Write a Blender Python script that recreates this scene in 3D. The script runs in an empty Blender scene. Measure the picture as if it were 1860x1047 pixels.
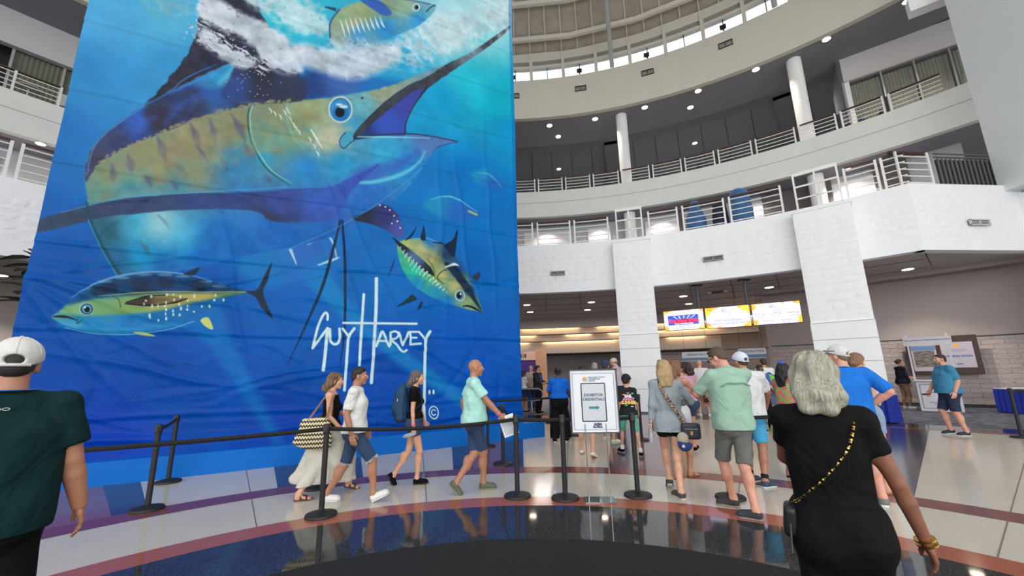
import bpy, bmesh, math, random
import numpy as np
from mathutils import Vector, Matrix
random.seed(7); rng = np.random.default_rng(7)
C = bpy.context.scene.collection
sc = bpy.context.scene
PI = math.pi
# ---------------------------------------------------------------- camera, sky, lights, exposure
FPX, PITCH, ROLL, EYE = 737.0, .205, -.022, 1.6
CAM = np.array([0., -.72, EYE])
_F = np.array([0, math.cos(PITCH), math.sin(PITCH)]); _U0 = np.array([0, -math.sin(PITCH), math.cos(PITCH)]); _R0 = np.array([1., 0, 0])
_R = math.cos(ROLL)*_R0 + math.sin(ROLL)*_U0; _U = -math.sin(ROLL)*_R0 + math.cos(ROLL)*_U0
def ray(x, y): return (x-930)/FPX*_R - (y-523.5)/FPX*_U + _F
def g(x, y, z=0.):
    r = ray(x, y); return CAM + r*(z-CAM[2])/r[2]
def onR(x, y, Rr):
    r = ray(x, y); d = r[:2]; o = CAM[:2]; a = d@d; b = 2*o@d; c = o@o-Rr*Rr
    return CAM + r*(-b+math.sqrt(b*b-4*a*c))/(2*a)
def pr(P):
    d = np.asarray(P)-CAM; w = d@_F
    return 930+FPX*(d@_R)/w, 523.5-FPX*(d@_U)/w
cd = bpy.data.cameras.new('camera'); cam = bpy.data.objects.new('camera', cd); C.objects.link(cam)
cd.sensor_width = 36; cd.lens = FPX*36/1860; cd.clip_end = 300; cd.clip_start = .05
M = Matrix.Identity(4)
for i in range(3):
    M[i][0] = _R[i]; M[i][1] = _U[i]; M[i][2] = -_F[i]; M[i][3] = CAM[i]
cam.matrix_world = M; sc.camera = cam
vs = sc.view_settings; vs.view_transform = 'Standard'; vs.look = 'None'; vs.gamma = 1; vs.use_curve_mapping = False
vs.exposure = 0.3
sc.cycles.use_denoising = True; sc.cycles.max_bounces = 6; sc.cycles.diffuse_bounces = 4; sc.cycles.glossy_bounces = 3
sc.cycles.sample_clamp_indirect = 6
W = bpy.data.worlds.new('sky'); sc.world = W; W.use_nodes = True
nt = W.node_tree; bg = nt.nodes['Background']
tc = nt.nodes.new('ShaderNodeTexCoord'); sp = nt.nodes.new('ShaderNodeSeparateXYZ'); cr = nt.nodes.new('ShaderNodeValToRGB')
nt.links.new(tc.outputs['Generated'], sp.inputs[0]); nt.links.new(sp.outputs['Z'], cr.inputs[0]); nt.links.new(cr.outputs[0], bg.inputs[0])
e = cr.color_ramp.elements; e[0].position = 0; e[0].color = (1., .97, .9, 1); e[1].position = .95; e[1].color = (.5, .7, 1, 1)
x_ = e.new(.68); x_.color = (.95, .97, 1, 1)
bg.inputs[1].default_value = 1.5
def area(name, loc, rot, sx, sy, power, col=(1, 1, 1)):
    l = bpy.data.lights.new(name, 'AREA'); l.shape = 'RECTANGLE'; l.size = sx; l.size_y = sy; l.energy = power; l.color = col
    o = bpy.data.objects.new(name, l); C.objects.link(o); o.location = loc; o.rotation_euler = rot; return o
# the glass front of the hall behind the photographer and the clerestory
area('facade_daylight', (4, -16, 8), (math.radians(82), 0, 0), 30, 12, 2600, (.93, .97, 1))
area('clerestory_daylight', (-2, -2, 20.5), (0, 0, 0), 22, 22, 1300, (.97, .98, 1))
def spot(name, loc, power, col=(1, .88, .74), ang=110, r=.08):
    l = bpy.data.lights.new(name, 'SPOT'); l.energy = power; l.color = col; l.spot_size = math.radians(ang); l.spot_blend = .6; l.shadow_soft_size = r
    o = bpy.data.objects.new(name, l); C.objects.link(o); o.location = loc; return o
# ---------------------------------------------------------------- materials
def lin(c): return tuple((v/255/12.92 if v/255 <= .04045 else ((v/255+.055)/1.055)**2.4) for v in c[:3])
_mats = {}
def mat(name, col, rough=.6, metal=0., var=0., vscale=30., bump=0., bscale=60., emit=None, estr=0., col2=None, spec=.5, coords='Object', stretch=None, trans=0., contrast=.18):
    if name in _mats: return _mats[name]
    m = bpy.data.materials.new(name); m.use_nodes = True; n = m.node_tree; b = n.nodes['Principled BSDF']; L = n.links
    c = (*lin(col), 1); b.inputs['Base Color'].default_value = c; b.inputs['Roughness'].default_value = rough; b.inputs['Metallic'].default_value = metal
    b.inputs['Specular IOR Level'].default_value = spec
    if trans: b.inputs['Transmission Weight'].default_value = trans
    if emit: b.inputs['Emission Color'].default_value = (*lin(emit), 1); b.inputs['Emission Strength'].default_value = estr
    if var or bump or col2:
        t = n.nodes.new('ShaderNodeTexCoord'); src = t.outputs[coords]
        if stretch:
            mp = n.nodes.new('ShaderNodeMapping'); mp.inputs['Scale'].default_value = stretch; L.new(src, mp.inputs[0]); src = mp.outputs[0]
        nz = n.nodes.new('ShaderNodeTexNoise'); nz.inputs['Scale'].default_value = vscale; nz.inputs['Detail'].default_value = 4; L.new(src, nz.inputs['Vector'])
        if var or col2:
            r = n.nodes.new('ShaderNodeValToRGB'); L.new(nz.outputs[0], r.inputs[0]); E = r.color_ramp.elements
            E[0].position = .5-contrast; E[1].position = .5+contrast
            if col2: E[0].color = c; E[1].color = (*lin(col2), 1)
            else:
                E[0].color = (*[max(0, v*(1-var)) for v in c[:3]], 1); E[1].color = (*[min(1, v*(1+var)) for v in c[:3]], 1)
            L.new(r.outputs[0], b.inputs['Base Color'])
        if bump:
            n2 = n.nodes.new('ShaderNodeTexNoise'); n2.inputs['Scale'].default_value = bscale; n2.inputs['Detail'].default_value = 3; L.new(src, n2.inputs['Vector'])
            bp = n.nodes.new('ShaderNodeBump'); bp.inputs['Strength'].default_value = bump; bp.inputs['Distance'].default_value = .01
            L.new(n2.outputs[0], bp.inputs['Height']); L.new(bp.outputs[0], b.inputs['Normal'])
    if name.startswith('cloth_'):
        n3 = n.nodes.new('ShaderNodeTexNoise'); n3.inputs['Scale'].default_value = 4; n3.inputs['Detail'].default_value = 3; n3.inputs['Distortion'].default_value = .9; L.new(t.outputs['Object'], n3.inputs['Vector'])
        b3 = n.nodes.new('ShaderNodeBump'); b3.inputs['Strength'].default_value = .85; b3.inputs['Distance'].default_value = .06; L.new(n3.outputs[0], b3.inputs['Height']); L.new(bp.outputs[0], b3.inputs['Normal']); L.new(b3.outputs[0], b.inputs['Normal'])
    _mats[name] = m; return m
# ---------------------------------------------------------------- object helpers
def tag(o, label=None, cat=None, group=None, kind=None):
    if label: o['label'] = label
    if cat: o['category'] = cat
    if group: o['group'] = group
    if kind: o['kind'] = kind
    return o
def empty(name, loc=(0, 0, 0), rz=0, label=None, cat=None, group=None, kind=None):
    o = bpy.data.objects.new(name, None); C.objects.link(o); o.location = loc; o.rotation_euler.z = rz; o.empty_display_size = .2
    return tag(o, label, cat, group, kind)
def obj(name, me, m=None, parent=None, **k):
    o = bpy.data.objects.new(name, me); C.objects.link(o)
    if m is not None:
        if not me.materials: me.materials.append(m)
    if parent: o.parent = parent
    return tag(o, **k)
def mesh(name, V, Fc, m=None, smooth=False):
    me = bpy.data.meshes.new(name); me.from_pydata([tuple(map(float, v)) for v in V], [], [tuple(map(int, f)) for f in Fc]); me.update()
    if smooth: me.polygons.foreach_set('use_smooth', [True]*len(me.polygons))
    if m: me.materials.append(m)
    return me
class MB:
    """collects simple solids into one mesh"""
    def __init__(s): s.V = []; s.F = []; s.sm = []
    def add(s, V, Fc, smooth=False):
        n = len(s.V); s.V += [tuple(v) for v in V]; s.F += [tuple(i+n for i in f) for f in Fc]; s.sm += [smooth]*len(Fc); return s
    def box(s, c, d, ax=None):
        c = np.array(c, float); A = np.eye(3) if ax is None else np.array(ax, float)
        V = [c+sx*d[0]/2*A[0]+sy*d[1]/2*A[1]+sz*d[2]/2*A[2] for sx in (-1, 1) for sy in (-1, 1) for sz in (-1, 1)]
        return s.add(V, [(0, 1, 3, 2), (4, 6, 7, 5), (0, 4, 5, 1), (2, 3, 7, 6), (0, 2, 6, 4), (1, 5, 7, 3)])
    def tube(s, pts, r, n=8, cap=True, flat=1.):
        pts = [np.array(p, float) for p in pts]; R_ = r if hasattr(r, '__len__') else [r]*len(pts); V = []; Fc = []
        prev = None
        for i, p in enumerate(pts):
            t = pts[min(i+1, len(pts)-1)]-pts[max(i-1, 0)]; t = t/(np.linalg.norm(t)+1e-9)
            if prev is None:
                a = np.array([0, 0, 1.]) if abs(t[2]) < .9 else np.array([1., 0, 0]); u = np.cross(t, a)
            else: u = prev-t*(prev@t)
            u /= np.linalg.norm(u)+1e-9; prev = u; v = np.cross(t, u)
            for k in range(n):
                A = 2*PI*k/n; V.append(p+R_[i]*(math.cos(A)*u+flat*math.sin(A)*v))
        for i in range(len(pts)-1):
            for k in range(n):
                a = i*n+k; b = i*n+(k+1) % n; Fc.append((a, b, b+n, a+n))
        if cap: Fc.append(tuple(range(n))[::-1]); Fc.append(tuple(range((len(pts)-1)*n, len(pts)*n)))
        return s.add(V, Fc, n > 6)
    def lathe(s, prof, n=24, c=(0, 0, 0)):
        V = [(c[0]+r*math.cos(2*PI*k/n), c[1]+r*math.sin(2*PI*k/n), c[2]+z) for r, z in prof for k in range(n)]; Fc = []
        for i in range(len(prof)-1):
            for k in range(n):
                a = i*n+k; b = i*n+(k+1) % n; Fc.append((a, b, b+n, a+n))
        Fc.append(tuple(range(n))[::-1]); Fc.append(tuple(range((len(prof)-1)*n, len(prof)*n)))
        return s.add(V, Fc, True)
    def ring(s, r0, r1, z0, z1, a0, a1, n=48):
        """arc wall, azimuth degrees clockwise from +Y"""
        V = []; Fc = []
        for i in range(n+1):
            a = math.radians(a0+(a1-a0)*i/n); sx, cy = math.sin(a), math.cos(a)
            V += [(r0*sx, r0*cy, z0), (r1*sx, r1*cy, z0), (r1*sx, r1*cy, z1), (r0*sx, r0*cy, z1)]
        for i in range(n):
            for k in range(4):
                a = i*4+k; b = i*4+(k+1) % 4; Fc.append((a, b, b+4, a+4))
        Fc += [(3, 2, 1, 0), tuple(n*4+k for k in range(4))]
        return s.add(V, Fc)
    def annulus(s, r0, r1, z, a0=0, a1=360, n=96):
        V = []; Fc = []
        for i in range(n+1):
            a = math.radians(a0+(a1-a0)*i/n); V += [(r0*math.sin(a), r0*math.cos(a), z), (r1*math.sin(a), r1*math.cos(a), z)]
        for i in range(n): Fc.append((2*i, 2*i+2, 2*i+3, 2*i+1)[::-1])
        return s.add(V, Fc)
    def quad(s, a, b, c, d): return s.add([a, b, c, d], [(0, 1, 2, 3)])
    def build(s, name, m=None, parent=None, bevel=0, **k):
        me = mesh(name, s.V, s.F, m); me.polygons.foreach_set('use_smooth', s.sm)
        bm = bmesh.new(); bm.from_mesh(me); bmesh.ops.recalc_face_normals(bm, faces=bm.faces)
        if bevel: bmesh.ops.bevel(bm, geom=bm.edges[:], offset=bevel, segments=2, affect='EDGES', profile=.6)
        bm.to_mesh(me); bm.free()
        if any(s.sm):
            try: me.set_sharp_from_angle(angle=math.radians(40))
            except Exception: pass
        return obj(name, me, None, parent, **k)
def az(a, r, z=0.): a = math.radians(a); return np.array([r*math.sin(a), r*math.cos(a), z])
def ax_az(a):
    """local frame facing the centre at azimuth a: x = tangential (to the right), y = outward, z = up"""
    a = math.radians(a); return np.array([[math.cos(a), -math.sin(a), 0], [math.sin(a), math.cos(a), 0], [0, 0, 1]])
def frame_obj(o, origin, right, up):
    r = Vector(right).normalized(); u = Vector(up).normalized(); n = r.cross(u)
    m = Matrix.Identity(4)
    for i in range(3): m[i][0] = r[i]; m[i][1] = u[i]; m[i][2] = n[i]; m[i][3] = origin[i]
    o.matrix_world = m
def text_mesh(s, size, extr=.0005, align='CENTER', sx=1., bold=0.):
    cu = bpy.data.curves.new('t', 'FONT'); cu.body = s; cu.size = size; cu.extrude = extr; cu.align_x = align; cu.align_y = 'CENTER'; cu.resolution_u = 2; cu.offset = bold
    o = bpy.data.objects.new('t', cu); C.objects.link(o); dg = bpy.context.evaluated_depsgraph_get(); me = bpy.data.meshes.new_from_object(o.evaluated_get(dg))
    bpy.data.objects.remove(o); bpy.data.curves.remove(cu)
    if sx != 1.:
        for v in me.vertices: v.co.x *= sx
    return me
def text(parent, s, size, x, y, m, z=.002, align='CENTER', sx=1., bold=0., name='lettering'):
    me = text_mesh(s, size, align=align, sx=sx, bold=bold); me.materials.clear(); me.materials.append(m)
    o = obj(name, me, None, parent); o.location = (x, y, z); return o
def flat(name, pts, m, parent, z=.002, th=.001):
    """thin flat print polygon in the parent's xy plane"""
    n = len(pts); V = [(x, y, z-th) for x, y in pts]+[(x, y, z) for x, y in pts]
    F_ = [tuple(range(n, 2*n)), tuple(range(n))[::-1]]+[(i, (i+1) % n, n+(i+1) % n, n+i) for i in range(n)]
    return obj(name, mesh(name, V, F_, m), None, parent)
# ---------------------------------------------------------------- implicit surfaces for people and soft things
A3 = lambda *v: np.array(v, float)
def nrm(v): v = np.asarray(v, float); return v/(np.linalg.norm(v)+1e-9)
def cap(a, b, r1, r2=None, flat=None, end=None, k=None):
    """tapered capsule; flat=(axis vector, factor) squeezes it along the axis; end='flat' cuts its far end square"""
    a = A3(*a); b = A3(*b); r2 = r1 if r2 is None else r2; R_ = max(r1, r2)
    ab = b-a; L = np.linalg.norm(ab)+1e-9; u = ab/L
    def f(P):
        q = P-a; t = q@u; tc_ = np.clip(t/L, 0, 1)[..., None]; v = q-tc_*ab; r = r1+(r2-r1)*tc_[..., 0]
        if flat is not None:
            ax, fc = flat; s = v@ax; v = v+ax*(s*(1/fc-1))[..., None]; d = (np.sqrt((v*v).sum(-1))-r)*fc
        else: d = np.sqrt((v*v).sum(-1))-r
        if end: d = np.maximum(d, t-L)
        return d
    return (f, np.minimum(a, b)-R_, np.maximum(a, b)+R_, k)
def ell(c, r, rot=None, k=None):
    c = A3(*c); r = A3(*r); R_ = max(r); mn = min(r)
    def f(P):
        q = P-c
        if rot is not None: q = q@rot
        k0 = np.sqrt(((q/r)**2).sum(-1)); k1 = np.sqrt(((q/(r*r))**2).sum(-1))+1e-6
        return k0*(k0-1)/k1
    return (f, c-R_, c+R_, k)
def loft(pts, w, d, side=(1, 0, 0), k=None, p=2.3):
    pts = [A3(*q) for q in pts]; side = nrm(side); mx = max(max(w), max(d))
    def f(P):
        best = None
        for i in range(len(pts)-1):
            a, b = pts[i], pts[i+1]; ab = b-a; L = np.linalg.norm(ab); u = ab/L; s_ = nrm(side-u*(side@u)); fr = np.cross(u, s_)
            q = P-a; t = q@u/L; tc_ = np.clip(t, 0, 1); W_ = w[i]+(w[i+1]-w[i])*tc_; D_ = d[i]+(d[i+1]-d[i])*tc_
            x = np.abs(q@s_)/W_; y = np.abs(q@fr)/D_; ez = np.abs(t-tc_)*L
            e2 = (x**p+y**p)**(1/p); m = np.minimum(W_, D_); r = (e2-1)*m
            inner = np.where(ez > 0, np.sqrt((e2*m)**2+ez**2)-m, r)
            best = inner if best is None else np.minimum(best, inner)
        return best
    P_ = np.array(pts); return (f, P_.min(0)-mx*1.05, P_.max(0)+mx*1.05, k)
def surfnet(F, o, h):
    nx, ny, nz = F.shape; S = F < 0
    acc = np.zeros((nx-1, ny-1, nz-1, 3), np.float32); cnt = np.zeros((nx-1, ny-1, nz-1), np.float32); edges = []
    for ax in range(3):
        sl0 = [slice(None)]*3; sl1 = [slice(None)]*3; sl0[ax] = slice(0, -1); sl1[ax] = slice(1, None)
        cr_ = np.argwhere(S[tuple(sl0)] != S[tuple(sl1)])
        o1, o2 = [a for a in range(3) if a != ax]
        ok = (cr_[:, o1] > 0) & (cr_[:, o1] < F.shape[o1]-1) & (cr_[:, o2] > 0) & (cr_[:, o2] < F.shape[o2]-1); cr_ = cr_[ok]
        if not len(cr_): continue
        n1 = cr_.copy(); n1[:, ax] += 1
        f0 = F[tuple(cr_.T)]; f1 = F[tuple(n1.T)]; t = f0/(f0-f1); pos = cr_.astype(np.float32); pos[:, ax] += t
        cells = []
        for d1 in (-1, 0):
            for d2 in (-1, 0):
                cc = cr_.copy(); cc[:, o1] += d1; cc[:, o2] += d2; cells.append(cc)
                for j in range(3): np.add.at(acc[..., j], tuple(cc.T), pos[:, j])
                np.add.at(cnt, tuple(cc.T), 1)
        edges.append((ax, cells, f0 < 0))
    idx = -np.ones(cnt.shape, np.int64); act = np.argwhere(cnt > 0); idx[tuple(act.T)] = np.arange(len(act))
    V = acc[tuple(act.T)]/cnt[tuple(act.T)][:, None]*h+o; Q = []
    for ax, cells, ins in edges:
        q = np.stack([idx[tuple(cells[i].T)] for i in (0, 1, 3, 2)], 1)   # (-,-),(-,0),(0,0),(0,-)
        flip = ins if ax == 1 else ~ins
        q[flip] = q[flip][:, ::-1]; Q.append(q[:, ::-1])
    return V, np.concatenate(Q) if Q else np.zeros((0, 4), int)
def sdf(prims, h, k=.03, cuts=(), subs=(), noise=None):
    lo = np.min([p[1] for p in prims], 0)-2.5*h-.012; hi = np.max([p[2] for p in prims], 0)+2.5*h+.012
    n = np.ceil((hi-lo)/h).astype(int)+1
    F = np.full(n, .25, np.float32); xs = [lo[i]+h*np.arange(n[i]) for i in range(3)]
    def sub(blo, bhi, mg):
        i0 = np.clip(np.floor((blo-mg-lo)/h).astype(int), 0, n-1); i1 = np.clip(np.ceil((bhi+mg-lo)/h).astype(int)+1, 1, n)
        sl = tuple(slice(a, b) for a, b in zip(i0, i1)); G = np.stack(np.meshgrid(*[xs[i][sl[i]] for i in range(3)], indexing='ij'), -1); return sl, G
    for f, a, b, kk in prims:
        kk = k if kk is None else kk
        sl, G = sub(a, b, max(kk, 2*h)); d = f(G); A_ = F[sl]
        if kk > 0:
            hh = np.clip(.5+.5*(A_-d)/kk, 0, 1); F[sl] = A_+(d-A_)*hh-kk*hh*(1-hh)
        else: F[sl] = np.minimum(A_, d)
    for f, a, b, kk in subs:
        sl, G = sub(a, b, 2*h); kk = kk or .008; d = -f(G); A_ = F[sl]; hh = np.clip(.5-.5*(A_-d)/kk, 0, 1); F[sl] = A_+(d-A_)*hh+kk*hh*(1-hh)
    if cuts or noise is not None:
        G = np.stack(np.meshgrid(*xs, indexing='ij'), -1)
        if noise is not None: F = F+noise(G)
        for c, nn in cuts: F = np.maximum(F, (G-A3(*c))@nrm(nn))
    return surfnet(F.astype(np.float32), lo, h)
def mk(name, VQ, m, parent, smooth=True):
    """one mesh from one or several (V, Q) surfaces"""
    if isinstance(VQ, tuple): VQ = [VQ]
    Vs = []; Qs = []; n = 0
    for V, Q in VQ: Vs.append(V); Qs.append(Q+n); n += len(V)
    V = np.concatenate(Vs).astype(np.float32); Q = np.concatenate(Qs).astype(np.int32)
    me = bpy.data.meshes.new(name); me.vertices.add(len(V)); me.vertices.foreach_set('co', V.ravel())
    me.loops.add(len(Q)*4); me.loops.foreach_set('vertex_index', Q.ravel()); me.polygons.add(len(Q))
    me.polygons.foreach_set('loop_start', np.arange(0, len(Q)*4, 4, dtype=np.int32)); me.polygons.foreach_set('loop_total', np.full(len(Q), 4, np.int32))
    me.update(calc_edges=True); me.validate(); me.polygons.foreach_set('use_smooth', np.full(len(me.polygons), smooth))
    if m: me.materials.append(m)
    return obj(name, me, None, parent)
def wrinkle(seed, amp=.004, fr=(19, 6)):
    amp *= 1.1
    r = np.random.default_rng(seed); D = r.normal(size=(5, 3))*np.array([fr[0], fr[0], fr[1]*1.6]); ph = r.uniform(0, 6.28, 5)
    return lambda G: amp*sum(np.sin(G@D[i]+ph[i]+1.3*np.sin(G@D[(i+2) % 5]*.6)) for i in range(5))/2.2
def strands(cx=0., cy=0., amp=.004, n=26):
    def f(G):
        th = np.arctan2(G[..., 0]-cx, G[..., 1]-cy); return amp*np.sin(n*th+2.5*np.sin(9*G[..., 2]+3*th))+amp*.6*np.sin(2.3*n*th+4*G[..., 2])
    return f
# ---------------------------------------------------------------- people
SKIN = {'light': (214, 160, 132), 'tan': (188, 136, 108), 'warm': (170, 118, 92), 'dark': (92, 60, 46), 'pink': (206, 148, 126)}
def rotz(a): c, s = math.cos(a), math.sin(a); return np.array([[c, -s, 0], [s, c, 0], [0, 0, 1.]])
def rotx(a): c, s = math.cos(a), math.sin(a); return np.array([[1., 0, 0], [0, c, -s], [0, s, c]])
def roty(a): c, s = math.cos(a), math.sin(a); return np.array([[c, 0, s], [0, 1., 0], [-s, 0, c]])
def ik(a, b, l1, l2, pole):
    """middle joint of a two-bone limb from a to b, bending towards pole; b is pulled in when out of reach"""
    d = b-a; L = np.linalg.norm(d); u = d/L
    if L > (l1+l2)*.998: L = (l1+l2)*.998; b = a+u*L
    x = (l1*l1-l2*l2+L*L)/(2*L); y = math.sqrt(max(l1*l1-x*x, 0)); p = nrm(np.asarray(pole)-u*(np.asarray(pole)@u)); return a+u*x+p*y, b
def hand_prims(w, d, palm, thumb, S, curl):
    """w wrist, d finger direction, palm the way the palm faces, thumb the side the thumb is on"""
    d = nrm(d); palm = nrm(palm-d*(palm@d)); th = nrm(thumb-d*(thumb@d)-palm*(thumb@palm)); P_ = []
    c = w+d*.045*S; P_.append(cap(w+d*.0, c, .024*S, .026*S, (palm, .75))); 
    P_.append(cap(c-th*.018*S, c+d*.04*S-th*.02*S, .024*S, .020*S, (palm, .62))); P_.append(cap(c+th*.016*S, c+d*.042*S+th*.018*S, .024*S, .020*S, (palm, .62)))
    for i, (off, L_) in enumerate(((.031, .068), (.011, .078), (-.010, .073), (-.030, .056))):
        b = c+d*.047*S+th*off*S; a = curl*(.75+.12*i)
        d1 = d*math.cos(a)+palm*math.sin(a)+th*(off*1.2); d2 = d*math.cos(a*2)+palm*math.sin(a*2); d3 = d*math.cos(a*2.7)+palm*math.sin(a*2.7)
        p1 = b+d1*L_*.45*S; p2 = p1+d2*L_*.32*S; p3 = p2+d3*L_*.25*S; r = (.0098-.0007*i)*S
        P_ += [cap(b, p1, r, r*.95), cap(p1, p2, r*.95, r*.88), cap(p2, p3, r*.88, r*.76)]
    tb = w+d*.022*S+th*.022*S; t1 = tb+(d*.55+th*.62+palm*.35)*.042*S; t2 = t1+(d*.85+th*.25+palm*.4)*.032*S; t3 = t2+(d*.9+palm*.3)*.024*S
    P_ += [cap(tb, t1, .015*S, .012*S), cap(t1, t2, .012*S, .0105*S), cap(t2, t3, .0105*S, .0085*S)]
    return P_
def head_to(R_, c, s):
    def w(p): return c+R_@(A3(*p)*s)
    return w
class Fig: pass
def person(pos, yaw, H=1.75, sex='m', skin='light', g_=1., belly=0., feet=None, lean=(0, 0), hands=None, head=(0, 0, 0), hair=('short', (60, 42, 30)), top=None, shf=1., bottom=None,
           shoes=None, hat=None, h=.011, hh=.007, face=True, label='', group=None, hfine=True, poles=((0, -1, -.3), (0, -1, -.3)), curl=(.35, .35), seed=1, name='person', sh=None, bodylow=True, glasses=None, drop=0.):
    """one figure in its own frame: x to its right, y forwards, z up; yaw = azimuth it faces (0 away from the camera, 90 to the right)"""
    root = empty(name, (pos[0], pos[1], 0), -math.radians(yaw), label, 'person', group)
    s = H/1.75; F_ = Fig(); F_.root = root; F_.s = s; fem = sex == 'f'; child = sex == 'c'
    sk = mat('skin_'+skin, SKIN[skin], rough=.5, var=.08, vscale=18, bump=.08, bscale=150)
    hs = s if not child else s*1.16
    hipw = .088*s; shw = shf*(.158 if fem else .182)*s*(1+.18*(g_-1)); 
    if child: shw = .155*s
    l1, l2 = .425*s, .415*s
    # feet: (x, y, heading degrees, pitch degrees (+ heel up, - toe up), lift)
    feet = feet or ((-.11, 0, -8, 0, 0), (.11, 0, 8, 0, 0))
    fl = []; 
    for ft_ in feet:
        fx, fy, hd, pt, lf = (tuple(ft_)+(0,))[:5]
        Rf = rotz(-math.radians(hd)); a = math.radians(pt); Rp = rotx(-a); piv = A3(0, .075 if pt > 0 else -.09, 0)*s
        tf = (lambda Rf, Rp, piv, o: (lambda p: o+Rf@(piv+Rp@(A3(*p)*s-piv))))(Rf, Rp, piv, A3(fx, fy, lf))
        fl.append(tf)
    ank = [t((0, -.045, .085)) for t in fl]
    pel = A3(np.mean([a[0] for a in ank]), np.mean([a[1] for a in ank])+.02*s, .93*s-drop)
    if sh is not None: pel[0] += sh[0]; pel[1] += sh[1]
    for _ in range(60):
        if all(np.linalg.norm(pel+A3(sx*hipw, 0, 0)-a) < (l1+l2)*.995 for sx, a in zip((-1, 1), ank)): break
        pel[2] -= .006
    hip = [pel+A3(-hipw, 0, 0), pel+A3(hipw, 0, 0)]
    knee = []
    for i in (0, 1):
        kf = fl[i]((0, 1, 0))-fl[i]((0, 0, 0)); k_, _a = ik(hip[i], ank[i], l1, l2, (kf[0]*.6, 1, .1)); knee.append(k_)
    lx, ly = lean; up = nrm((lx, ly, 1)); up2 = nrm((lx*1.25, ly*1.35, 1))
    waist = pel+A3(0, 0, .14*s)*1.0+up*0.0; waist = pel+nrm((lx*.4, ly*.4, 1))*.15*s
    chest = waist+up*.2*s; neck = chest+up2*.215*s+A3(0, -.01*s, 0)
    sho = [neck-up2*.055*s+A3(-shw, 0, 0), neck-up2*.055*s+A3(shw, 0, 0)]
    hy, hp, hr = [math.radians(v) for v in head]
    Rh = rotz(-hy)@rotx(-hp)@roty(hr); hb = neck+up2*.035*s+A3(0, .012*s, 0); hc = hb+Rh@(A3(0, .022, .125)*hs)
    hd_ = head_to(Rh, hc, hs)
    F_.hd = hd_; F_.Rh = Rh; F_.hc = hc; F_.hs = hs
    gw = 1+(g_-1)*.9; b0 = belly
    pw = (.172 if fem else .155)*s*gw; ww = (.128 if fem else .142)*s*gw+b0*.3; cw = (.142 if fem else .165)*s*gw; swd = (.135 if fem else .16)*s*(1+.3*(g_-1))
    pd, wd, cdp = (.118 if fem else .108)*s*gw, (.092 if fem else .1)*s*gw+b0*.5, (.105 if fem else .118)*s*(1+.6*(g_-1))
    if child: pw, ww, cw, swd, pd, wd, cdp = .125*s, .12*s, .13*s, .12*s, .095*s, .09*s, .1*s
    # arms
    hands = hands or ((-.23, .06, .86), (.23, .06, .86))
    ua, fa = .285*s, .25*s; el = []; wr = []
    for i, sx in ((0, -1), (1, 1)):
        tgt = A3(hands[i][0]*s, hands[i][1]*s, hands[i][2]*s)+A3(pel[0], pel[1], 0); pole = A3(*poles[i]); e_, w_ = ik(sho[i], tgt, ua, fa, pole); el.append(e_); wr.append(w_)
    F_.__dict__.update(pel=pel, waist=waist, chest=chest, neck=neck, sho=sho, el=el, wr=wr, hip=hip, knee=knee, ank=ank, fl=fl, ww=ww, cw=cw, pw=pw, cdp=cdp, wd=wd, pd=pd, up=up)
    ar = (.038 if fem else .047)*s*(1+.5*(g_-1)); 
    if child: ar = .036*s
    lr = (.08 if fem else .08)*s*(1+.6*(g_-1)); 
    if child: lr = .064*s
    bo = b0*.55; F_.bun = [(hip[i]+A3(0, -.045*s*(1.25 if fem else 1), 0), A3(.09*s*gw, .085*s*gw, .1*s)) for i in (0, 1)]; F_.fem = fem
    spine = [pel-A3(0, 0, .02*s), waist+A3(0, bo*.6, 0), chest+A3(0, bo*.3, 0), neck-up2*.06*s, neck+up2*.01*s]
    SW = [pw, ww, cw, swd, .055*s]; SD = [pd, wd, cdp, .085*s, .05*s]
    body = [loft(spine, SW, SD)]
    body += [cap(sho[0], sho[1], .055*s*(1+.25*(g_-1)))]
    F_.prb = []
    if fem: body += [ell(chest+A3(sx*.062*s, cdp*.78, -.01), (.055*s, .05*s, .055*s), k=.03) for sx in (-1, 1)]
    for i in (0, 1):
        body += [cap(sho[i], el[i], ar*1.12, ar*.85), cap(el[i], el[i]*.68+wr[i]*.32, ar*.84, ar*.86, k=.008), cap(el[i]*.68+wr[i]*.32, wr[i], ar*.86, ar*.58, k=.008)]
        body += [cap(hip[i], knee[i], lr, lr*.68), cap(knee[i], ank[i], lr*.66, lr*.42, k=.014), ell(knee[i]*.68+ank[i]*.32+A3(0, -.012*s, 0), (lr*.66, lr*.72, .1*s), k=.02),
                 ell(hip[i]+A3(0, -.045*s*(1.25 if fem else 1), -.0*s), (.09*s*gw, .085*s*gw, .1*s))]
        t = fl[i]; body += [cap(ank[i], t((0, -.055, .035)), .036*s, .034*s), cap(t((0, -.03, .045)), t((0, .08, .022)), .033*s, .026*s, (A3(0, 0, 1), .7)), cap(t((-.022, .09, .016)), t((.022, .085, .014)), .019*s, .017*s)]
        body += [cap(t((.028-.014*j, .09, .013)), t((.03-.015*j, .125-.008*j, .011)), .010*s, .009*s, k=.006) for j in range(5)]
    parts = [sdf(body, h, .035)]
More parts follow.
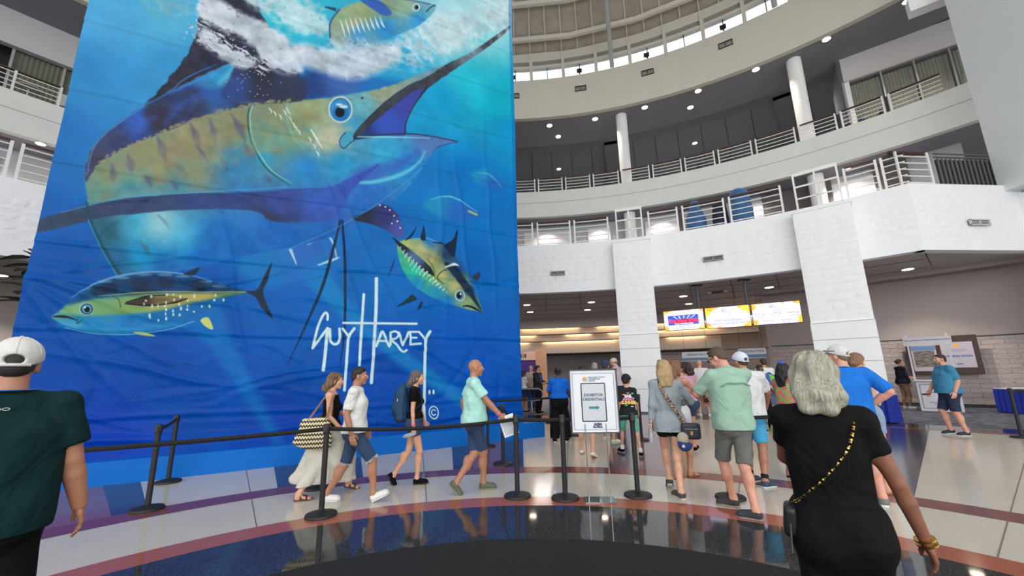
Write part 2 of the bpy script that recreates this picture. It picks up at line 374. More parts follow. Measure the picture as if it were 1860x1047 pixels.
    # head
    w = hd_; HP = [ell(w((0, -.012, .022)), A3(.074, .094, .09)*hs, Rh), ell(w((0, .032, -.04)), A3(.056, .062, .07)*hs, Rh), ell(w((0, .066, -.1)), A3(.024, .02, .018)*hs, Rh),
        cap(w((0, .092, .012)), w((0, .106, -.027)), .008*hs, .0135*hs, k=.014), cap(w((-.03, .08, .026)), w((.03, .08, .026)), .013*hs), ell(w((.034, .06, -.03)), A3(.026, .026, .028)*hs, Rh), ell(w((-.034, .06, -.03)), A3(.026, .026, .028)*hs, Rh),
        ell(w((0, .088, -.057)), A3(.021, .011, .006)*hs, Rh, k=.004), ell(w((0, .086, -.069)), A3(.018, .011, .006)*hs, Rh, k=.004),
        ell(w((-.077, -.006, -.018)), A3(.009, .02, .033)*hs, Rh@rotz(.3), k=.008), ell(w((.077, -.006, -.018)), A3(.009, .02, .033)*hs, Rh@rotz(-.3), k=.008),
        cap(w((0, -.02, -.05)), neck-up2*.03*s, (.05 if not fem else .043)*hs*(1+.4*(g_-1)), (.06 if not fem else .05)*s*(1+.4*(g_-1)), k=.03)]
    if belly > .06: HP.append(ell(w((0, .03, -.095)), A3(.055, .055, .03)*hs, Rh))
    parts.append(sdf(HP, hh, .018, subs=[ell(w((sx*.031, .094, .002)), A3(.017, .012, .011)*hs, Rh) for sx in (-1, 1)]))
    for i, sx in ((0, -1), (1, 1)):
        fd = nrm(wr[i]-el[i]); 
        inw = A3(-sx, 0, 0); palm = inw if abs(fd[2]) > .5 else (A3(0, 0, -1)*.6+inw*.7 if hands[i][2] < 1.05 else inw*.8+A3(0, -.3, .3)); th = A3(0, 1, 0) if abs(fd[2]) > .5 else A3(0, 0, 1)+inw*.2
        parts.append(sdf(hand_prims(wr[i]-fd*.01, nrm(fd+A3(0, 0, -.1)), palm, th, s*(1. if not fem else .9), curl[i]), min(hh, .006) if hfine else .008, .007))
        F_.__dict__.setdefault('hand', []).append(wr[i]+fd*.085*s)
    ob = mk('body', parts, sk, root); F_.body = ob
    # eyes, brows, lips
    if face:
        for sx in (-1, 1):
            e_ = mk('eye', sdf([ell(w((sx*.030, .0805, .002)), A3(.013, .0105, .0085)*hs, Rh)], .004, 0), mat('eye_white', (225, 220, 214), .3), root)
            mk('pupil', sdf([ell(w((sx*.030, .0895, .002)), A3(.006, .0035, .006)*hs, Rh)], .003, 0), mat('eye_dark', (40, 28, 22), .2), e_)
            mk('eyebrow', sdf([cap(w((sx*.016, .095, .024)), w((sx*.045, .084, .027)), .0042*hs)], .003, 0), mat('hair_brow', (62, 44, 34), .8), root)
        mk('lips', sdf([ell(w((0, .0935, -.063)), A3(.020, .007, .0075)*hs, Rh)], .0035, 0), mat('lips', (168, 92, 84), .5), root)
    if hair: make_hair(F_, hair, hh)
    if hat: make_hat(F_, hat, hh)
    if glasses: make_glasses(F_, glasses)
    if bottom: make_bottom(F_, bottom, h, seed, lr, pw, ww, pd, wd, s)
    if top: make_top(F_, top, h, seed, ar, SW, SD, spine, s)
    if shoes: make_shoes(F_, shoes, max(.006, h*.75), s)
    return F_
def hairmat(col, col2=None):
    return mat('hair_%d_%d_%d' % tuple(col), tuple(v*.8 for v in col), .6, vscale=22, col2=tuple(min(255, v*1.08) for v in (col2 or col)), stretch=(7, 7, .45), bump=.25, bscale=18, contrast=.26)
def make_hair(F_, hair, hh):
    kind, col = hair[0], hair[1]; w, Rh, hs = F_.hd, F_.Rh, F_.hs; m = hairmat(col, hair[2] if len(hair) > 2 else None); n = nrm(Rh@A3(0, .62, -.78)); s = F_.s
    if kind == 'bald': return
    base = [ell(w((0, -.016, .03)), A3(.082, .1, .09)*hs, Rh), ell(w((0, -.045, -.02)), A3(.073, .068, .075)*hs, Rh)]
    thick = {'short': 0, 'buzz': -.005}.get(kind, .006); cutp = w((0, .0, .012 if kind != 'buzz' else .022))
    if kind in ('short', 'buzz'):
        if kind == 'buzz': base = [ell(w((0, -.014, .026)), A3(.0785, .098, .0895)*hs, Rh), ell(w((0, -.045, -.02)), A3(.07, .065, .07)*hs, Rh)]
        ear = [ell(w((sx*.085, .014, -.028)), A3(.034, .036, .04)*hs, Rh) for sx in (-1, 1)]
        thin = sdf([ell(w((0, -.0125, .0225)), A3(.0765, .0965, .092)*hs, Rh), ell(w((0, -.045, -.02)), A3(.0695, .064, .07)*hs, Rh)], hh, .008, cuts=[(w((0, .0, -.004)), n), (w((0, 0, -.072)), Rh@A3(0, 0, -1))], subs=ear)
        thick_ = sdf([ell(w((0, -.013, .029)), A3(.078, .0965, .088)*hs, Rh), ell(w((0, .042, .082)), A3(.05, .036, .022)*hs, Rh)], hh, .012, cuts=[(w((0, 0, .026)), nrm(Rh@A3(0, .6, -.8)))], noise=lambda G: .0022*np.sin(140*(G[..., 0]-F_.hc[0])+30*np.sin(20*G[..., 2]))+.0018*np.sin(90*(G[..., 1]-F_.hc[1])+60*(G[..., 0]-F_.hc[0])))
        return mk('hair', [thin] if kind == 'buzz' else [thin, thick_], m, F_.root)
    base = [ell(w((0, -.02, .03)), A3(.088, .106, .095)*hs, Rh), ell(w((0, -.05, -.02)), A3(.082, .07, .085)*hs, Rh)]
    noi = strands(F_.hc[0], F_.hc[1], .004, 15)
    if kind == 'bun':
        base.append(ell(w((0, -.12, hair[3] if len(hair) > 3 else .02)), A3(.045, .04, .045)*hs)); return mk('hair', sdf(base, hh, .015, cuts=[(cutp, n)], noise=strands(F_.hc[0], F_.hc[1], .002, 22)), m, F_.root)
    if kind == 'ponytail':
        a = w((0, -.11, .04)); b = a+A3(0, -.07, -.05)*s; c = b+A3(hair[3] if len(hair) > 3 else 0, -.02, -.16)*s; d = c+A3(0, .015, -.1)*s
        hcut = sdf(base, hh, .015, cuts=[(cutp, n)], noise=strands(F_.hc[0], F_.hc[1], .002, 22))
        tail = sdf([cap(a, b, .026*s, .038*s), cap(b, c, .04*s, .045*s), cap(c, d, .042*s, .012*s)], hh, .02, noise=strands(c[0], c[1], .004, 9)); return mk('hair', [hcut, tail], m, F_.root)
    L_ = hair[3] if len(hair) > 3 else .3; wd = hair[4] if len(hair) > 4 else .1    # long: falls L_ below the ears
    c0 = w((0, -.03, .02)); top_ = w((0, -.04, -.02)); bk = F_.neck+A3(0, -.07*s, 0)
    pts = [top_, A3((top_[0]+bk[0])/2, min(top_[1], bk[1])-.01, (top_[2]*.45+bk[2]*.55)), A3(bk[0], bk[1]-.035, top_[2]-L_)]
    base.append(loft(pts, [.083*hs, wd*.95*s, wd*.72*s], [.075*hs, .062*s, .03*s], p=2.2))
    for sx in (-1, 1): base.append(cap(w((sx*.075, -.02, .02)), w((sx*.08, -.015, -.02))-A3(-sx*.005, .03, L_*.42), .028*hs, .022*hs))
    wave = hair[5] if len(hair) > 5 else .004
    def noi2(G):
        z = G[..., 2]; x = G[..., 0]-F_.hc[0]; y = G[..., 1]-F_.hc[1]; th = np.arctan2(x, y)
        return wave*np.sin(14*th+3*np.sin(11*z)+22*x)+wave*.6*np.sin(55*x+7*z+3*np.sin(16*z))
    cut2 = [(w((0, .048, .0)), Rh@A3(0, 1, -.55))]
    return mk('hair', sdf(base, hh, .02, cuts=cut2, noise=noi2), m, F_.root)
def make_hat(F_, hat, hh):
    kind, col = hat[0], hat[1]; w, Rh, hs = F_.hd, F_.Rh, F_.hs; back = hat[2] if len(hat) > 2 else False; col2 = hat[3] if len(hat) > 3 else col
    m = mat('cap_%d_%d_%d' % tuple(col), col, .85, var=.08, vscale=200, bump=.3, bscale=400); Rb = Rh@(rotz(PI) if back else np.eye(3)); c = F_.hc
    def q(p): return c+Rb@(A3(*p)*hs)
    yo = .012 if back else -.012
    crown = sdf([ell(q((0, yo, .032)), A3(.094, .112, .1)*hs, Rb)], hh, .01, cuts=[(q((0, 0, .012)), Rb@A3(0, .33, -1))],
                subs=[ell(q((0, yo-.118, .012)), A3(.042, .05, .026)*hs, Rb, k=.004)], noise=lambda G: .0012*np.cos(6*np.arctan2(G[..., 0]-c[0], G[..., 1]-c[1]))**8)
    o = mk('cap', crown, m, F_.root)
    br = sdf([loft([q((0, .075, .045)), q((0, .15, .035)), q((0, .178, .026))], [.082*hs, .07*hs, .04*hs], [.006*hs]*3, side=Rb@A3(1, 0, 0), p=2.5)], max(.004, hh*.6), 0)
    mk('cap_brim', br, mat('cap_%d_%d_%d' % tuple(col2), col2, .85, var=.08, vscale=200), o)
    st = []
    for k in range(6):
        a = k*PI/3; pts = [q((math.sin(a)*.0945*math.sin(t), yo+math.cos(a)*.1125*math.sin(t), .032+.1005*math.cos(t))) for t in np.linspace(.05, 1.45, 8)]
        st.append(pts)
    b_ = MB(); [b_.tube(p, .0022*hs, 5) for p in st]; b_.build('cap_seam', m, o)
    bt = MB(); bt.lathe([(.001, .008), (.007, .006), (.009, 0)], 10, tuple(q((0, yo, .131)))); bt.build('cap_button', m, o)
    b2 = MB(); b2.tube([q((sx*.055, yo-.106+.02*sx*sx, -.014)) for sx in (-1, -.5, 0, .5, 1)], .008*hs, 6); b2.build('cap_strap', m, o)
def make_glasses(F_, g2):
    w, hs = F_.hd, F_.hs; b = MB(); m = mat('glasses_black', (18, 18, 20), .25)
    if g2 == 'head':     # pushed up on the hair
        for sx in (-1, 1): b.tube([w((sx*.02, .05, .118)), w((sx*.05, .04, .118)), w((sx*.07, .03, .1))], .012*hs, 8, flat=.5); b.tube([w((sx*.07, .03, .1)), w((sx*.088, -.05, .06))], .003*hs, 6)
    else:
        for sx in (-1, 1):
            b.tube([w((sx*.012, .105, .004)), w((sx*.033, .105, .002)), w((sx*.055, .092, .004))], .016*hs, 8, flat=.35); b.tube([w((sx*.058, .088, .01)), w((sx*.08, -.01, .005))], .0032*hs, 6)
        b.tube([w((-.014, .107, .01)), w((.014, .107, .01))], .003*hs, 6)
    b.build('sunglasses', m, F_.root)
def cloth(name, col, **k):
    kk = dict(spec=.2, rough=.85, var=.07, vscale=8, bump=.25, bscale=220); kk.update(k); return mat('cloth_'+name, col, **kk)
def make_bottom(F_, bt, h, seed, lr, pw, ww, pd, wd, s):
    kind, m = bt[0], bt[1]; L_ = bt[2] if len(bt) > 2 else .75; fl = bt[3] if len(bt) > 3 else 1.25; P_ = []; cuts = []; pel, waist = F_.pel, F_.waist
    hem = waist-A3(0, 0, .02*s)
    P_.append(loft([pel-A3(0, 0, .03*s), pel+A3(0, 0, .06*s), waist], [pw+.012, pw+.01, ww+.012], [pd+.02, pd+.018, wd+.012]))
    P_ += [ell(c_, r_+.012) for c_, r_ in F_.bun]
    if kind == 'skirt':
        kn = (F_.knee[0]+F_.knee[1])/2; an = (F_.ank[0]+F_.ank[1])/2; z1 = L_
        dy = abs(F_.ank[0][1]-F_.ank[1][1])/2; b = A3(an[0], an[1]-.02, z1)
        P_.append(loft([pel-A3(0, 0, .02*s), kn*.5+pel*.5, A3(kn[0], (kn[1]+an[1])/2, kn[2]), b], [pw+.02, pw+.04, pw+.06, fl*.55], [pd+.03, pd+.05+dy*.3, pd+.07+dy*.55, pd+.09+dy*.75], p=2.0))
        f0 = wrinkle(seed, .004); N_ = lambda G: f0(G)+.012*np.clip((pel[2]-G[..., 2])*1.3, 0, 1)*np.sin(9*np.arctan2(G[..., 0]-pel[0], G[..., 1]-kn[1])+2*G[..., 2])
        P_ += [cap(F_.knee[i], F_.ank[i]*.9+F_.knee[i]*.1, .085*s, .075*s) for i in (0, 1)]
        return mk('skirt', sdf(P_, h, .03, cuts=[(b+A3(0, 0, .02), (0, 0, -1)), (waist+A3(0, 0, .0), F_.up)], noise=N_), m, F_.root)
    for i in (0, 1):
        hp, kn, an = F_.hip[i], F_.knee[i], F_.ank[i]
        if L_ <= 1:
            e_ = hp+(kn-hp)*L_; P_.append(cap(hp, e_, lr*1.12+.006, (lr*(1-.32*L_)+.006)*fl, end='flat'))
        else:
            t = L_-1; P_ += [cap(hp, kn, lr*1.1+.006, lr*.78*fl), cap(kn, kn+(an-kn)*t+A3(0, 0, -.012*(t > .9)), lr*.78*fl, lr*.6*fl*(1.15 if fl > 1.3 else 1)+.004, end='flat')]
    f0 = wrinkle(seed+3, .0042*(1 if fl > 1.05 else .4))
    o = mk('trousers' if L_ > 1 else 'shorts', sdf(P_, h, .028, cuts=[(waist+A3(0, 0, .01), F_.up)], noise=f0), m, F_.root); F_.bottom = o; return o
def make_top(F_, tp, h, seed, ar, SW, SD, spine, s):
    kind, m = tp[0], tp[1]; slv = tp[2] if len(tp) > 2 else .6; hem = tp[3] if len(tp) > 3 else .0; lo = tp[4] if len(tp) > 4 else .02; up = F_.up
    pel, waist, chest, neck = F_.pel, F_.waist, F_.chest, F_.neck
    bt = pel+A3(0, 0, hem*s); sp_ = [bt, pel+A3(0, 0, .04*s), spine[1], spine[2], spine[3], spine[4]]
    w0 = max(SW[0], SW[1])+lo; d0 = max(SD[0], SD[1])+lo*1.3
    if lo >= .03: Wd = [w0, w0, max(SW[1]+lo, SW[2]*.97+lo*.8), SW[2]+lo*.8, SW[3]+.016, SW[4]+.008]; D_ = [d0+.01, d0+.01, max(SD[1]+lo, SD[2]+lo*.6), SD[2]+lo*.9, SD[3]+.014, SD[4]+.006]
    else: Wd = [SW[0]+lo+.006, SW[0]+lo, SW[1]+lo, SW[2]+lo, SW[3]+.012, SW[4]+.006]; D_ = [SD[0]+lo+.014, SD[0]+lo+.01, SD[1]+lo, SD[2]+lo, SD[3]+.012, SD[4]+.006]
    if hem > .1 and kind != 'tank': sp_ = [bt]+sp_[2:]; Wd = [SW[1]+lo+.004]+Wd[2:]; D_ = [SD[1]+lo+.006]+D_[2:]
    tank = kind == 'tank'
    P_ = [loft(sp_, Wd, D_)]
    if lo >= .03 or hem < 0: P_ += [ell(c_, r_+.012+lo*.35) for c_, r_ in F_.bun]
    if not tank: P_.append(cap(F_.sho[0], F_.sho[1], .055*s+.013))
    if F_.__dict__.get('fem') or (not tank and SW[1] < .135*s) or tank: P_ += [ell(chest+A3(sx*.06*s, SD[2]*.78, -.01), (.062*s, .06*s, .06*s)) for sx in (-1, 1)]
    fl = .02 if lo >= .03 else .01
    cuts = [(bt, A3(0, -.0, -1))]
    for i in (0, 1):
        if tank:
            continue
        a, b = F_.sho[i], F_.el[i]
        if slv <= 1: P_.append(cap(a, a+(b-a)*slv, ar*1.18+.012, ar*(1.05)+fl, end='flat'))
        else: P_ += [cap(a, b, ar*1.15+.012, ar*.95+.014), cap(b, b+(F_.wr[i]-b)*(slv-1), ar*.95+.014, ar*.75+.012, end='flat')]
    if not tank: nsub = [cap(neck+up*(.0 if kind == 'collar' else -.004)*s+A3(0, .012*s, 0), neck+up*.12*s+A3(0, .03*s, 0), .061*s*(SW[4]/(.055*s)), .09*s)]
    if tank:
        cuts.append((neck-up*(.1 if kind == 'tank' else .05)*s, up)) if tp[5:6] == ('low',) else cuts.append((neck-up*.045*s, up))
    N_ = wrinkle(seed, .0045 if lo >= .03 else .0022)
    subs = [] if tank else nsub
    if tank:
        for i, sx in ((0, -1), (1, 1)): subs.append(ell(F_.sho[i]+A3(sx*.035*s, .0, -.03*s), (.06*s, .16*s, .1*s)))
    o = mk('shirt' if not tank else 'tank_top', sdf(P_, h, .022, cuts=cuts, noise=N_, subs=subs), m, F_.root); F_.top = o
    if tank:
        b = MB()
        for sx in (-1, 1):
            x0 = sx*.075*s; b.tube([chest+A3(x0*1.1, SD[2]*.9, .06*s), neck+A3(x0, .02, -.018*s), neck+A3(x0, -.04, -.03*s), chest+A3(x0, -SD[2]*.95, .08*s)], .011*s, 6)
        b.build('shoulder_strap', m, o)
    if kind == 'collar':
        c = neck+A3(0, -.002, .018*s); r0 = .066*s*(SW[4]/(.055*s))
        pts = [c+A3(math.sin(t)*r0, -math.cos(t)*r0*.95+.012, -.012*(1-math.cos(t))*1.2) for t in np.linspace(-2.5, 2.5, 17)]
        b = MB()
        for j in range(16):
            pass
        b.tube(pts, .02*s, 8, flat=.45); b.build('collar', m, o)
    return o
def make_shoes(F_, shs, h, s):
    kind, m = shs[0], shs[1]; ms = shs[2] if len(shs) > 2 else m; sock = shs[3] if len(shs) > 3 else None
    for i in (0, 1):
        t = F_.fl[i]; z_ = nrm(t((0, 0, 1))-t((0, 0, 0))); sd = nrm(t((1, 0, 0))-t((0, 0, 0))); fw = nrm(t((0, 1, 0))-t((0, 0, 0)))
        sole = sdf([loft([t((0, -.088, .009)), t((0, .0, .009)), t((0, .09, .009)), t((0, .128, .012))], [.034*s, .036*s, .046*s, .03*s], [.0135*s]*4, side=sd, p=4)], h*.8, 0,
                   cuts=[(t((0, 0, .0)), -z_), (t((0, 0, .024)), z_)])
        if kind == 'sandal':
            o = mk('sandal', sole, ms, F_.root)
            b = MB()
            for y0, y1, zz in ((.07, .06, .045), (.0, -.02, .075)):
                b.tube([t((-.045, y0, .015)), t((-.03, y1, zz*.85)), t((0, y1, zz)), t((.03, y1, zz*.85)), t((.045, y0, .015))], .011*s, 6)
            b.tube([t((0, .075, .05)), t((0, -.02, .08))], .009*s, 6); b.build('sandal_strap', m, o); continue
        if kind == 'flipflop':
            o = mk('flip_flop', sole, ms, F_.root); b = MB(); b.tube([t((-.04, .0, .03)), t((-.005, .075, .04)), t((.04, .0, .03))], .007*s, 6); b.build('thong_strap', m, o); continue
        up_ = [cap(t((0, -.05, .05)), t((0, .08, .036)), .046*s, .041*s), cap(t((-.013, .095, .034)), t((.013, .095, .034)), .04*s, .04*s, (z_, .8)), cap(t((0, -.055, .045)), t((0, -.048, .082)), .042*s, .042*s)]
        if kind == 'high': up_.append(cap(t((0, -.05, .06)), t((0, -.047, .1)), .04*s, .04*s))
        cz = .082 if kind == 'slip' else .095
        o = mk('shoe', sdf(up_, h, .02, cuts=[(t((0, 0, .018)), -z_), (t((0, -.05, cz)), nrm(z_-fw*.25))], subs=[cap(t((0, -.045, .07)), t((0, -.045, .13)), .031*s, .033*s)]), m, F_.root)
        mk('sole', sole, ms, o)
        if kind != 'slip':
            b = MB()
            for q_ in range(4): y = .015+.02*q_; zz = .079-.011*q_; b.tube([t((-.022, y, zz-.006)), t((0, y+.004, zz+.003)), t((.022, y, zz-.006))], .0035*s, 5)
            b.build('laces', ms if kind != 'dark' else m, o)
        if sock: mk('sock', sdf([cap(t((0, -.048, .06)), F_.ank[i]+(F_.knee[i]-F_.ank[i])*.2, .042*s, .046*s, end='flat')], h, 0), sock, F_.root)
# ---------------------------------------------------------------- setting
white = mat('white_paint', (240, 241, 242), .7, var=.02, vscale=2, bump=.05, bscale=60)
drumw = mat('drum_paint', (214, 211, 200), .75, var=.02, vscale=1.5)
greyceil = mat('ceiling_grey', (120, 114, 112), .9, var=.04, vscale=1)
darkceil = mat('upper_ceiling_grey', (136, 138, 146), .9, var=.04, vscale=1)
darkwall = mat('slate_wall', (138, 148, 156), .9, var=.05, vscale=.6)
rail_m = mat('rail_white', (228, 228, 224), .4); wood_m = mat('handrail_wood', (66, 34, 24), .4, var=.2, vscale=30); darkm = mat('dark_metal', (44, 46, 50), .5, metal=.3)
stone_m = mat('split_stone', (240, 241, 241), .8, var=.03, vscale=6, bump=.6, bscale=22)
def terrazzo(name, base, chips, rough, cs=260., spec=.5):
    if name in _mats: return _mats[name]
    m = bpy.data.materials.new(name); m.use_nodes = True; n = m.node_tree; b = n.nodes['Principled BSDF']; L = n.links; b.inputs['Roughness'].default_value = rough; b.inputs['Specular IOR Level'].default_value = spec
    t = n.nodes.new('ShaderNodeTexCoord'); v = n.nodes.new('ShaderNodeTexVoronoi'); v.inputs['Scale'].default_value = cs; L.new(t.outputs['Object'], v.inputs['Vector'])
    r = n.nodes.new('ShaderNodeValToRGB'); L.new(v.outputs['Color'], r.inputs[0]); E = r.color_ramp.elements; E[0].color = (*lin(base), 1); E[0].position = .35; E[1].color = (*lin(chips), 1); E[1].position = .95
    nz = n.nodes.new('ShaderNodeTexNoise'); nz.inputs['Scale'].default_value = .7; nz.inputs['Detail'].default_value = 6; L.new(t.outputs['Object'], nz.inputs['Vector'])
    mx = n.nodes.new('ShaderNodeMix'); mx.data_type = 'RGBA'; mx.blend_type = 'MULTIPLY'; mx.inputs[0].default_value = .35; r2 = n.nodes.new('ShaderNodeValToRGB'); r2.color_ramp.elements[0].color = (.75, .75, .75, 1); r2.color_ramp.elements[0].position = .3; r2.color_ramp.elements[1].position = .7
    L.new(nz.outputs[0], r2.inputs[0]); L.new(r.outputs[0], mx.inputs[6]); L.new(r2.outputs[0], mx.inputs[7]); L.new(mx.outputs[2], b.inputs['Base Color'])
    _mats[name] = m; return m
cream = terrazzo('terrazzo_cream', (196, 188, 172), (222, 216, 204), .14, spec=.36); red = terrazzo('terrazzo_red', (158, 88, 66), (172, 108, 90), .14, spec=.3); maroon = terrazzo('terrazzo_maroon', (112, 62, 62), (140, 88, 86), .14, spec=.36)
navy = terrazzo('terrazzo_navy', (50, 56, 74), (80, 86, 102), .14, spec=.36); granite = terrazzo('terrazzo_black', (26, 27, 30), (92, 94, 96), .05, 230., .5); mauve = terrazzo('terrazzo_mauve', (122, 84, 92), (142, 108, 112), .14, spec=.36)
matm = mat('rubber_mat', (17, 17, 18), .9, var=.5, vscale=260, bump=.5, bscale=300)
carpet = mat('patterned_carpet', (58, 62, 80), .95, vscale=2.2, col2=(112, 112, 122), stretch=(1, 4, 1), bump=.3, bscale=200, contrast=.06)
floor = MB().annulus(0, 15.3, 0, n=160).add([(-60, -60, -.02), (60, -60, -.02), (60, 60, -.02), (-60, 60, -.02)], [(0, 1, 2, 3)]).build('floor', cream, kind='structure')
b = MB(); b.lathe([(3.66, .0005), (3.66, .006), (3.63, .009)], 120); b.build('entry_mat', matm, floor, label='round black rubber mat inlaid at the centre of the rotunda floor')
MB().annulus(3.66, 4.68, .0015, n=160).build('granite_ring', granite, floor)
MB().annulus(4.68, 5.04, .002, n=160).build('red_ring', red, floor)
MB().annulus(6.32, 6.74, .002, n=160).build('maroon_ring', maroon, floor)
MB().annulus(14.05, 14.3, .002, n=160).build('far_red_ring', red, floor); MB().annulus(14.3, 15.25, .002, n=160).build('far_granite_ring', granite, floor)
MB().annulus(15.25, 45, .004, n=160).build('carpet', carpet, floor)
for k in range(-4, 5):
    c_ = -4+22.5*k
    MB().annulus(6.74, 14.05, .0012, c_-5.1, c_-2.3, 6).build('navy_wedge', navy, floor); MB().annulus(6.74, 14.05, .0012, c_+2.3, c_+5.1, 6).build('navy_wedge', navy, floor)
    MB().annulus(6.74, 14.05, .0012, c_-2.3, c_+2.3, 6).build('mauve_wedge', mauve, floor)
jm = mat('joint_strip', (120, 108, 92), .4, metal=.2)
def ring_strip(r, a0, a1): MB().annulus(r-.005, r+.005, .0025, a0, a1, 40).build('joint_strip', jm, floor)
for a in (-79.5, -57, -34.5, -13.2, 7.5, 30, 52.5, 75):
    for r0, r1 in ((5.04, 6.32), (6.74, 14.05)):
        p0, p1 = az(a, r0), az(a, r1); b = MB(); b.quad(*[q+off for q, off in zip((p0, p1, p1, p0), (ax_az(a)[0]*-.005, ax_az(a)[0]*-.005, ax_az(a)[0]*.005, ax_az(a)[0]*.005))]); o = b.build('joint_strip', jm, floor); o.location.z = .003
    ring_strip(9.2, a+2, a+9); ring_strip(11.6, a+2, a+9)
# --- level two: balcony parapet in split stone
def struct(b, name, m, parent=None, **k): return b.build(name, m, parent, kind=None if parent else 'structure', **k)
par2 = MB().ring(16.9, 17.25, 5.0, 7.2, -75, 48.3, 120)
w2 = struct(par2, 'wall_balcony_lower', white)
p0 = az(48.3, 16.9); p1 = np.array([16.6, 11.62, 0.]); dd = nrm(p1-p0); nn_ = A3(-dd[1], dd[0], 0); L_ = np.linalg.norm(p1-p0)
b = MB().box((p0+p1)/2+nn_*.175+A3(0, 0, 6.1), (L_, .35, 2.2), (dd, nn_, (0, 0, 1))); b.build('straight_parapet', white, w2)
f2 = struct(MB().ring(17.25, 27, 6.9, 7.15, -75, 48.3, 90), 'floor_level_2', greyceil)
def prism(pts, z0, z1):
    n = len(pts); return MB().add([(x, y, z0) for x, y in pts]+[(x, y, z1) for x, y in pts], [tuple(range(n))[::-1], tuple(range(n, 2*n))]+[(i, (i+1) % n, n+(i+1) % n, n+i) for i in range(n)])
_q = [(12.75, 11.4), (22, 12.35), (32, 13.4), (24.5, 21.8), (20.2, 17.95)]
prism(_q, 6.9, 7.15).build('corner_slab', greyceil, f2)
lobc = struct(MB().ring(16.92, 33, 5.02, 5.12, -80, 48.3, 90), 'ceiling_lobby', mat('lobby_ceiling', (184, 176, 172), .95, var=.05, vscale=.8))
prism(_q, 5.02, 5.12).build('corner_ceiling', _mats['lobby_ceiling'], lobc)
def stone_mesh(w, h, seed):
    r = np.random.default_rng(seed); nx, nz = 4, 3; V = []; Fc = []
    for j in range(nz+1):
        for i in range(nx+1):
            e = (i in (0, nx)) or (j in (0, nz)); V.append(((i/nx-.5)*w, -(r.uniform(.0, .004) if e else r.uniform(.007, .019)), (j/nz-.5)*h))
    for j in range(nz):
        for i in range(nx): a = j*(nx+1)+i; Fc.append((a, a+1, a+nx+2, a+nx+1))
    n0 = len(V); V += [(-w/2, .02, -h/2), (w/2, .02, -h/2), (w/2, .02, h/2), (-w/2, .02, h/2)]
    Fc += [tuple(range(nx, -1, -1))+(n0, n0+1), tuple(range(nz*(nx+1), (nz+1)*(nx+1)))+(n0+2, n0+3)]
    Fc += [tuple(j*(nx+1) for j in range(nz+1))+(n0+3, n0), tuple(nx+j*(nx+1) for j in range(nz, -1, -1))+(n0+1, n0+2)]
    me = mesh('stone', V, Fc, stone_m); bm = bmesh.new(); bm.from_mesh(me); bmesh.ops.recalc_face_normals(bm, faces=bm.faces); bm.to_mesh(me); bm.free(); return me
widths = (.34, .46, .6, .78)
SM = {(i, hh_, v): stone_mesh(widths[i]-.012, hh_-.012, i*10+v+int(hh_*100)) for i in range(4) for hh_ in (.2, .3) for v in range(3)}
def lay(total, r):
    out = []; x = 0
    while x < total-.2:
        i = int(r.integers(0, 4)); w_ = widths[i]
        if x+w_ > total:
            c_ = [k for k in range(4) if x+widths[k] <= total+.06]
            if not c_: break
            i = c_[-1]; w_ = widths[i]
        out.append((x+w_/2, i)); x += w_
    sc_ = total/x if x else 1
    return [(p*sc_, i, sc_) for p, i in out]
r = np.random.default_rng(3)
z = 5.42
for hh_ in (.3, .2, .3, .2, .3):
    for a0, a1 in ((0.2, 15.1), (20.9, 37.8), (43.6, 48.2), (-59.5, -51)):
        tot = math.radians(a1-a0)*16.9
        for p, i, s_ in lay(tot, r):
            a = a0+math.degrees(p/16.9); o = obj('stone', SM[(i, hh_, int(r.integers(0, 3)))], None, w2); o.location = az(a, 16.9, z+hh_/2); o.rotation_euler.z = -math.radians(a); o.scale.x = s_
    for p, i, s_ in lay(L_-.9, r):
        o = obj('stone', SM[(i, hh_, int(r.integers(0, 3)))], None, w2); q = p0+dd*(p+.06)+A3(0, 0, z+hh_/2); o.location = q; o.rotation_euler.z = math.atan2(dd[1], dd[0]); o.scale.x = s_
    z += hh_
# --- stone piers
def pier(a, w_, n):
    A = ax_az(a); rc = 16.4; b = MB(); b.box(az(a, rc+.55, 4.95), (w_, 1.1, 3.95), A); p = b.build('wall_pier_%d' % n, white, kind='structure')
    b = MB().box(az(a, rc+.5, 1.5), (w_+.03, 1.12, 3.0), A); b.build('pier_base', white, p)
    for zz in (.85, 1.72, 2.42, 2.98): 
        b = MB().box(az(a, rc+.49, zz), (w_+.035, 1.12, .012), A); b.build('panel_joint', mat('joint_grey', (150, 150, 148), .9), p)
    b = MB().box(az(a, rc+.55, 6.93), (w_+.06, 1.16, .05), A); b.build('pier_cap', white, p)
    z = 3.02; r = np.random.default_rng(n*7)
    while z < 6.35:
        hh_ = .3 if r.random() > .4 else .2
        for q, i, s_ in lay(w_, r):
            o = obj('stone', SM[(i, hh_, int(r.integers(0, 3)))], None, p); o.location = az(a, rc, z+hh_/2)+A[0]*(q-w_/2); o.rotation_euler.z = -math.radians(a); o.scale.x = s_
        z += hh_
    # framed lookout on the pier
    t = empty('lookout_frame', az(a, rc+.12, 6.955), -math.radians(a), 'white steel window frame standing on the %s stone pier' % ('left' if n == 1 else 'right'), 'frame')
    fw_ = 1.1 if n == 1 else 1.3; H_ = 1.42
    for nm, c_, d_ in (('top_bar', (0, 0, H_), (fw_, .07, .12)), ('sill', (0, 0, .03), (fw_, .06, .05)), ('upright', (-fw_/2+.03, 0, H_/2), (.06, .06, H_)), ('upright', (fw_/2-.03, 0, H_/2), (.06, .06, H_)), ('mullion', (0, 0, H_/2), (.055, .045, H_)),
                       ('crossbar', (0, 0, .95), (fw_, .045, .06)), ('crossbar', (0, 0, .5), (fw_, .045, .045))): MB().box(c_, d_).build(nm, rail_m, t)
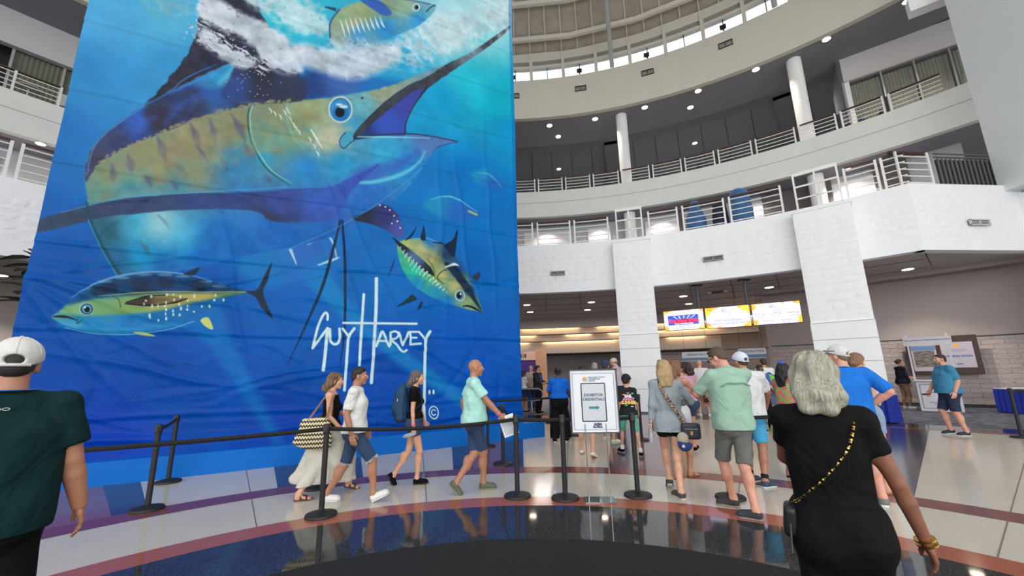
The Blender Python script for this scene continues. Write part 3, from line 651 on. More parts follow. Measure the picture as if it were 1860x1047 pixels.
pier(17.85, 1.5, 1); pier(40.6, 1.62, 2)
# --- level three and the drum
w3 = struct(MB().ring(22.7, 23.0, 10.84, 12.5, -78, 75, 120), 'wall_balcony_upper', mat('upper_parapet', (224, 227, 223), .75, var=.02, vscale=2))
MB().ring(22.69, 22.72, 11.75, 11.77, -78, 75, 120).build('reveal_line', mat('joint_grey', (150, 150, 148), .9), w3)
struct(MB().ring(22.9, 41, 10.86, 11.0, -80, 80, 90), 'ceiling_level_2', darkceil); struct(MB().ring(23.0, 41, 12.3, 12.45, -80, 80, 90), 'floor_level_3', greyceil)
drum = struct(MB().ring(22.4, 22.7, 17.4, 20.16, 0, 360, 200), 'wall_drum', drumw)
c3 = struct(MB().ring(22.5, 25.8, 17.42, 17.55, 0, 360, 120), 'ceiling_level_3', darkceil)
MB().ring(25.8, 27.4, 17.85, 17.95, -80, 80, 90).build('ceiling_step', darkceil, c3); MB().ring(25.72, 25.8, 17.45, 17.95, -80, 80, 90).build('step_riser', darkceil, c3)
MB().ring(27.4, 42, 18.35, 18.45, -80, 80, 90).build('coffer_ceiling', mat('coffer', (150, 154, 160), .9), c3); MB().ring(27.32, 27.4, 17.87, 18.4, -80, 80, 90).build('coffer_riser', darkceil, c3)
for a in (-50, -27, 15.8, 38.2): MB().box(az(a, 33, 18.1), (.9, 12, .5), ax_az(a)).build('coffer_beam', darkceil, c3)
for k in range(-6, 16):
    a = k*3.1+.5
    b = MB().box(az(a, 33, 18.34), (.03, 11, .02), ax_az(a)); b.build('plank_joint', mat('joint_dark', (58, 60, 66), .9), c3)
struct(MB().ring(40.5, 40.8, 12.3, 18.5, -80, 80, 90), 'wall_back_level_3', darkwall)
bw2 = struct(MB().ring(24.6, 24.8, 7.1, 10.86, -80, 52, 90), 'wall_back_level_2', mat('level2_wall', (196, 196, 198), .85))
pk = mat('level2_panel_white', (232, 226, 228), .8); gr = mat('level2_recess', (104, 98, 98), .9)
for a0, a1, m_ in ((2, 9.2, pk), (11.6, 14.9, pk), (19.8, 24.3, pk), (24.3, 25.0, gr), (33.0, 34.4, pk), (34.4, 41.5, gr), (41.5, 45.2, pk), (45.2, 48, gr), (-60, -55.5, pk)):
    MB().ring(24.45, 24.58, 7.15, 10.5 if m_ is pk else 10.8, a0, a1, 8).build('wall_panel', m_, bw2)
for i, a in enumerate((17.8, 40.2, -50)):
    b = MB().lathe([(.33, 0), (.33, 4.98)], 28); o = struct(b, 'wall_column_%d' % (i+1), white); o.location = az(a, 23.45, 12.44)
    b = MB().lathe([(.33, 0), (.33, 3.7)], 28); o = struct(b, 'wall_column_lower_%d' % (i+1), white); o.location = az(a, 23.5, 7.15)
# roof and clerestory
rz = lambda r: 22.25+.3*(22.8-r)
roof = MB(); V = []; Fc = []; n = 68; rr = [22.95, 21.6, 19.6, 17.6, 15.4, 12, 8, 4, .5]
for r_ in rr: V += [az(k*360/n+1.25, r_, rz(r_)) for k in range(n)]
for i in range(len(rr)-1):
    for k in range(n): a = i*n+k; b_ = i*n+(k+1) % n; Fc.append((a, b_, b_+n, a+n))
roof.add(V, Fc); ro = struct(roof, 'ceiling_dome', mat('dome_panel', (182, 172, 158), .85, vscale=1.3, var=.12, bump=.2, bscale=8))
beam_m = mat('dome_beam', (222, 216, 206), .7)
for r_ in (22.7, 21.6, 19.6, 17.6, 15.4, 12): MB().ring(r_-.1, r_+.1, rz(r_)-.3, rz(r_)-.02, 0, 360, 34).build('ring_beam', beam_m, ro)
for k in range(-4, 22):
    a = 1.25+k*360/68/1.0*.5*1.0
    b = MB(); b.tube([az(a, 22.8, rz(22.8)-.06), az(a, 12, rz(12)-.06)], .045, 6); b.build('purlin', beam_m, ro)
for k in (0, 1, 2, -1): b = MB(); b.tube([az(-5.2+22.3*k, 22.3, 20.15), az(-5.2+22.3*k, 16.9, 23.8)], .13, 12); b.build('raking_strut', mat('strut_grey', (176, 180, 178), .5), ro)
cl = struct(MB().ring(22.45, 22.75, 21.05, 21.25, 0, 360, 120), 'trim_1', drumw); MB().ring(22.5, 22.8, 21.6, 22.2, 0, 360, 120).build('upper_trim', drumw, cl); MB().ring(22.62, 22.66, 21.25, 21.6, 0, 360, 120).build('head_band', mat('band_grey', (150, 146, 138), .8), cl)
glass = bpy.data.materials.new('clerestory_glass'); glass.use_nodes = True; _n = glass.node_tree; _n.nodes.clear(); _o = _n.nodes.new('ShaderNodeOutputMaterial'); _t = _n.nodes.new('ShaderNodeBsdfTransparent'); _g = _n.nodes.new('ShaderNodeBsdfGlossy'); _g.inputs['Roughness'].default_value = .05; _m = _n.nodes.new('ShaderNodeMixShader'); _m.inputs[0].default_value = .04
_t.inputs[0].default_value = (1, 1, 1, 1); _n.links.new(_t.outputs[0], _m.inputs[1]); _n.links.new(_g.outputs[0], _m.inputs[2]); _n.links.new(_m.outputs[0], _o.inputs[0])
win = empty('window_1', (0, 0, 0), kind='structure')
for k in range(-3, 16):
    a = 1.25+k*5.3+0; a0 = a-2.55+.1
    MB().ring(22.58, 22.6, 20.16, 21.05, a0, a0+2.45, 3).build('pane', glass, win); MB().ring(22.58, 22.6, 20.16, 21.05, a0+2.65, a0+5.1, 3).build('pane', glass, win)
    MB().box(az(a0+5.2, 22.5, 21.0), (.2, .24, 2.1), ax_az(a0+5.2)).build('mullion_post', drumw, win); MB().box(az(a0+2.55, 22.56, 20.6), (.05, .08, .92), ax_az(a0+2.55)).build('thin_mullion', darkm, win)
for i, a in enumerate((.95, 11.9, 22.4, 33.1, 43.7)):
    t = empty('wall_floodlight', az(a, 22.25, 20.2), -math.radians(a), 'dark floodlight box on the clerestory sill, %s from the banner' % ('first', 'second', 'third', 'fourth', 'fifth')[i], 'floodlight'); MB().box((0, 0, .12), (.32, .22, .16)).build('lamp_housing', darkm, t, bevel=.02); MB().box((0, .08, .02), (.08, .06, .1)).build('bracket', darkm, t)
# air grilles
def grille(pos, a, w_, h_, label, m_=None):
    t = empty('air_grille', pos, -math.radians(a), label, 'vent'); dm = m_ or mat('grille_dark', (70, 68, 64), .7); MB().box((0, .01, 0), (w_-.04, .02, h_-.04)).build('duct_opening', mat('duct_dark', (28, 28, 28), .9), t)
    for sx, sy, dx, dz in ((0, h_/2-.02, w_, .04), (0, -h_/2+.02, w_, .04), (w_/2-.02, 0, .04, h_), (-w_/2+.02, 0, .04, h_), (0, 0, .04, h_)): MB().box((sx, -.03, sy), (dx, .05, dz)).build('grille_frame', dm, t)
    for k in range(4): MB().box((0, -.02, -h_/2+h_*(k+.8)/4.6), (w_-.06, .03, .018)).build('slat', dm, t)
for i, a in enumerate((1.0, 11.92, 22.3, 33.1)): grille(az(a, 22.4, 19.05+.08*i), a, .72, .36, '%s dark air grille from the banner on the drum wall' % ('first', 'second', 'third', 'fourth')[i])
wg = mat('grille_grey', (150, 150, 150), .6)
grille(az(6.97, 16.84, 5.85), 6.97, .62, .17, 'small grey air grille in the stone parapet left of the left pier', wg); grille(az(28.35, 16.84, 5.85), 28.35, .72, .19, 'grey air grille in the stone parapet between the two piers', wg)
q = p0+dd*2.05-nn_*.06; grille((q[0], q[1], 5.88), -math.degrees(math.atan2(dd[1], dd[0])), .7, .2, 'light grey air grille in the straight parapet at far right', mat('grille_light', (196, 196, 198), .6))
# --- railings
def railing(label, R_, z0, H_, posts, bars, a_end):
    t = empty('balcony_railing', (0, 0, 0), 0, label, 'railing')
    for a in posts: MB().box(az(a, R_, z0+H_*.5), (.07, .05, H_), ax_az(a)).build('post', rail_m, t)
    for a0, a1 in bars:
        n_ = max(2, int((a1-a0)/1.5))
        for k in range(5):
            z = z0+H_*(.1+.2*k); b = MB().ring(R_-.014, R_+.014, z-.016, z+.016, a0, a1, n_); b.build('bar', rail_m, t)
        MB().ring(R_+.02, R_+.12, z0+H_*1.0, z0+H_*1.045, a0, a1, n_).build('handrail', wood_m, t)
    return t
P3 = [4.22, 8.45, 12.69, 16.95, 21.36, 25.75, 30.03, 34.5, 39.3, 43.4, 47.65]; posts = []; bars = []
for p_ in P3: posts += [p_-.29, p_+.29]
for a, b_ in zip([-.1]+P3, P3+[52.2]): bars.append((a+.29, b_-.29))
r3 = railing('white horizontal-bar railing with wood handrail along the upper balcony', 22.95, 12.48, .98, posts, bars, 52)
for p_ in P3: MB().box(az(p_, 23.03, 12.95), (.1, .03, .9), ax_az(p_)).build('infill_plate', darkm, r3)
r3b = railing('white railing of the upper balcony at the far left of the banner', 22.95, 12.48, .98, [-60, -55.9, -52.9, -52.3], [(-60, -52.9)], -50)
railing('white horizontal-bar railing between banner and left stone pier', 17.08, 7.2, 1.15, [3.34, 4.15, 9.08, 9.79, 14.75], [(-.1, 3.34), (4.15, 9.08), (9.79, 14.75)], 0)
railing('white horizontal-bar railing between the two stone piers', 17.08, 7.2, 1.15, [20.6, 24.47, 25.23, 30.39, 31.13, 36.9], [(20.6, 24.47), (25.23, 30.39), (31.13, 36.9)], 0)
rr_ = railing('white railing right of the right stone pier turning the corner', 17.08, 7.2, 1.15, [43.3, 46.09, 46.58], [(43.3, 46.09), (46.58, 48.4)], 0)
railing('white railing of the lower balcony at the left edge behind the banner', 17.08, 7.2, 1.15, [-60, -55.6, -54.9], [(-60, -55.6), (-54.9, -51)], 0)
q0 = p0+nn_*.18; q1 = q0+dd*1.15
for q in (q0, q1): MB().box(q+A3(0, 0, 7.2+.6), (.06, .05, 1.2), (dd, nn_, (0, 0, 1))).build('post', rail_m, rr_)
for k in range(5): MB().box((q0+q1)/2+A3(0, 0, 7.2+1.15*(.1+.2*k)), (1.15, .03, .035), (dd, nn_, (0, 0, 1))).build('bar', rail_m, rr_)
MB().box((q0+q1)/2+nn_*.07+A3(0, 0, 8.4), (1.4, .1, .07), (dd, nn_, (0, 0, 1))).build('handrail', wood_m, rr_)
q2 = q0+dd*1.5; q3 = q0+dd*4.2; t = empty('accordion_gate', (0, 0, 0), 0, 'dark grey folding gate closing the lower balcony at its right end', 'gate'); gm = mat('gate_grey', (96, 98, 100), .5, metal=.3)
for k in range(34): q = q2+(q3-q2)*k/33+A3(0, 0, 7.2+.5); MB().box(q+nn_*(.04 if k % 2 else -.0), (.05, .03, 1.0), (dd, nn_, (0, 0, 1))).build('slat', gm, t)
MB().box((q2+q3)/2+nn_*.08+A3(0, 0, 7.7), (2.7, .02, .98), (dd, nn_, (0, 0, 1))).build('gate_panel', mat('gate_dark', (60, 62, 66), .7), t)
for zz in (8.25, 8.37): MB().box((q2+q3)/2+A3(0, 0, zz), (2.9, .04, .04), (dd, nn_, (0, 0, 1))).build('top_rail', gm, t)
# --- big wall at right
e0 = np.array([16.02, 11.72, 0.]); tv = A3(0.02, -1, 0); bigw = MB()
b = MB().box(e0+A3(.3, -4.0, 16.1), (.6, 8.0, 18.2)); big = struct(b, 'wall_right', mat('big_wall', (214, 219, 221), .75, var=.015, vscale=1))
b = MB().box(e0+A3(.75, -3.5, 3.4), (.7, 7.0, 7.0)); b.build('lower_wall', white, big)
b = MB(); b.box((17.35, 11.75, 15.35), (3.6, .5, .62), (nrm((.8, -.6, 0)), nrm((.6, .8, 0)), (0, 0, 1))); b.build('soffit_beam', white, big)
# level three wall with curtained windows
wp0 = np.array([17.5, 18.0, 0]); wp1 = np.array([21.6, 14.9, 0]); wd_ = nrm(wp1-wp0); wn = A3(wd_[1], -wd_[0], 0); Lw = np.linalg.norm(wp1-wp0)
b = MB().box((wp0+wp1)/2+A3(0, 0, 16.75)-wn*.15, (Lw, .3, 1.35), (wd_, wn, (0, 0, 1))); w4 = struct(b, 'wall_lounge', mat('lounge_wall', (206, 204, 206), .8))
MB().box(wp0+wd_*.15-wn*.15+A3(0, 0, 14.3), (.3, .3, 3.6), (wd_, wn, (0, 0, 1))).build('jamb', white, w4)
b = MB().box(wp0-wn*1.9+A3(0, 0, 14.9), (.2, 3.8, 5.0), (wd_, wn, (0, 0, 1))); b.build('return_wall', mat('return_dark', (88, 90, 96), .9), w4)
def curtain(parent, a, bb, z0, z1, folds, m_):
    V = []; Fc = []; n_ = folds*6; d_ = bb-a; u = nrm(d_); nn2 = A3(u[1], -u[0], 0)
    for i in range(n_+1):
        p = a+d_*i/n_+nn2*.04*math.sin(i/6*2*PI); V += [(p[0], p[1], z0), (p[0], p[1], z1)]
    for i in range(n_): Fc.append((2*i, 2*i+2, 2*i+3, 2*i+1))
    return obj('curtain', mesh('curtain', V, Fc, m_, True), None, parent)
cur = mat('curtain_cloth', (150, 150, 142), .9, vscale=3, var=.08); wi = empty('window_2', kind='structure')
for k in range(4):
    a = wp0+wd_*(.35+k*1.2); curtain(wi, a-wn*.35, a+wd_*1.14-wn*.35, 12.5, 15.95, 9, cur); MB().box(a+wd_*1.17-wn*.05+A3(0, 0, 14.3), (.06, .1, 3.5), (wd_, wn, (0, 0, 1))).build('window_mullion', mat('alu', (170, 172, 172), .4, metal=.4), wi)
MB().box(wp0+wd_*2.6-wn*.05+A3(0, 0, 16.05), (5.1, .1, .08), (wd_, wn, (0, 0, 1))).build('window_head', mat('alu', (170, 172, 172), .4), wi)
# level three at the far left: wall, curtains, bulkhead
la, lb = np.array([-22.5, 12.6, 0]), np.array([-18.6, 17.6, 0]); ld = nrm(lb-la); ln = A3(-ld[1], ld[0], 0)*-1
b = MB().box((la+lb)/2+A3(0, 0, 16.65), (8.5, .3, 1.7), (ld, ln, (0, 0, 1))); w5 = struct(b, 'wall_left', mat('lounge_wall', (206, 204, 206), .8)); wi = empty('window_3', kind='structure')
for k in range(5):
    a = la+ld*(-.9+k*1.5)-ln*.3; 
    if k != 1: curtain(wi, a, a+ld*1.4, 12.5, 15.9, 9, mat('curtain_left', (122, 124, 110), .9, vscale=3, var=.08))
    MB().box(a+ld*1.45+ln*.15+A3(0, 0, 14.2), (.09, .1, 3.5), (ld, ln, (0, 0, 1))).build('window_mullion', mat('alu', (170, 172, 172), .4), wi)
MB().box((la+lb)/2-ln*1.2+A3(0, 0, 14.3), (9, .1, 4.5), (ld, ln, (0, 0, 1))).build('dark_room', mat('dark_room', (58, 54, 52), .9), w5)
# --- lobby back: bulkheads with cove light, brick walls
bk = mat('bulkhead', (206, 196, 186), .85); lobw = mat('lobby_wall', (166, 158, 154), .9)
lob = struct(MB().ring(26.3, 26.6, 4.42, 5.05, -80, 28.2, 60), 'wall_bulkhead_1', lobw)
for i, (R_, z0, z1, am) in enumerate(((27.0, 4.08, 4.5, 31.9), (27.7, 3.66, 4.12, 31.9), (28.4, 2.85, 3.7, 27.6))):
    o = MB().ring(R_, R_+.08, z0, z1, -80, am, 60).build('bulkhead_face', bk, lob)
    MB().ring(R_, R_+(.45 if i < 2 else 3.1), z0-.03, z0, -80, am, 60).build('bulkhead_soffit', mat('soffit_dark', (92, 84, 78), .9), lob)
lampm = mat('cove_tube', (255, 240, 215), .5, emit=(255, 214, 160), estr=26)
for R_, z_, segs in ((26.88, 4.5, ((-75, -2), (1.2, 9.4), (12.0, 17), (19.5, 31.5))), (27.58, 4.08, ((-4, 3.2), (7.6, 11.0), (13.6, 17), (20, 27.5))), (28.28, 3.66, ((-70, 2.2), (4.4, 14.5), (14.9, 17), (21.2, 25.8)))):
    for a0, a1 in segs: MB().ring(R_, R_+.04, z_+.03, z_+.06, a0, a1, 10).build('cove_light_tube', lampm, lob)
struct(MB().ring(31.5, 31.8, 0, 4.9, -80, 20, 60), 'wall_lobby_back', mat('lobby_back', (160, 158, 158), .9, var=.03))
def brickmat(name, c1, c2, sc_=1.):
    m = bpy.data.materials.new(name); m.use_nodes = True; n = m.node_tree; b = n.nodes['Principled BSDF']; b.inputs['Roughness'].default_value = .85; t = n.nodes.new('ShaderNodeTexCoord'); br = n.nodes.new('ShaderNodeTexBrick'); L = n.links
    L.new(t.outputs['UV'], br.inputs['Vector']); br.inputs['Scale'].default_value = sc_; br.inputs['Color1'].default_value = (*lin(c1), 1); br.inputs['Color2'].default_value = (*lin(c2), 1); br.inputs['Mortar'].default_value = (*lin([v*.8 for v in c1]), 1)
    br.inputs['Brick Width'].default_value = .55; br.inputs['Row Height'].default_value = .17; br.inputs['Mortar Size'].default_value = .008; L.new(br.outputs['Color'], b.inputs['Base Color'])
    nz = n.nodes.new('ShaderNodeTexNoise'); nz.inputs['Scale'].default_value = 9; L.new(t.outputs['UV'], nz.inputs['Vector']); mx = n.nodes.new('ShaderNodeMath'); mx.operation = 'SUBTRACT'; L.new(nz.outputs[0], mx.inputs[0]); L.new(br.outputs['Fac'], mx.inputs[1])
    bp = n.nodes.new('ShaderNodeBump'); bp.inputs['Distance'].default_value = .05; bp.inputs['Strength'].default_value = .8; L.new(mx.outputs[0], bp.inputs['Height']); L.new(bp.outputs[0], b.inputs['Normal']); return m
bmz = brickmat('split_block', (176, 164, 162), (188, 176, 172))
def uvring(name, R_, z0, z1, a0, a1, m_, parent):
    n_ = 60; V = []; Fc = []
    for i in range(n_+1): a = a0+(a1-a0)*i/n_; V += [az(a, R_, z0), az(a, R_, z1)]
    for i in range(n_): Fc.append((2*i, 2*i+2, 2*i+3, 2*i+1))
    me = mesh(name, V, Fc, m_); uv = me.uv_layers.new(name='UVMap')
    for l in me.loops: v = me.vertices[l.vertex_index].co; uv.data[l.index].uv = (math.atan2(v.x, v.y)*R_, v.z)
    return obj(name, me, None, parent)
wr_ = struct(MB().ring(22.05, 22.3, 0, 5.05, 33.2, 80, 60), 'wall_lobby_right', mat('lobby_right_wall', (170, 160, 158), .9))
uvring('brick_dado', 22.0, 0, 2.52, 33.2, 80, bmz, wr_); MB().ring(21.99, 22.02, 2.5, 2.54, 33.2, 80, 40).build('dado_joint', mat('joint_dark', (58, 60, 66), .9), wr_); MB().ring(21.97, 22.01, 0, .12, 33.2, 80, 40).build('baseboard', mat('joint_dark', (58, 60, 66), .9), wr_)
MB().box(az(33.1, 25.3, 2.5), (.2, 6.6, 5), ax_az(33.1)).build('side_return', mat('lobby_right_wall', (170, 160, 158), .9), wr_)
wl = struct(MB().ring(29.3, 29.5, 2.75, 4.9, 19, 33.2, 20), 'wall_lobby_middle', lobw); uvring('brick_dado', 29.2, 0, 2.74, 19, 33.2, bmz, wl)
MB().ring(29.2, 29.5, 2.72, 2.76, 19, 33.2, 20).build('dado_joint', mat('joint_dark', (58, 60, 66), .9), wl)
wll = struct(MB().ring(21.9, 22.2, 0, 5.05, -80, -50, 30), 'wall_lobby_left', mat('lobby_left_wall', (160, 150, 146), .9))
# ceiling grid joints of the lobby
for a in range(-60, 45, 5): MB().box(az(a, 20, 5.017), (.02, 6, .012), ax_az(a)).build('ceiling_joint', mat('joint_dark', (58, 60, 66), .9), lobc)
for R_ in (18.6, 20.4, 22.2, 24): MB().ring(R_-.01, R_+.01, 5.01, 5.02, -70, 48, 80).build('ceiling_joint', mat('joint_dark', (58, 60, 66), .9), lobc)
MB().ring(21.2, 21.5, 4.88, 5.02, 33, 56, 30).build('ceiling_drop', mat('lobby_right_wall', (170, 160, 158), .9), lobc)
# --- downlights
LD = ('just left of the left round column', 'high one nearest the banner', 'second from the banner, lower and brighter', 'just right of the left round column', 'lower one of the pair between the columns', 'upper one of the pair between the columns', 'just left of the right round column', 'above and right of the right round column', 'low one above the railing between the columns', 'low one above the railing left of the left column', 'last one at the top right by the soffit beam')
LL = ('upper one of the pair beside the banner', 'lower one of the pair beside the banner', 'upper one of the pair left of the left pier', 'lower one of the pair left of the left pier', 'upper one of the pair above the left screen', 'lower one of the pair above the left screen', 'upper one of the pair above the right screen', 'lower one of the pair above the right screen', 'upper one of the pair right of the right pier', 'lower one of the pair right of the right pier', 'single one at the far left edge')
lm = mat('lamp_face', (255, 245, 225), .5, emit=(255, 232, 205), estr=14); tr = mat('lamp_trim', (200, 200, 200), .5)
def downlight(p, label, group, rad=.13, power=0, z=None, col=(1, .88, .74)):
    t = empty('downlight', p, 0, label, 'ceiling light', group); b = MB().lathe([(rad+.03, 0), (rad+.03, -.015), (rad, -.02)], 20); b.build('trim_ring', tr, t); b = MB().lathe([(rad, -.018), (rad*.96, -.026)], 20); b.build('lamp_lens', lm, t)
    if power: spot('downlight_beam', (p[0], p[1], p[2]-.06), power, col)
for i, (x, y) in enumerate(((1081, 216), (998, 228), (1014, 248), (1171, 195), (1254, 195), (1268, 165), (1373, 126), (1501, 71), (1262, 260), (1015, 307), (1648, 2))):
    p = g(x, y, 17.4); rr2 = np.hypot(p[0], p[1]); zc = 17.41 if rr2 < 25.7 else (17.84 if rr2 < 27.3 else 18.34)
    p = g(x, y, zc); downlight((p[0], p[1], zc), 'downlight over the upper balcony, '+LD[i], 'downlights over the upper balcony', .17, 650 if i % 2 == 0 else 0)
for i, (x, y) in enumerate(((957, 554), (963, 567), (1074, 549), (1067, 563), (1241, 538), (1251, 552), (1397, 522), (1389, 539), (1649, 489), (1668, 506), (0, 500))):
    p = g(x, y, 5.0); downlight((p[0], p[1], 5.005), 'lit downlight in the lobby ceiling, '+LL[i], 'downlights in the lobby ceiling', .17, 380 if i in (0, 3, 4, 7, 8, 9, 10) else 0)
for i, a in enumerate((43.3, -57)):
    p = az(a, 23.6 if a > 0 else 18.6, 10.84); 
    if a < 0: p = g(74, 261, 10.84)
    downlight(p, ('lit downlight under the upper balcony near its right corner', 'lit downlight under the upper balcony at the far left')[i], 'soffit downlights of the lower balcony', .14, 900, col=(1, .9, .86))
for a, pw_ in ((5.5, 900), (13.3, 700), (22, 900), (33.7, 700), (43.3, 900), (-57, 900)): spot('wall_washer', tuple(az(a, 23.75, 10.8)), pw_*.12, (1, .93, .92), 120, .06)
for a in (-52, 6, 24, 40): area('upper_lounge_fill', tuple(az(a, 31, 17.9)), (0, 0, 0), 3, 3, 260, (.94, .97, 1))  # added fill lamps, lift the dark upper lounge; no fitting stands for them
for a in (-54, 4, 12, 28, 44): area('lobby_fill', tuple(az(a, 23.5, 4.98)), (0, 0, -math.radians(a)), 1.2, .6, 70, (1, .93, .88))  # added fill light for the lobby interior, not real ceiling fittings
# ---------------------------------------------------------------- the printed tarpaulin (flat print drawn here with numpy)
BA, BB = g(102, 893), g(990, 794); bd = nrm(BB-BA); bn = A3(bd[1], -bd[0], 0)      # bn faces the hall
P0 = BA-bn*.3
def onplane(x, y):
    r = ray(x, y); return CAM+r*(((P0-CAM)@bn)/(r@bn))
BL, BRt = onplane(38, 540), onplane(947, 700); BL[2] = BRt[2] = 0; BWd = float((BRt-BL)@bd); BZ0, BZ1 = .22, 14.3
TW, TH = 1150, 1760
uu, vv = np.meshgrid((np.arange(TW)+.5)/TW, (np.arange(TH)+.5)/TH)
WP = BL+bd*(uu[..., None]*BWd)+A3(0, 0, 1)*(BZ0+(BZ1-BZ0)*vv[..., None]); D_ = WP-CAM; w_ = D_@_F
X = (930+FPX*(D_@_R)/w_).astype(np.float32); Y = (523.5-FPX*(D_@_U)/w_).astype(np.float32); del WP, D_, w_
def up(a, shp=(TH, TW)):
    yi = np.linspace(0, a.shape[0]-1, shp[0]); xi = np.linspace(0, a.shape[1]-1, shp[1]); y0 = np.minimum(yi.astype(int), a.shape[0]-2); x0 = np.minimum(xi.astype(int), a.shape[1]-2); fy = (yi-y0)[:, None]; fx = (xi-x0)[None]
    fy = fy*fy*(3-2*fy); fx = fx*fx*(3-2*fx)
    if a.ndim == 3: fy = fy[..., None]; fx = fx[..., None]
    t = a[y0][:, x0]*(1-fx)+a[y0][:, x0+1]*fx; b = a[y0+1][:, x0]*(1-fx)+a[y0+1][:, x0+1]*fx; return (t*(1-fy)+b*fy).astype(np.float32)
def fbm(n, seed, octv=4, asp=1.5):
    r = np.random.default_rng(seed); s = 0; a = 1; tot = 0
    for o in range(octv): s = s+a*up(r.random((int(n*asp)+2, n+2))); tot += a; a *= .55; n *= 2
    return s/tot
def poly_smooth(p, n=6):
    p = np.array(p, float); N = len(p); out = []
    for i in range(N):
        a, b, c, d = p[i-1], p[i], p[(i+1) % N], p[(i+2) % N]
        for t in np.arange(n)/n: out.append(.5*((2*b)+(-a+c)*t+(2*a-5*b+4*c-d)*t*t+(-a+3*b-3*c+d)*t**3))
    return np.array(out)
def box_of(p, m):
    x0, y0 = p.min(0)-m; x1, y1 = p.max(0)+m; k = (X > x0) & (X < x1) & (Y > y0) & (Y < y1); r = np.where(k.any(1))[0]; c = np.where(k.any(0))[0]
    if not len(r): return None
    return slice(r[0], r[-1]+1), slice(c[0], c[-1]+1)
def pmask(p, soft=1.2, smooth=True, rough=0, seed=0):
    p = poly_smooth(p) if smooth else np.array(p, float); bx = box_of(p, soft*2+2+rough)
    if bx is None: return None
    x, y = X[bx], Y[bx]; d2 = np.full(x.shape, 1e9, np.float32); ins = np.zeros(x.shape, bool); N = len(p)
    for i in range(N):
        a, b = p[i], p[(i+1) % N]; e_ = b-a; L2 = e_@e_+1e-9; t = np.clip(((x-a[0])*e_[0]+(y-a[1])*e_[1])/L2, 0, 1); d2 = np.minimum(d2, (x-a[0]-t*e_[0])**2+(y-a[1]-t*e_[1])**2)
        if a[1] != b[1]: c = ((a[1] > y) != (b[1] > y)) & (x < (b[0]-a[0])*(y-a[1])/(b[1]-a[1])+a[0]); ins ^= c
    sd = np.sqrt(d2)*np.where(ins, 1, -1)
    if rough: sd = sd+(NF[bx]-.5)*rough*2
    return bx, np.clip(.5+sd/(2*soft), 0, 1), x, y, sd
IMG = np.zeros((TH, TW, 3), np.float32); NF = fbm(60, 5, 4); NC = fbm(14, 9, 5); NS = fbm(160, 21, 3); NR = fbm(34, 77, 5); NC2 = fbm(40, 31, 4)
def idw(pts, x, y, p=3.):
    num = 0; den = 0
    for (px, py), c in pts:
        w = 1/(((x-px)**2+(y-py)**2)+80.)**(p/2); num = num+w[..., None]*np.array(c, np.float32); den = den+w
    return num/den[..., None]
def fill(p, col, soft=1.2, alpha=1., smooth=True, rough=0, nz=0.):
    r = pmask(p, soft, smooth, rough)
    if r is None: return
    bx, m, x, y, sd = r; m = (m*alpha)[..., None]; c = idw(col, x, y) if isinstance(col, list) else np.array(col, np.float32)
    if nz: c = c*(1+nz*(NF[bx]-.5)[..., None]*2)
    IMG[bx] = IMG[bx]*(1-m)+c*m
def catm(p, n=8):
    p = [np.array(q, float) for q in p]; p = [2*p[0]-p[1]]+p+[2*p[-1]-p[-2]]; out = []
    for i in range(1, len(p)-2):
        a, b, c, d = p[i-1:i+3]
        for t in np.arange(n)/n: out.append(.5*((2*b)+(-a+c)*t+(2*a-5*b+4*c-d)*t*t+(-a+3*b-3*c+d)*t**3))
    return np.array(out+[p[-2]])
def stroke(p, wd, col, soft=.8, alpha=1., curve=True):
    p = catm(p) if curve and len(p) > 2 else np.array(p, float); N = len(p); wd = np.interp(np.linspace(0, 1, N), np.linspace(0, 1, len(wd)), wd) if hasattr(wd, '__len__') else np.full(N, wd)
    bx = box_of(p, wd.max()+soft+2)
    if bx is None: return
    x, y = X[bx], Y[bx]; best = np.full(x.shape, -1e9, np.float32)
    for i in range(N-1):
        a, b = p[i], p[i+1]; e_ = b-a; t = np.clip(((x-a[0])*e_[0]+(y-a[1])*e_[1])/(e_@e_+1e-9), 0, 1); best = np.maximum(best, wd[i]+(wd[i+1]-wd[i])*t-np.hypot(x-a[0]-t*e_[0], y-a[1]-t*e_[1]))
    m = (np.clip(.5+best/(2*soft), 0, 1)*alpha)[..., None]; IMG[bx] = IMG[bx]*(1-m)+np.array(col, np.float32)*m
def blob(c, r, col, soft=1., alpha=1.): fill([(c[0]+r[0]*math.cos(t), c[1]+r[1]*math.sin(t)) for t in np.linspace(0, 2*PI, 13)[:-1]], col, soft, alpha)
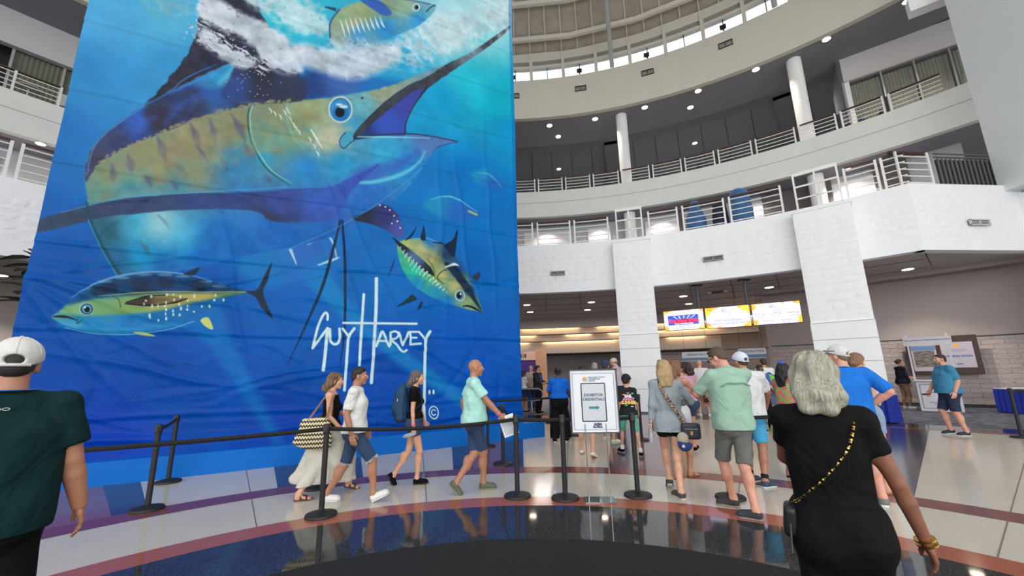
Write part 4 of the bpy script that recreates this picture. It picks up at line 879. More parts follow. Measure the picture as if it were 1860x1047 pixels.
bgp = [((200, 20), (84, 160, 220)), ((300, 30), (90, 172, 220)), ((170, 150), (60, 134, 206)), ((300, 130), (66, 146, 214)), ((120, 260), (46, 112, 198)), ((60, 400), (28, 92, 186)), ((100, 480), (20, 80, 176)), ((40, 560), (14, 76, 176)),
    ((60, 700), (8, 70, 180)), ((300, 680), (8, 75, 188)), ((250, 450), (20, 90, 185)), ((400, 650), (12, 80, 190)), ((500, 560), (18, 95, 200)), ((560, 430), (34, 108, 205)), ((700, 420), (26, 106, 202)), ((850, 480), (14, 100, 202)), ((900, 400), (14, 115, 212)),
    ((920, 250), (18, 150, 222)), ((900, 180), (16, 180, 222)), ((850, 150), (40, 188, 225)), ((800, 190), (26, 160, 225)), ((880, 60), (130, 212, 228)), ((900, 20), (190, 225, 236)), ((820, 60), (190, 224, 236)), ((560, 40), (60, 182, 226)), ((520, 20), (40, 186, 222)),
    ((700, 130), (44, 160, 222)), ((850, 650), (8, 86, 202)), ((900, 750), (4, 84, 206)), ((700, 700), (8, 74, 190)), ((500, 780), (8, 64, 180)), ((200, 800), (8, 60, 190)), ((350, 560), (14, 80, 182)), ((750, 320), (28, 120, 212)), ((850, 330), (18, 116, 212)), ((560, 160), (40, 110, 190)), ((700, -150), (120, 200, 230)), ((300, -150), (120, 190, 230))]
IMG[:] = up(idw(bgp, X[::8, ::8], Y[::8, ::8])) if False else up(idw(bgp, up(X[::16, ::16], (TH//8, TW//8)), up(Y[::16, ::16], (TH//8, TW//8))))
IMG *= (1+.10*(NC-.5)*2)[..., None]
# water surface foam
def foam(p, thr, col=(206, 216, 230), a=.95, soft=18, src=None):
    r = pmask(p, soft); 
    if r is None: return
    bx, m, x, y, sd = r; n_ = (NF if src is None else src)[bx]; q_ = n_*.55+.45*(1-np.abs(2*NR[bx]-1)); k = np.clip((q_+m*.3-thr-.06)*3.6, 0, 1)*np.clip(m*1.6, 0, 1)*a; sh_ = (.72+.42*NC2[bx])[..., None]; IMG[bx] = IMG[bx]*(1-k[..., None])+np.minimum(np.array(col, np.float32)*sh_, 236)*k[..., None]
# far, faint fish and the long tail sweep
stroke([(535, 455), (590, 520), (650, 585), (730, 650), (830, 720), (890, 775)], [30, 20, 12, 13, 12, 8], (34, 134, 216), 6, .75)
stroke([(360, 560), (400, 620), (440, 690), (480, 760), (510, 810)], [40, 20, 15, 11, 8], (26, 124, 208), 8, .55)
fill([(430, 470), (470, 440), (540, 425), (600, 440), (620, 470), (590, 500), (520, 520), (450, 510)], [((470, 470), (40, 130, 205)), ((560, 450), (70, 90, 190)), ((600, 480), (40, 120, 205))], 12, .6)
stroke([(560, 444), (590, 428), (604, 440), (612, 470)], [2, 2, 2, 1], (200, 220, 235), 1, .8); stroke([(528, 455), (538, 480)], [3, 1], (200, 225, 235), 1, .8); stroke([(578, 482), (600, 474), (616, 468)], [1, 3, 1], (200, 220, 235), 1, .8)
for p_ in ([(770, 370), (810, 358), (850, 372), (872, 392), (840, 404), (800, 396)], [(856, 316), (880, 306), (905, 325), (918, 343), (890, 345), (866, 332)]): fill(p_, [((p_[0][0], p_[0][1]), (44, 150, 205)), ((p_[2][0], p_[2][1]+20), (50, 100, 205))], 4, .8)
stroke([(782, 362), (820, 358), (866, 384)], [.5, 1.5, .5], (120, 215, 225), 1, .8); stroke([(852, 384), (866, 390)], 2, (200, 200, 90), 1, .8); stroke([(868, 314), (890, 318), (912, 340)], [.5, 1.5, .5], (90, 200, 215), 1, .7)
# sail
fill([(372, -60), (362, 25), (356, 58), (345, 88), (326, 118), (298, 152), (268, 188), (262, 204), (330, 212), (420, 200), (545, 182), (545, 140), (522, 104), (500, 66), (478, 30), (440, -60)], [((400, 60), (46, 44, 56)), ((330, 160), (50, 48, 60)), ((480, 130), (48, 44, 58)), ((430, 170), (64, 78, 150)), ((520, 150), (60, 62, 110))], 1.6, 1, True, 5, .25)
fill([(540, 150), (570, 130), (620, 128), (690, 140), (740, 152), (640, 172), (560, 182), (536, 182)], [((560, 160), (44, 60, 130)), ((620, 140), (70, 96, 180)), ((700, 150), (40, 110, 200))], 6, .9)
# body
fill([(157, 345), (155, 310), (164, 272), (192, 240), (240, 206), (300, 172), (360, 140), (412, 116), (424, 120), (410, 150), (400, 178), (455, 186), (520, 181), (575, 180), (640, 171), (700, 158), (760, 136), (800, 122), (770, 160), (700, 205), (645, 248), (640, 252), (700, 245), (770, 245), (832, 257), (800, 266), (775, 292), (745, 335), (690, 385), (600, 432), (500, 455), (400, 474), (300, 498), (222, 502), (203, 480), (180, 440), (165, 398)],
    [((200, 320), (132, 142, 108)), ((260, 280), (142, 148, 106)), ((350, 250), (150, 144, 98)), ((430, 230), (140, 136, 90)), ((300, 300), (140, 138, 96)), ((350, 310), (128, 134, 104)), ((500, 210), (134, 142, 110)), ((480, 250), (96, 146, 140)), ((560, 200), (150, 160, 110)), ((540, 230), (120, 160, 130)), ((590, 230), (160, 178, 150)), ((600, 250), (180, 180, 150)), ((660, 190), (110, 175, 195)), ((690, 165), (150, 160, 130)), ((650, 230), (70, 150, 200)),
     ((230, 345), (76, 132, 156)), ((320, 335), (84, 136, 156)), ((190, 350), (100, 140, 130)), ((430, 300), (60, 126, 186)), ((290, 400), (140, 196, 214)), ((250, 410), (70, 166, 214)), ((330, 430), (50, 156, 222)), ((190, 420), (46, 92, 120)), ((215, 470), (38, 96, 150)), ((260, 460), (30, 140, 205)), ((300, 488), (22, 104, 196)), ((370, 470), (22, 98, 194)), ((440, 458), (24, 98, 194)), ((520, 444), (30, 98, 196)), ((590, 428), (34, 98, 196)), ((680, 388), (36, 100, 198)), ((400, 430), (26, 104, 200)), ((500, 410), (40, 100, 200)), ((600, 380), (62, 100, 205)), ((560, 310), (50, 130, 208)), ((620, 300), (52, 150, 214)), ((700, 275), (60, 164, 220)), ((780, 256), (90, 120, 190)), ((740, 300), (46, 132, 216)), ((660, 350), (56, 110, 210)), ((440, 370), (60, 120, 205))], 2, 1, True, 2, .12)
fill([(157, 330), (156, 305), (165, 272), (192, 240), (240, 206), (300, 172), (360, 140), (412, 116), (424, 120), (412, 150), (402, 176), (455, 187), (545, 172), (545, 184), (455, 192), (400, 204), (350, 219), (290, 244), (230, 268), (186, 294), (168, 312)],
    [((170, 290), (70, 66, 96)), ((210, 255), (64, 66, 110)), ((250, 220), (60, 92, 190)), ((290, 220), (56, 54, 80)), ((330, 180), (62, 86, 196)), ((350, 200), (66, 60, 100)), ((400, 140), (60, 150, 215)), ((395, 170), (70, 130, 200)), ((440, 180), (60, 60, 84)), ((520, 178), (54, 56, 76))], 1.6, 1, True, 3, .2)
stroke([(158, 318), (170, 268), (200, 236), (250, 202), (310, 168), (370, 140), (414, 118)], [1, 1.5, 1.5, 1, 1.5, 2, 1], (70, 140, 220), 1.2, .8); stroke([(296, 176), (340, 140), (392, 116)], [1, 1.6, .6], (70, 130, 210), 1, .7)
stroke([(404, 150), (414, 134), (422, 122)], [8, 5, 2], (110, 190, 225), 4, .6)
for a_, b_, w2_ in (((232, 280), (240, 318), 8), ((380, 216), (392, 262), 6), ((318, 300), (340, 318), 6), ((262, 318), (275, 340), 6), ((400, 286), (412, 312), 5), ((284, 246), (302, 296), 8), ((345, 222), (364, 276), 7), ((352, 262), (378, 292), 3), ((420, 208), (446, 256), 8), ((442, 260), (464, 292), 7), ((203, 300), (206, 332), 7), ((288, 392), (310, 418), 3), ((256, 440), (270, 462), 4), ((312, 330), (322, 345), 5), ((480, 318), (492, 332), 4)): stroke([a_, ((a_[0]+b_[0])/2+2, (a_[1]+b_[1])/2), b_], [1, w2_, 1], (86, 90, 120), 2.6, .72)
for a_ in ((240, 300), (330, 270), (390, 255), (300, 275)): blob(a_, (26, 12), (160, 128, 84), 14, .35)
blob((480, 285), (22, 18), (48, 160, 218), 12, .6); blob((300, 418), (45, 22), (150, 205, 222), 18, .5)
stroke([(456, 186), (450, 215), (458, 262), (486, 308), (528, 338)], [1.4, 1.4, 1.6, 1.4, .6], (50, 92, 110), .8, .9); stroke([(460, 188), (454, 215), (462, 260), (490, 306), (530, 334)], [1, 1, 1.2, 1, .4], (150, 205, 205), .8, .8)
stroke([(522, 182), (522, 215), (532, 248), (552, 272)], [.8, 1.2, 1.2, .4], (120, 190, 190), .8, .8)
stroke([(565, 236), (578, 258), (586, 270)], [1.5, 2, .5], (225, 235, 225), .8, .9); stroke([(520, 196), (526, 206)], 1.5, (210, 220, 210), .8, .7)
fill([(262, 204), (300, 172), (352, 158), (392, 160), (430, 140), (545, 140), (545, 176), (455, 184), (400, 198), (350, 212), (290, 236)], [((290, 215), (56, 52, 70)), ((350, 180), (50, 50, 66)), ((380, 165), (56, 84, 170)), ((430, 160), (56, 70, 140)), ((470, 170), (50, 48, 60)), ((530, 160), (56, 54, 76))], 6, .72)
for a_, b_ in (((300, 226), (352, 176)), ((346, 200), (372, 170)), ((236, 250), (282, 214))): stroke([a_, ((a_[0]+b_[0])/2-4, (a_[1]+b_[1])/2-4), b_], [2, 8, 2], (70, 92, 196), 6, .5)
for k_ in range(60):
    t = k_/60; x_0 = 182+t*350; y_0 = np.interp(x_0, [182, 230, 290, 350, 400, 455, 520, 540], [294, 267, 243, 218, 203, 190, 182, 181]); blob((x_0+rng.normal()*2, y_0+rng.normal()*1.5), (rng.uniform(2, 5), rng.uniform(1.5, 3.5)), (150+rng.normal()*10, 146+rng.normal()*10, 104), 1.6, .7)
for _ in range(90):
    x_0 = rng.uniform(190, 560); y_0 = np.interp(x_0, [182, 290, 400, 560], [320, 275, 240, 215])+rng.uniform(0, 60); c3 = [(160, 150, 92), (96, 150, 140), (128, 108, 78), (150, 168, 130)][int(rng.integers(0, 4))]; blob((x_0, y_0), (rng.uniform(6, 16), rng.uniform(4, 9)), c3, 6, .28)
for q_ in ((488, 196), (496, 202), (506, 208), (514, 200), (524, 212), (534, 228), (540, 236), (530, 222), (568, 262), (574, 276), (560, 250)): stroke([q_, (q_[0]+4, q_[1]+4), (q_[0]+5, q_[1]+10)], [.6, 1.5, .5], (214, 222, 214), .7, .85)
# jaw, mouth and bill
fill([(640, 251), (690, 205), (738, 168), (772, 148), (800, 140), (770, 168), (748, 198), (737, 225), (735, 246), (690, 247)], [((700, 225), (64, 84, 196)), ((730, 180), (70, 70, 170)), ((660, 245), (50, 56, 120))], 1.2, 1)
fill([(638, 252), (660, 222), (700, 184), (740, 156), (776, 140), (812, 116), (860, 92), (900, 64), (926, 46), (922, 56), (880, 90), (838, 118), (806, 140), (776, 160), (752, 166), (716, 192), (680, 222), (656, 244)], [((700, 190), (58, 62, 74)), ((800, 128), (60, 62, 74)), ((862, 96), (120, 140, 156)), ((880, 80), (70, 72, 82)), ((915, 55), (54, 56, 66))], 1, 1, True, 1, .2)
stroke([(776, 158), (752, 192), (738, 222), (734, 246)], [2, 1, 1, 1], (46, 50, 66), .8); stroke([(640, 251), (690, 245), (760, 245), (832, 257)], [1.6, 1, 1, .8], (44, 52, 74), .8); stroke([(832, 257), (800, 266), (786, 276)], [.8, 1, .5], (60, 80, 150), .8)
stroke([(650, 248), (700, 249), (780, 252)], [1, 1.6, .6], (150, 215, 225), 1, .8)
fill([(632, 238), (620, 248), (617, 262), (624, 269), (636, 262), (642, 250)], (76, 160, 200), 1); stroke([(628, 240), (618, 252), (618, 264), (626, 269), (638, 258), (650, 250)], .8, (50, 64, 110), .7)
stroke([(570, 268), (600, 238), (640, 234)], [1, 5, 1], (190, 190, 160), 5, .5); blob((560, 214), (26, 10), (128, 120, 76), 8, .5)
# belly line and fins
stroke([(625, 340), (660, 318), (720, 300), (760, 276)], [6, 14, 10, 2], (70, 96, 200), 6, .7); stroke([(634, 332), (680, 330), (730, 316), (760, 296), (772, 276)], [2, 3.5, 3.5, 2, 1], (110, 200, 235), 2.2, .85)
fill([(70, 401), (100, 389), (150, 376), (220, 364), (300, 354), (380, 350), (450, 349), (520, 344), (560, 342), (600, 340), (640, 322), (690, 298), (640, 345), (622, 378), (600, 400), (540, 404), (505, 404), (485, 398), (472, 386), (430, 380), (360, 381), (280, 386), (200, 394), (130, 409), (68, 421)], [((90, 402), (58, 66, 92)), ((250, 372), (56, 64, 104)), ((400, 364), (58, 66, 132)), ((500, 375), (66, 74, 160)), ((490, 396), (54, 54, 80)), ((580, 365), (62, 90, 190)), ((650, 330), (64, 84, 186))], 1.6, .95, True, 1.5, .12)
stroke([(110, 386), (220, 362), (380, 348), (520, 340)], [.6, 1.2, 1.2, .5], (90, 160, 220), 1, .7)
fill([(640, 398), (668, 384), (694, 371), (716, 382), (730, 405), (735, 428), (722, 432), (704, 420), (676, 408)], [((660, 396), (44, 44, 66)), ((700, 395), (60, 56, 120)), ((728, 415), (80, 84, 170))], 1.2); 
for q_ in ((700, 376), (708, 382), (716, 392), (722, 402), (712, 406), (727, 414), (690, 373)): blob(q_, (1.6, 1.6), (200, 215, 230), .7)
stroke([(618, 402), (606, 450), (586, 520), (556, 590), (522, 664)], [1.6, 2.6, 2.8, 1.8, .4], (28, 40, 66), .9, .95); stroke([(622, 402), (626, 470), (627, 560), (624, 620), (617, 668)], [1.6, 2.4, 2.2, 1.6, .4], (28, 40, 66), .9, .95)
stroke([(768, 305), (700, 360), (620, 410), (520, 455)], .7, (110, 180, 225), .8, .5)
stroke([(158, 370), (170, 415), (190, 455), (212, 492), (224, 502)], [2, 3, 4, 4, 1], (34, 70, 92), 2, .8); stroke([(160, 400), (184, 452), (212, 500)], 1, (90, 180, 220), 1, .6)
# eye
blob((618.5, 199), (22, 24), (196, 214, 216), 1.2); blob((618.5, 199), (19.5, 21.5), (60, 140, 214), .8); blob((619, 206), (15, 13), (44, 112, 196), 2); blob((617.5, 204), (8.5, 9), (26, 28, 36), .9); blob((624, 194), (8, 3), (206, 226, 236), 1.4, .9); blob((616, 190), (6, 2.2), (220, 235, 240), 1.2, .8)
stroke([(605, 186), (618, 180), (630, 186), (634, 198)], .7, (90, 96, 120), .6); blob((658, 178), (2.2, 1.6), (70, 40, 40), .7)
# foam over the sail and round the upper fish
foam([(362, -6), (400, 2), (450, 30), (500, 58), (548, 90), (540, 112), (490, 94), (440, 72), (395, 47), (362, 28)], .47, soft=9); foam([(350, 48), (380, 56), (420, 88), (462, 114), (440, 122), (400, 102), (360, 74)], .52, soft=7)
foam([(545, 84), (600, 92), (660, 88), (725, 84), (704, 118), (640, 140), (570, 122), (548, 112)], .36, soft=12); foam([(470, 84), (520, 98), (548, 128), (522, 134), (480, 116)], .5, soft=8); foam([(430, -20), (520, 2), (600, 46), (560, 62), (480, 22)], .5, (196, 226, 236), .85, 12)
for _ in range(26):
    t = rng.random(); x_0, y_0 = 356+t*120+rng.normal()*6, 44+t*76+rng.normal()*6; stroke([(x_0, y_0), (x_0+rng.uniform(5, 12), y_0+rng.uniform(2, 7)), (x_0+rng.uniform(14, 22), y_0+rng.uniform(6, 14))], [.5, 1.6, .4], (206, 212, 226), .8, .8)
foam([(700, 100), (760, 40), (830, 20), (960, -20), (960, 40), (880, 70), (820, 100), (750, 120)], .6, (205, 226, 238), .8, 26); foam([(440, -30), (560, -10), (620, 40), (560, 50), (480, 20)], .7, (200, 222, 232), .7); foam([(470, 40), (520, 70), (545, 110), (500, 100)], .6)
foam([(240, -20), (330, -20), (350, 30), (290, 26)], .68, (150, 196, 205), .7)
for _ in range(150):
    t = rng.random(); x_0 = 350+t*130+rng.normal()*10; y_0 = 55+t*62+rng.normal()*9; blob((x_0, y_0), (rng.uniform(.6, 1.8), rng.uniform(.6, 1.4)), (214, 220, 232), .6, .9)
for _ in range(40): blob((460+rng.normal()*22, 150+rng.normal()*20), (1, .9), (200, 208, 225), .6, .8)
# upper tuna
fill([(594, 12), (608, 18), (604, 14), (612, 22)], (40, 60, 100), 1); stroke([(590, 14), (608, 18)], [1, 3], (50, 70, 110), 1)
fill([(600, 66), (602, 40), (618, 18), (650, 4), (700, -4), (750, 0), (786, 8), (791, 14), (782, 28), (760, 46), (720, 64), (680, 78), (640, 87), (612, 84)], [((620, 30), (140, 170, 130)), ((660, 20), (150, 170, 110)), ((640, 40), (160, 165, 120)), ((606, 60), (150, 170, 160)), ((700, 10), (130, 150, 120)), ((740, 10), (150, 180, 150)), ((650, 60), (70, 150, 220)), ((700, 50), (50, 138, 218)), ((760, 35), (60, 150, 226)), ((780, 14), (110, 170, 190))], 1.2, 1, True, 1, .1)
fill([(640, -30), (670, -12), (700, 8), (712, 22), (700, 28), (680, 18), (650, -4)], (60, 96, 190), 1.5); stroke([(600, 68), (600, 42), (616, 18)], 1.5, (60, 70, 120), 1, .8)
for k_ in range(9): xx_ = 618+k_*9; stroke([(xx_, 36-k_*.8), (xx_+5, 52-k_), (xx_+9, 66-k_*2)], [.6, 1.8, .5], (214, 228, 236), .7, .9)
blob((756, 13), (7, 7), (210, 222, 226), .8); blob((756, 13), (5, 5.4), (110, 150, 170), .7); blob((757, 13), (3, 3.4), (22, 24, 34), .6); stroke([(774, 22), (782, 14), (790, 10)], 1, (40, 60, 110), .7); foam([(600, 70), (660, 72), (700, 84), (650, 100), (606, 96)], .6, (190, 214, 232), .8, 10, NS)
stroke([(780, 8), (740, -1), (690, -6)], 1.5, (90, 90, 130), 1, .7)
# left tuna
fill([(96, 577), (108, 566), (134, 545), (166, 520), (208, 503), (270, 494), (330, 498), (380, 510), (425, 524), (462, 531), (425, 538), (385, 560), (330, 588), (270, 604), (210, 608), (150, 601), (112, 588)],
    [((140, 545), (24, 80, 150)), ((200, 515), (30, 80, 150)), ((290, 512), (28, 74, 146)), ((270, 530), (28, 60, 110)), ((350, 520), (24, 66, 134)), ((400, 528), (30, 64, 110)), ((120, 566), (90, 150, 150)), ((190, 560), (60, 140, 170)), ((130, 588), (60, 150, 210)), ((170, 590), (40, 130, 206)), ((230, 590), (34, 122, 206)), ((300, 585), (26, 108, 196)), ((360, 568), (24, 104, 190)), ((250, 575), (34, 120, 200)), ((320, 570), (28, 110, 194)), ((400, 545), (24, 100, 180))], 1.1, 1, True, 1, .1)
fill([(112, 566), (150, 548), (200, 542), (250, 536), (320, 532), (400, 532), (446, 531), (400, 540), (340, 552), (300, 562), (250, 570), (200, 572), (160, 574), (130, 572)], [((130, 562), (130, 176, 120)), ((200, 552), (120, 160, 110)), ((230, 560), (130, 170, 80)), ((300, 550), (170, 176, 66)), ((360, 540), (196, 176, 60)), ((420, 535), (120, 140, 70))], 3.5, .92)
for q_, r_ in (((130, 590), (24, 5)), ((215, 600), (60, 3)), ((300, 592), (40, 4))): blob(q_, r_, (80, 168, 220), 4, .5)
fill([(140, 548), (168, 524), (210, 508), (270, 500), (330, 503), (390, 514), (440, 527), (380, 530), (300, 530), (240, 534), (190, 540), (158, 546)], [((170, 535), (26, 60, 110)), ((250, 520), (24, 40, 74)), ((320, 515), (26, 52, 100)), ((400, 524), (28, 50, 90))], 3, .6)
for q_ in ((190, 512), (222, 505), (262, 499), (300, 499), (332, 502), (372, 512), (398, 520)): blob(q_, (13, 2.5), (120, 160, 205), 2, .6)
for c_ in ((200, 524), (255, 518), (300, 514), (362, 520), (180, 530)): blob(c_, (15, 10), (30, 40, 66), 4, .75)
stroke([(130, 542), (170, 518), (215, 502), (275, 494), (335, 498), (385, 511)], [.6, 1.4, 1.8, 1.6, 1.2, .5], (130, 170, 215), 1, .8); stroke([(180, 538), (230, 534), (290, 530), (370, 530), (450, 531)], [.5, 1, 1, 1, .6], (200, 190, 90), .8, .7)
fill([(228, 551), (262, 540), (300, 537), (338, 543), (310, 551), (262, 555)], [((250, 548), (60, 52, 44)), ((300, 543), (140, 110, 60))], .9); stroke([(228, 552), (270, 555), (315, 550), (340, 543)], 1.2, (24, 28, 36), .7); stroke([(230, 549), (265, 539), (300, 536)], 1, (24, 40, 70), .7)
for i_ in range(13):
    for j_ in range(6):
        if rng.random() > .3 and 536+j_*9 < 596-i_*4.2: blob((262+i_*13+rng.normal()*1.5, 537+j_*8.5+rng.normal()*2), (rng.uniform(1.2, 2.4), rng.uniform(1.8, 4)), (206, 226, 206), .6, .85)
fill([(446, 530), (466, 527), (478, 506), (494, 477), (486, 510), (478, 530), (486, 556), (496, 580), (476, 560), (464, 540)], (34, 44, 66), .9); fill([(333, 498), (345, 492), (362, 486), (352, 500)], (30, 44, 70), .9)
fill([(364, 582), (378, 577), (387, 598), (374, 594)], (206, 216, 90), .9); fill([(242, 604), (262, 604), (282, 611), (256, 609)], (190, 200, 90), .9)
blob((158, 562), (13, 11.5), (150, 190, 200), 1); blob((158.5, 562), (11, 10), (24, 40, 60), .8); blob((158.5, 562), (9, 8.4), (90, 150, 190), .8); blob((159, 563), (5, 5), (16, 18, 24), .7); blob((155, 559), (2, 1.6), (230, 240, 245), .6)
fill([(97, 576), (112, 573), (128, 576), (142, 583), (126, 579), (112, 578)], (26, 30, 40), .8); stroke([(142, 580), (141, 588), (148, 584)], 1, (40, 80, 110), .7); stroke([(120, 596), (170, 606), (230, 608), (300, 600), (352, 584)], .8, (130, 196, 226), .8, .8); stroke([(205, 538), (216, 545), (220, 560)], .9, (70, 90, 60), .7)
# right tuna
fill([(722, 446), (735, 436), (770, 434), (806, 448), (836, 478), (858, 515), (872, 552), (876, 566), (850, 562), (815, 552), (776, 536), (746, 512), (728, 482)],
    [((735, 445), (180, 190, 90)), ((765, 455), (196, 186, 90)), ((785, 475), (190, 180, 80)), ((800, 500), (200, 186, 80)), ((825, 520), (190, 190, 90)), ((850, 545), (150, 180, 110)), ((730, 465), (60, 170, 150)), ((755, 490), (40, 190, 170)), ((780, 505), (80, 190, 130)), ((790, 530), (30, 150, 210)), ((760, 515), (30, 140, 215)), ((810, 548), (24, 120, 210)), ((780, 438), (40, 110, 200)), ((810, 465), (26, 56, 110)), ((830, 490), (30, 70, 150)), ((855, 530), (26, 60, 120))], 1.2, 1, True, 1, .1)
fill([(806, 478), (822, 500), (850, 535), (876, 566), (864, 540), (846, 508), (826, 484)], (26, 40, 66), 1.2, .9); stroke([(808, 486), (824, 481), (832, 483)], [1, 3, 1], (210, 220, 230), 1); stroke([(742, 437), (775, 433), (812, 450)], [.6, 1.5, .6], (90, 170, 225), 1, .8); stroke([(846, 508), (862, 522), (870, 540)], [1, 1.4, .5], (70, 150, 220), 1, .7)
fill([(713, 431), (730, 443), (756, 462), (778, 482), (790, 502), (772, 494), (750, 474), (728, 452)], [((730, 446), (34, 40, 60)), ((756, 466), (90, 110, 160)), ((780, 492), (30, 36, 52))], .9); stroke([(789, 502), (788, 490), (776, 470)], 1, (120, 120, 40), .8)
fill([(736, 437), (748, 424), (757, 411), (748, 430)], (24, 36, 66), .9); fill([(764, 434), (767, 420), (770, 411), (773, 436)], (24, 36, 66), .9); fill([(806, 446), (822, 436), (831, 417), (828, 448), (824, 468), (812, 456)], (24, 36, 64), .9); fill([(858, 503), (870, 494), (872, 500), (866, 512)], (50, 60, 90), .9); fill([(720, 558), (736, 546), (748, 536), (757, 544), (744, 550)], (30, 50, 70), .9); fill([(758, 564), (762, 552), (768, 548), (765, 558)], (30, 50, 90), .9); stroke([(706, 500), (712, 486), (717, 470)], [.6, 1.8, .6], (40, 60, 130), .8); stroke([(786, 440), (800, 443), (806, 446)], [.6, 2, .6], (30, 40, 66), .8)
for i_ in range(11):
    for j_ in range(6): blob((728+i_*6+j_*4.5+rng.normal()*.6, 450+i_*5.6+j_*8-i_*.3*j_), (.9, 2.2), (216, 232, 214), .6, .8)
blob((836, 537), (9, 10), (200, 222, 214), .9); blob((836, 537), (7.4, 8.6), (90, 130, 160), .8); blob((834.5, 537), (4.6, 5.4), (16, 18, 28), .7); blob((837, 534), (1.8, 1.8), (235, 240, 245), .6); stroke([(841, 557), (850, 556), (862, 560), (875, 567)], [.8, 1.6, 2, .6], (24, 30, 44), .7); stroke([(806, 516), (794, 505), (802, 494), (812, 490)], .9, (60, 80, 50), .7)
# signature
SG = (208, 228, 234); z5 = lambda q: (540+q[0]/3.489, 480+q[1]/3.489)
for pts, w_ in (([(192, 352), (193, 325), (181, 308), (160, 330), (132, 395), (110, 480), (98, 532)], 2.4), ([(98, 532), (130, 490), (190, 408)], 2.4), ([(192, 408), (182, 520), (174, 600), (164, 672)], 3.1), ([(207, 412), (208, 450), (212, 488), (235, 508), (260, 498), (270, 462), (268, 410)], 2.5), ([(289, 410), (325, 456)], 2.3), ([(362, 408), (327, 462), (317, 560), (308, 680), (299, 800)], 2.7),
    ([(422, 192), (412, 330), (403, 480), (394, 640)], 2.6), ([(502, 92), (500, 250), (493, 400), (482, 600), (470, 752)], 3.1), ([(292, 373), (500, 376), (755, 379)], 2.1), ([(502, 520), (520, 470), (540, 428), (562, 478), (582, 522)], 2.2), ([(512, 486), (566, 488)], 1.9), ([(590, 512), (590, 440)], 2.1),
    ([(590, 434), (622, 428), (640, 448), (624, 472), (596, 480), (630, 512), (655, 546), (675, 556), (692, 546)], 2.), ([(642, 436), (668, 514), (704, 432)], 2.2), ([(714, 430), (716, 510), (780, 505)], 2.1), ([(714, 431), (765, 430)], 1.9), ([(716, 468), (754, 468)], 1.8), ([(772, 432), (812, 482)], 2.1), ([(840, 428), (813, 482), (809, 600), (807, 760), (804, 880), (802, 1000)], 2.7)):
    stroke([z5(q) for q in pts], w_, SG, .7, 1, len(pts) > 3)
for q_ in ((838, 812), (864, 811)): blob(z5(q_), (2.1, 4.6), SG, .6)
cc_ = z5((864, 941)); stroke([(cc_[0]+8.3*math.cos(t), cc_[1]+11*math.sin(t)) for t in np.linspace(0, 2*PI, 25)], 1.1, SG, .6, 1, False); stroke([(cc_[0]+4*math.cos(t), cc_[1]+5*math.sin(t)) for t in np.linspace(.7, 2*PI-.7, 14)], 1.1, SG, .6, 1, False)
# border strip at the right edge
k_ = (uu > 1-.012); IMG[k_] = IMG[k_]*.6+np.array((20, 90, 190))*.4
IMG = np.clip(IMG, 0, 255)
im = bpy.data.images.new('tarpaulin_print', TW, TH); px_ = np.ones((TH, TW, 4), np.float32); mx_ = IMG.max(-1, keepdims=True); sat_ = (mx_-IMG.min(-1, keepdims=True))/(mx_+1); yel_ = np.clip((IMG[..., :1]-IMG[..., 2:])/60, 0, 1)*.34; gy_ = IMG.mean(-1, keepdims=True); IMG = IMG*(1-yel_)+(gy_*np.array((1., 1.02, 1.0), np.float32))*yel_
bs_ = sat_*(1-np.clip(yel_*3, 0, 1)); IMG = IMG-np.array((16, 0, 0), np.float32)*bs_; IMG = np.clip(IMG, 0, 255); px_[..., :3] = IMG/255*(.94-bs_*np.array((.02, .03, .1), np.float32)); im.pixels.foreach_set(px_.ravel()); im.update(); im.pack()
tm = bpy.data.materials.new('printed_tarpaulin'); tm.use_nodes = True; n = tm.node_tree; b_s = n.nodes['Principled BSDF']; b_s.inputs['Roughness'].default_value = .42; b_s.inputs['Specular IOR Level'].default_value = .1
ti = n.nodes.new('ShaderNodeTexImage'); ti.image = im; n.links.new(ti.outputs[0], b_s.inputs['Base Color']); tcx = n.nodes.new('ShaderNodeTexCoord'); mp_ = n.nodes.new('ShaderNodeMapping'); mp_.inputs['Scale'].default_value = (1, 1, 2.4); nz_ = n.nodes.new('ShaderNodeTexNoise'); nz_.inputs['Scale'].default_value = 1.2; nz_.inputs['Detail'].default_value = 5; nz_.inputs['Distortion'].default_value = 1.2
n.links.new(tcx.outputs['Object'], mp_.inputs[0]); n.links.new(mp_.outputs[0], nz_.inputs[0]); bp_ = n.nodes.new('ShaderNodeBump'); bp_.inputs['Strength'].default_value = .8; bp_.inputs['Distance'].default_value = .03; n.links.new(nz_.outputs[0], bp_.inputs['Height']); n.links.new(bp_.outputs[0], b_s.inputs['Normal'])
# cloth geometry
NX, NZ = 240, 520; U_, V_ = np.meshgrid(np.linspace(0, 1, NX+1), np.linspace(0, 1, NZ+1)); xs_ = U_*BWd; zs_ = BZ0+(BZ1-BZ0)*V_; rr_g = np.random.default_rng(11); dsp = .012*np.sin(xs_*2.1+1.2*np.sin(zs_*.9))+.01*np.sin(zs_*2.7+xs_*1.1)
for _ in range(46):
    a = rr_g.uniform(-.5, .5) if rr_g.random() > .35 else rr_g.uniform(1.0, 2.1); cx_, cz_ = rr_g.uniform(0, BWd), rr_g.uniform(.3, 11)*rr_g.uniform(.2, 1); ln_ = rr_g.uniform(.5, 1.8); dx_, dz_ = xs_-cx_, zs_-cz_; q1_ = dx_*math.cos(a)+dz_*math.sin(a); q2_ = -dx_*math.sin(a)+dz_*math.cos(a)+.05*np.sin(q1_*2.3)
    dsp += rr_g.uniform(.012, .034)*np.exp(-(q1_/ln_)**2-(q2_/rr_g.uniform(.03, .08))**2)*rr_g.choice([-1, 1])
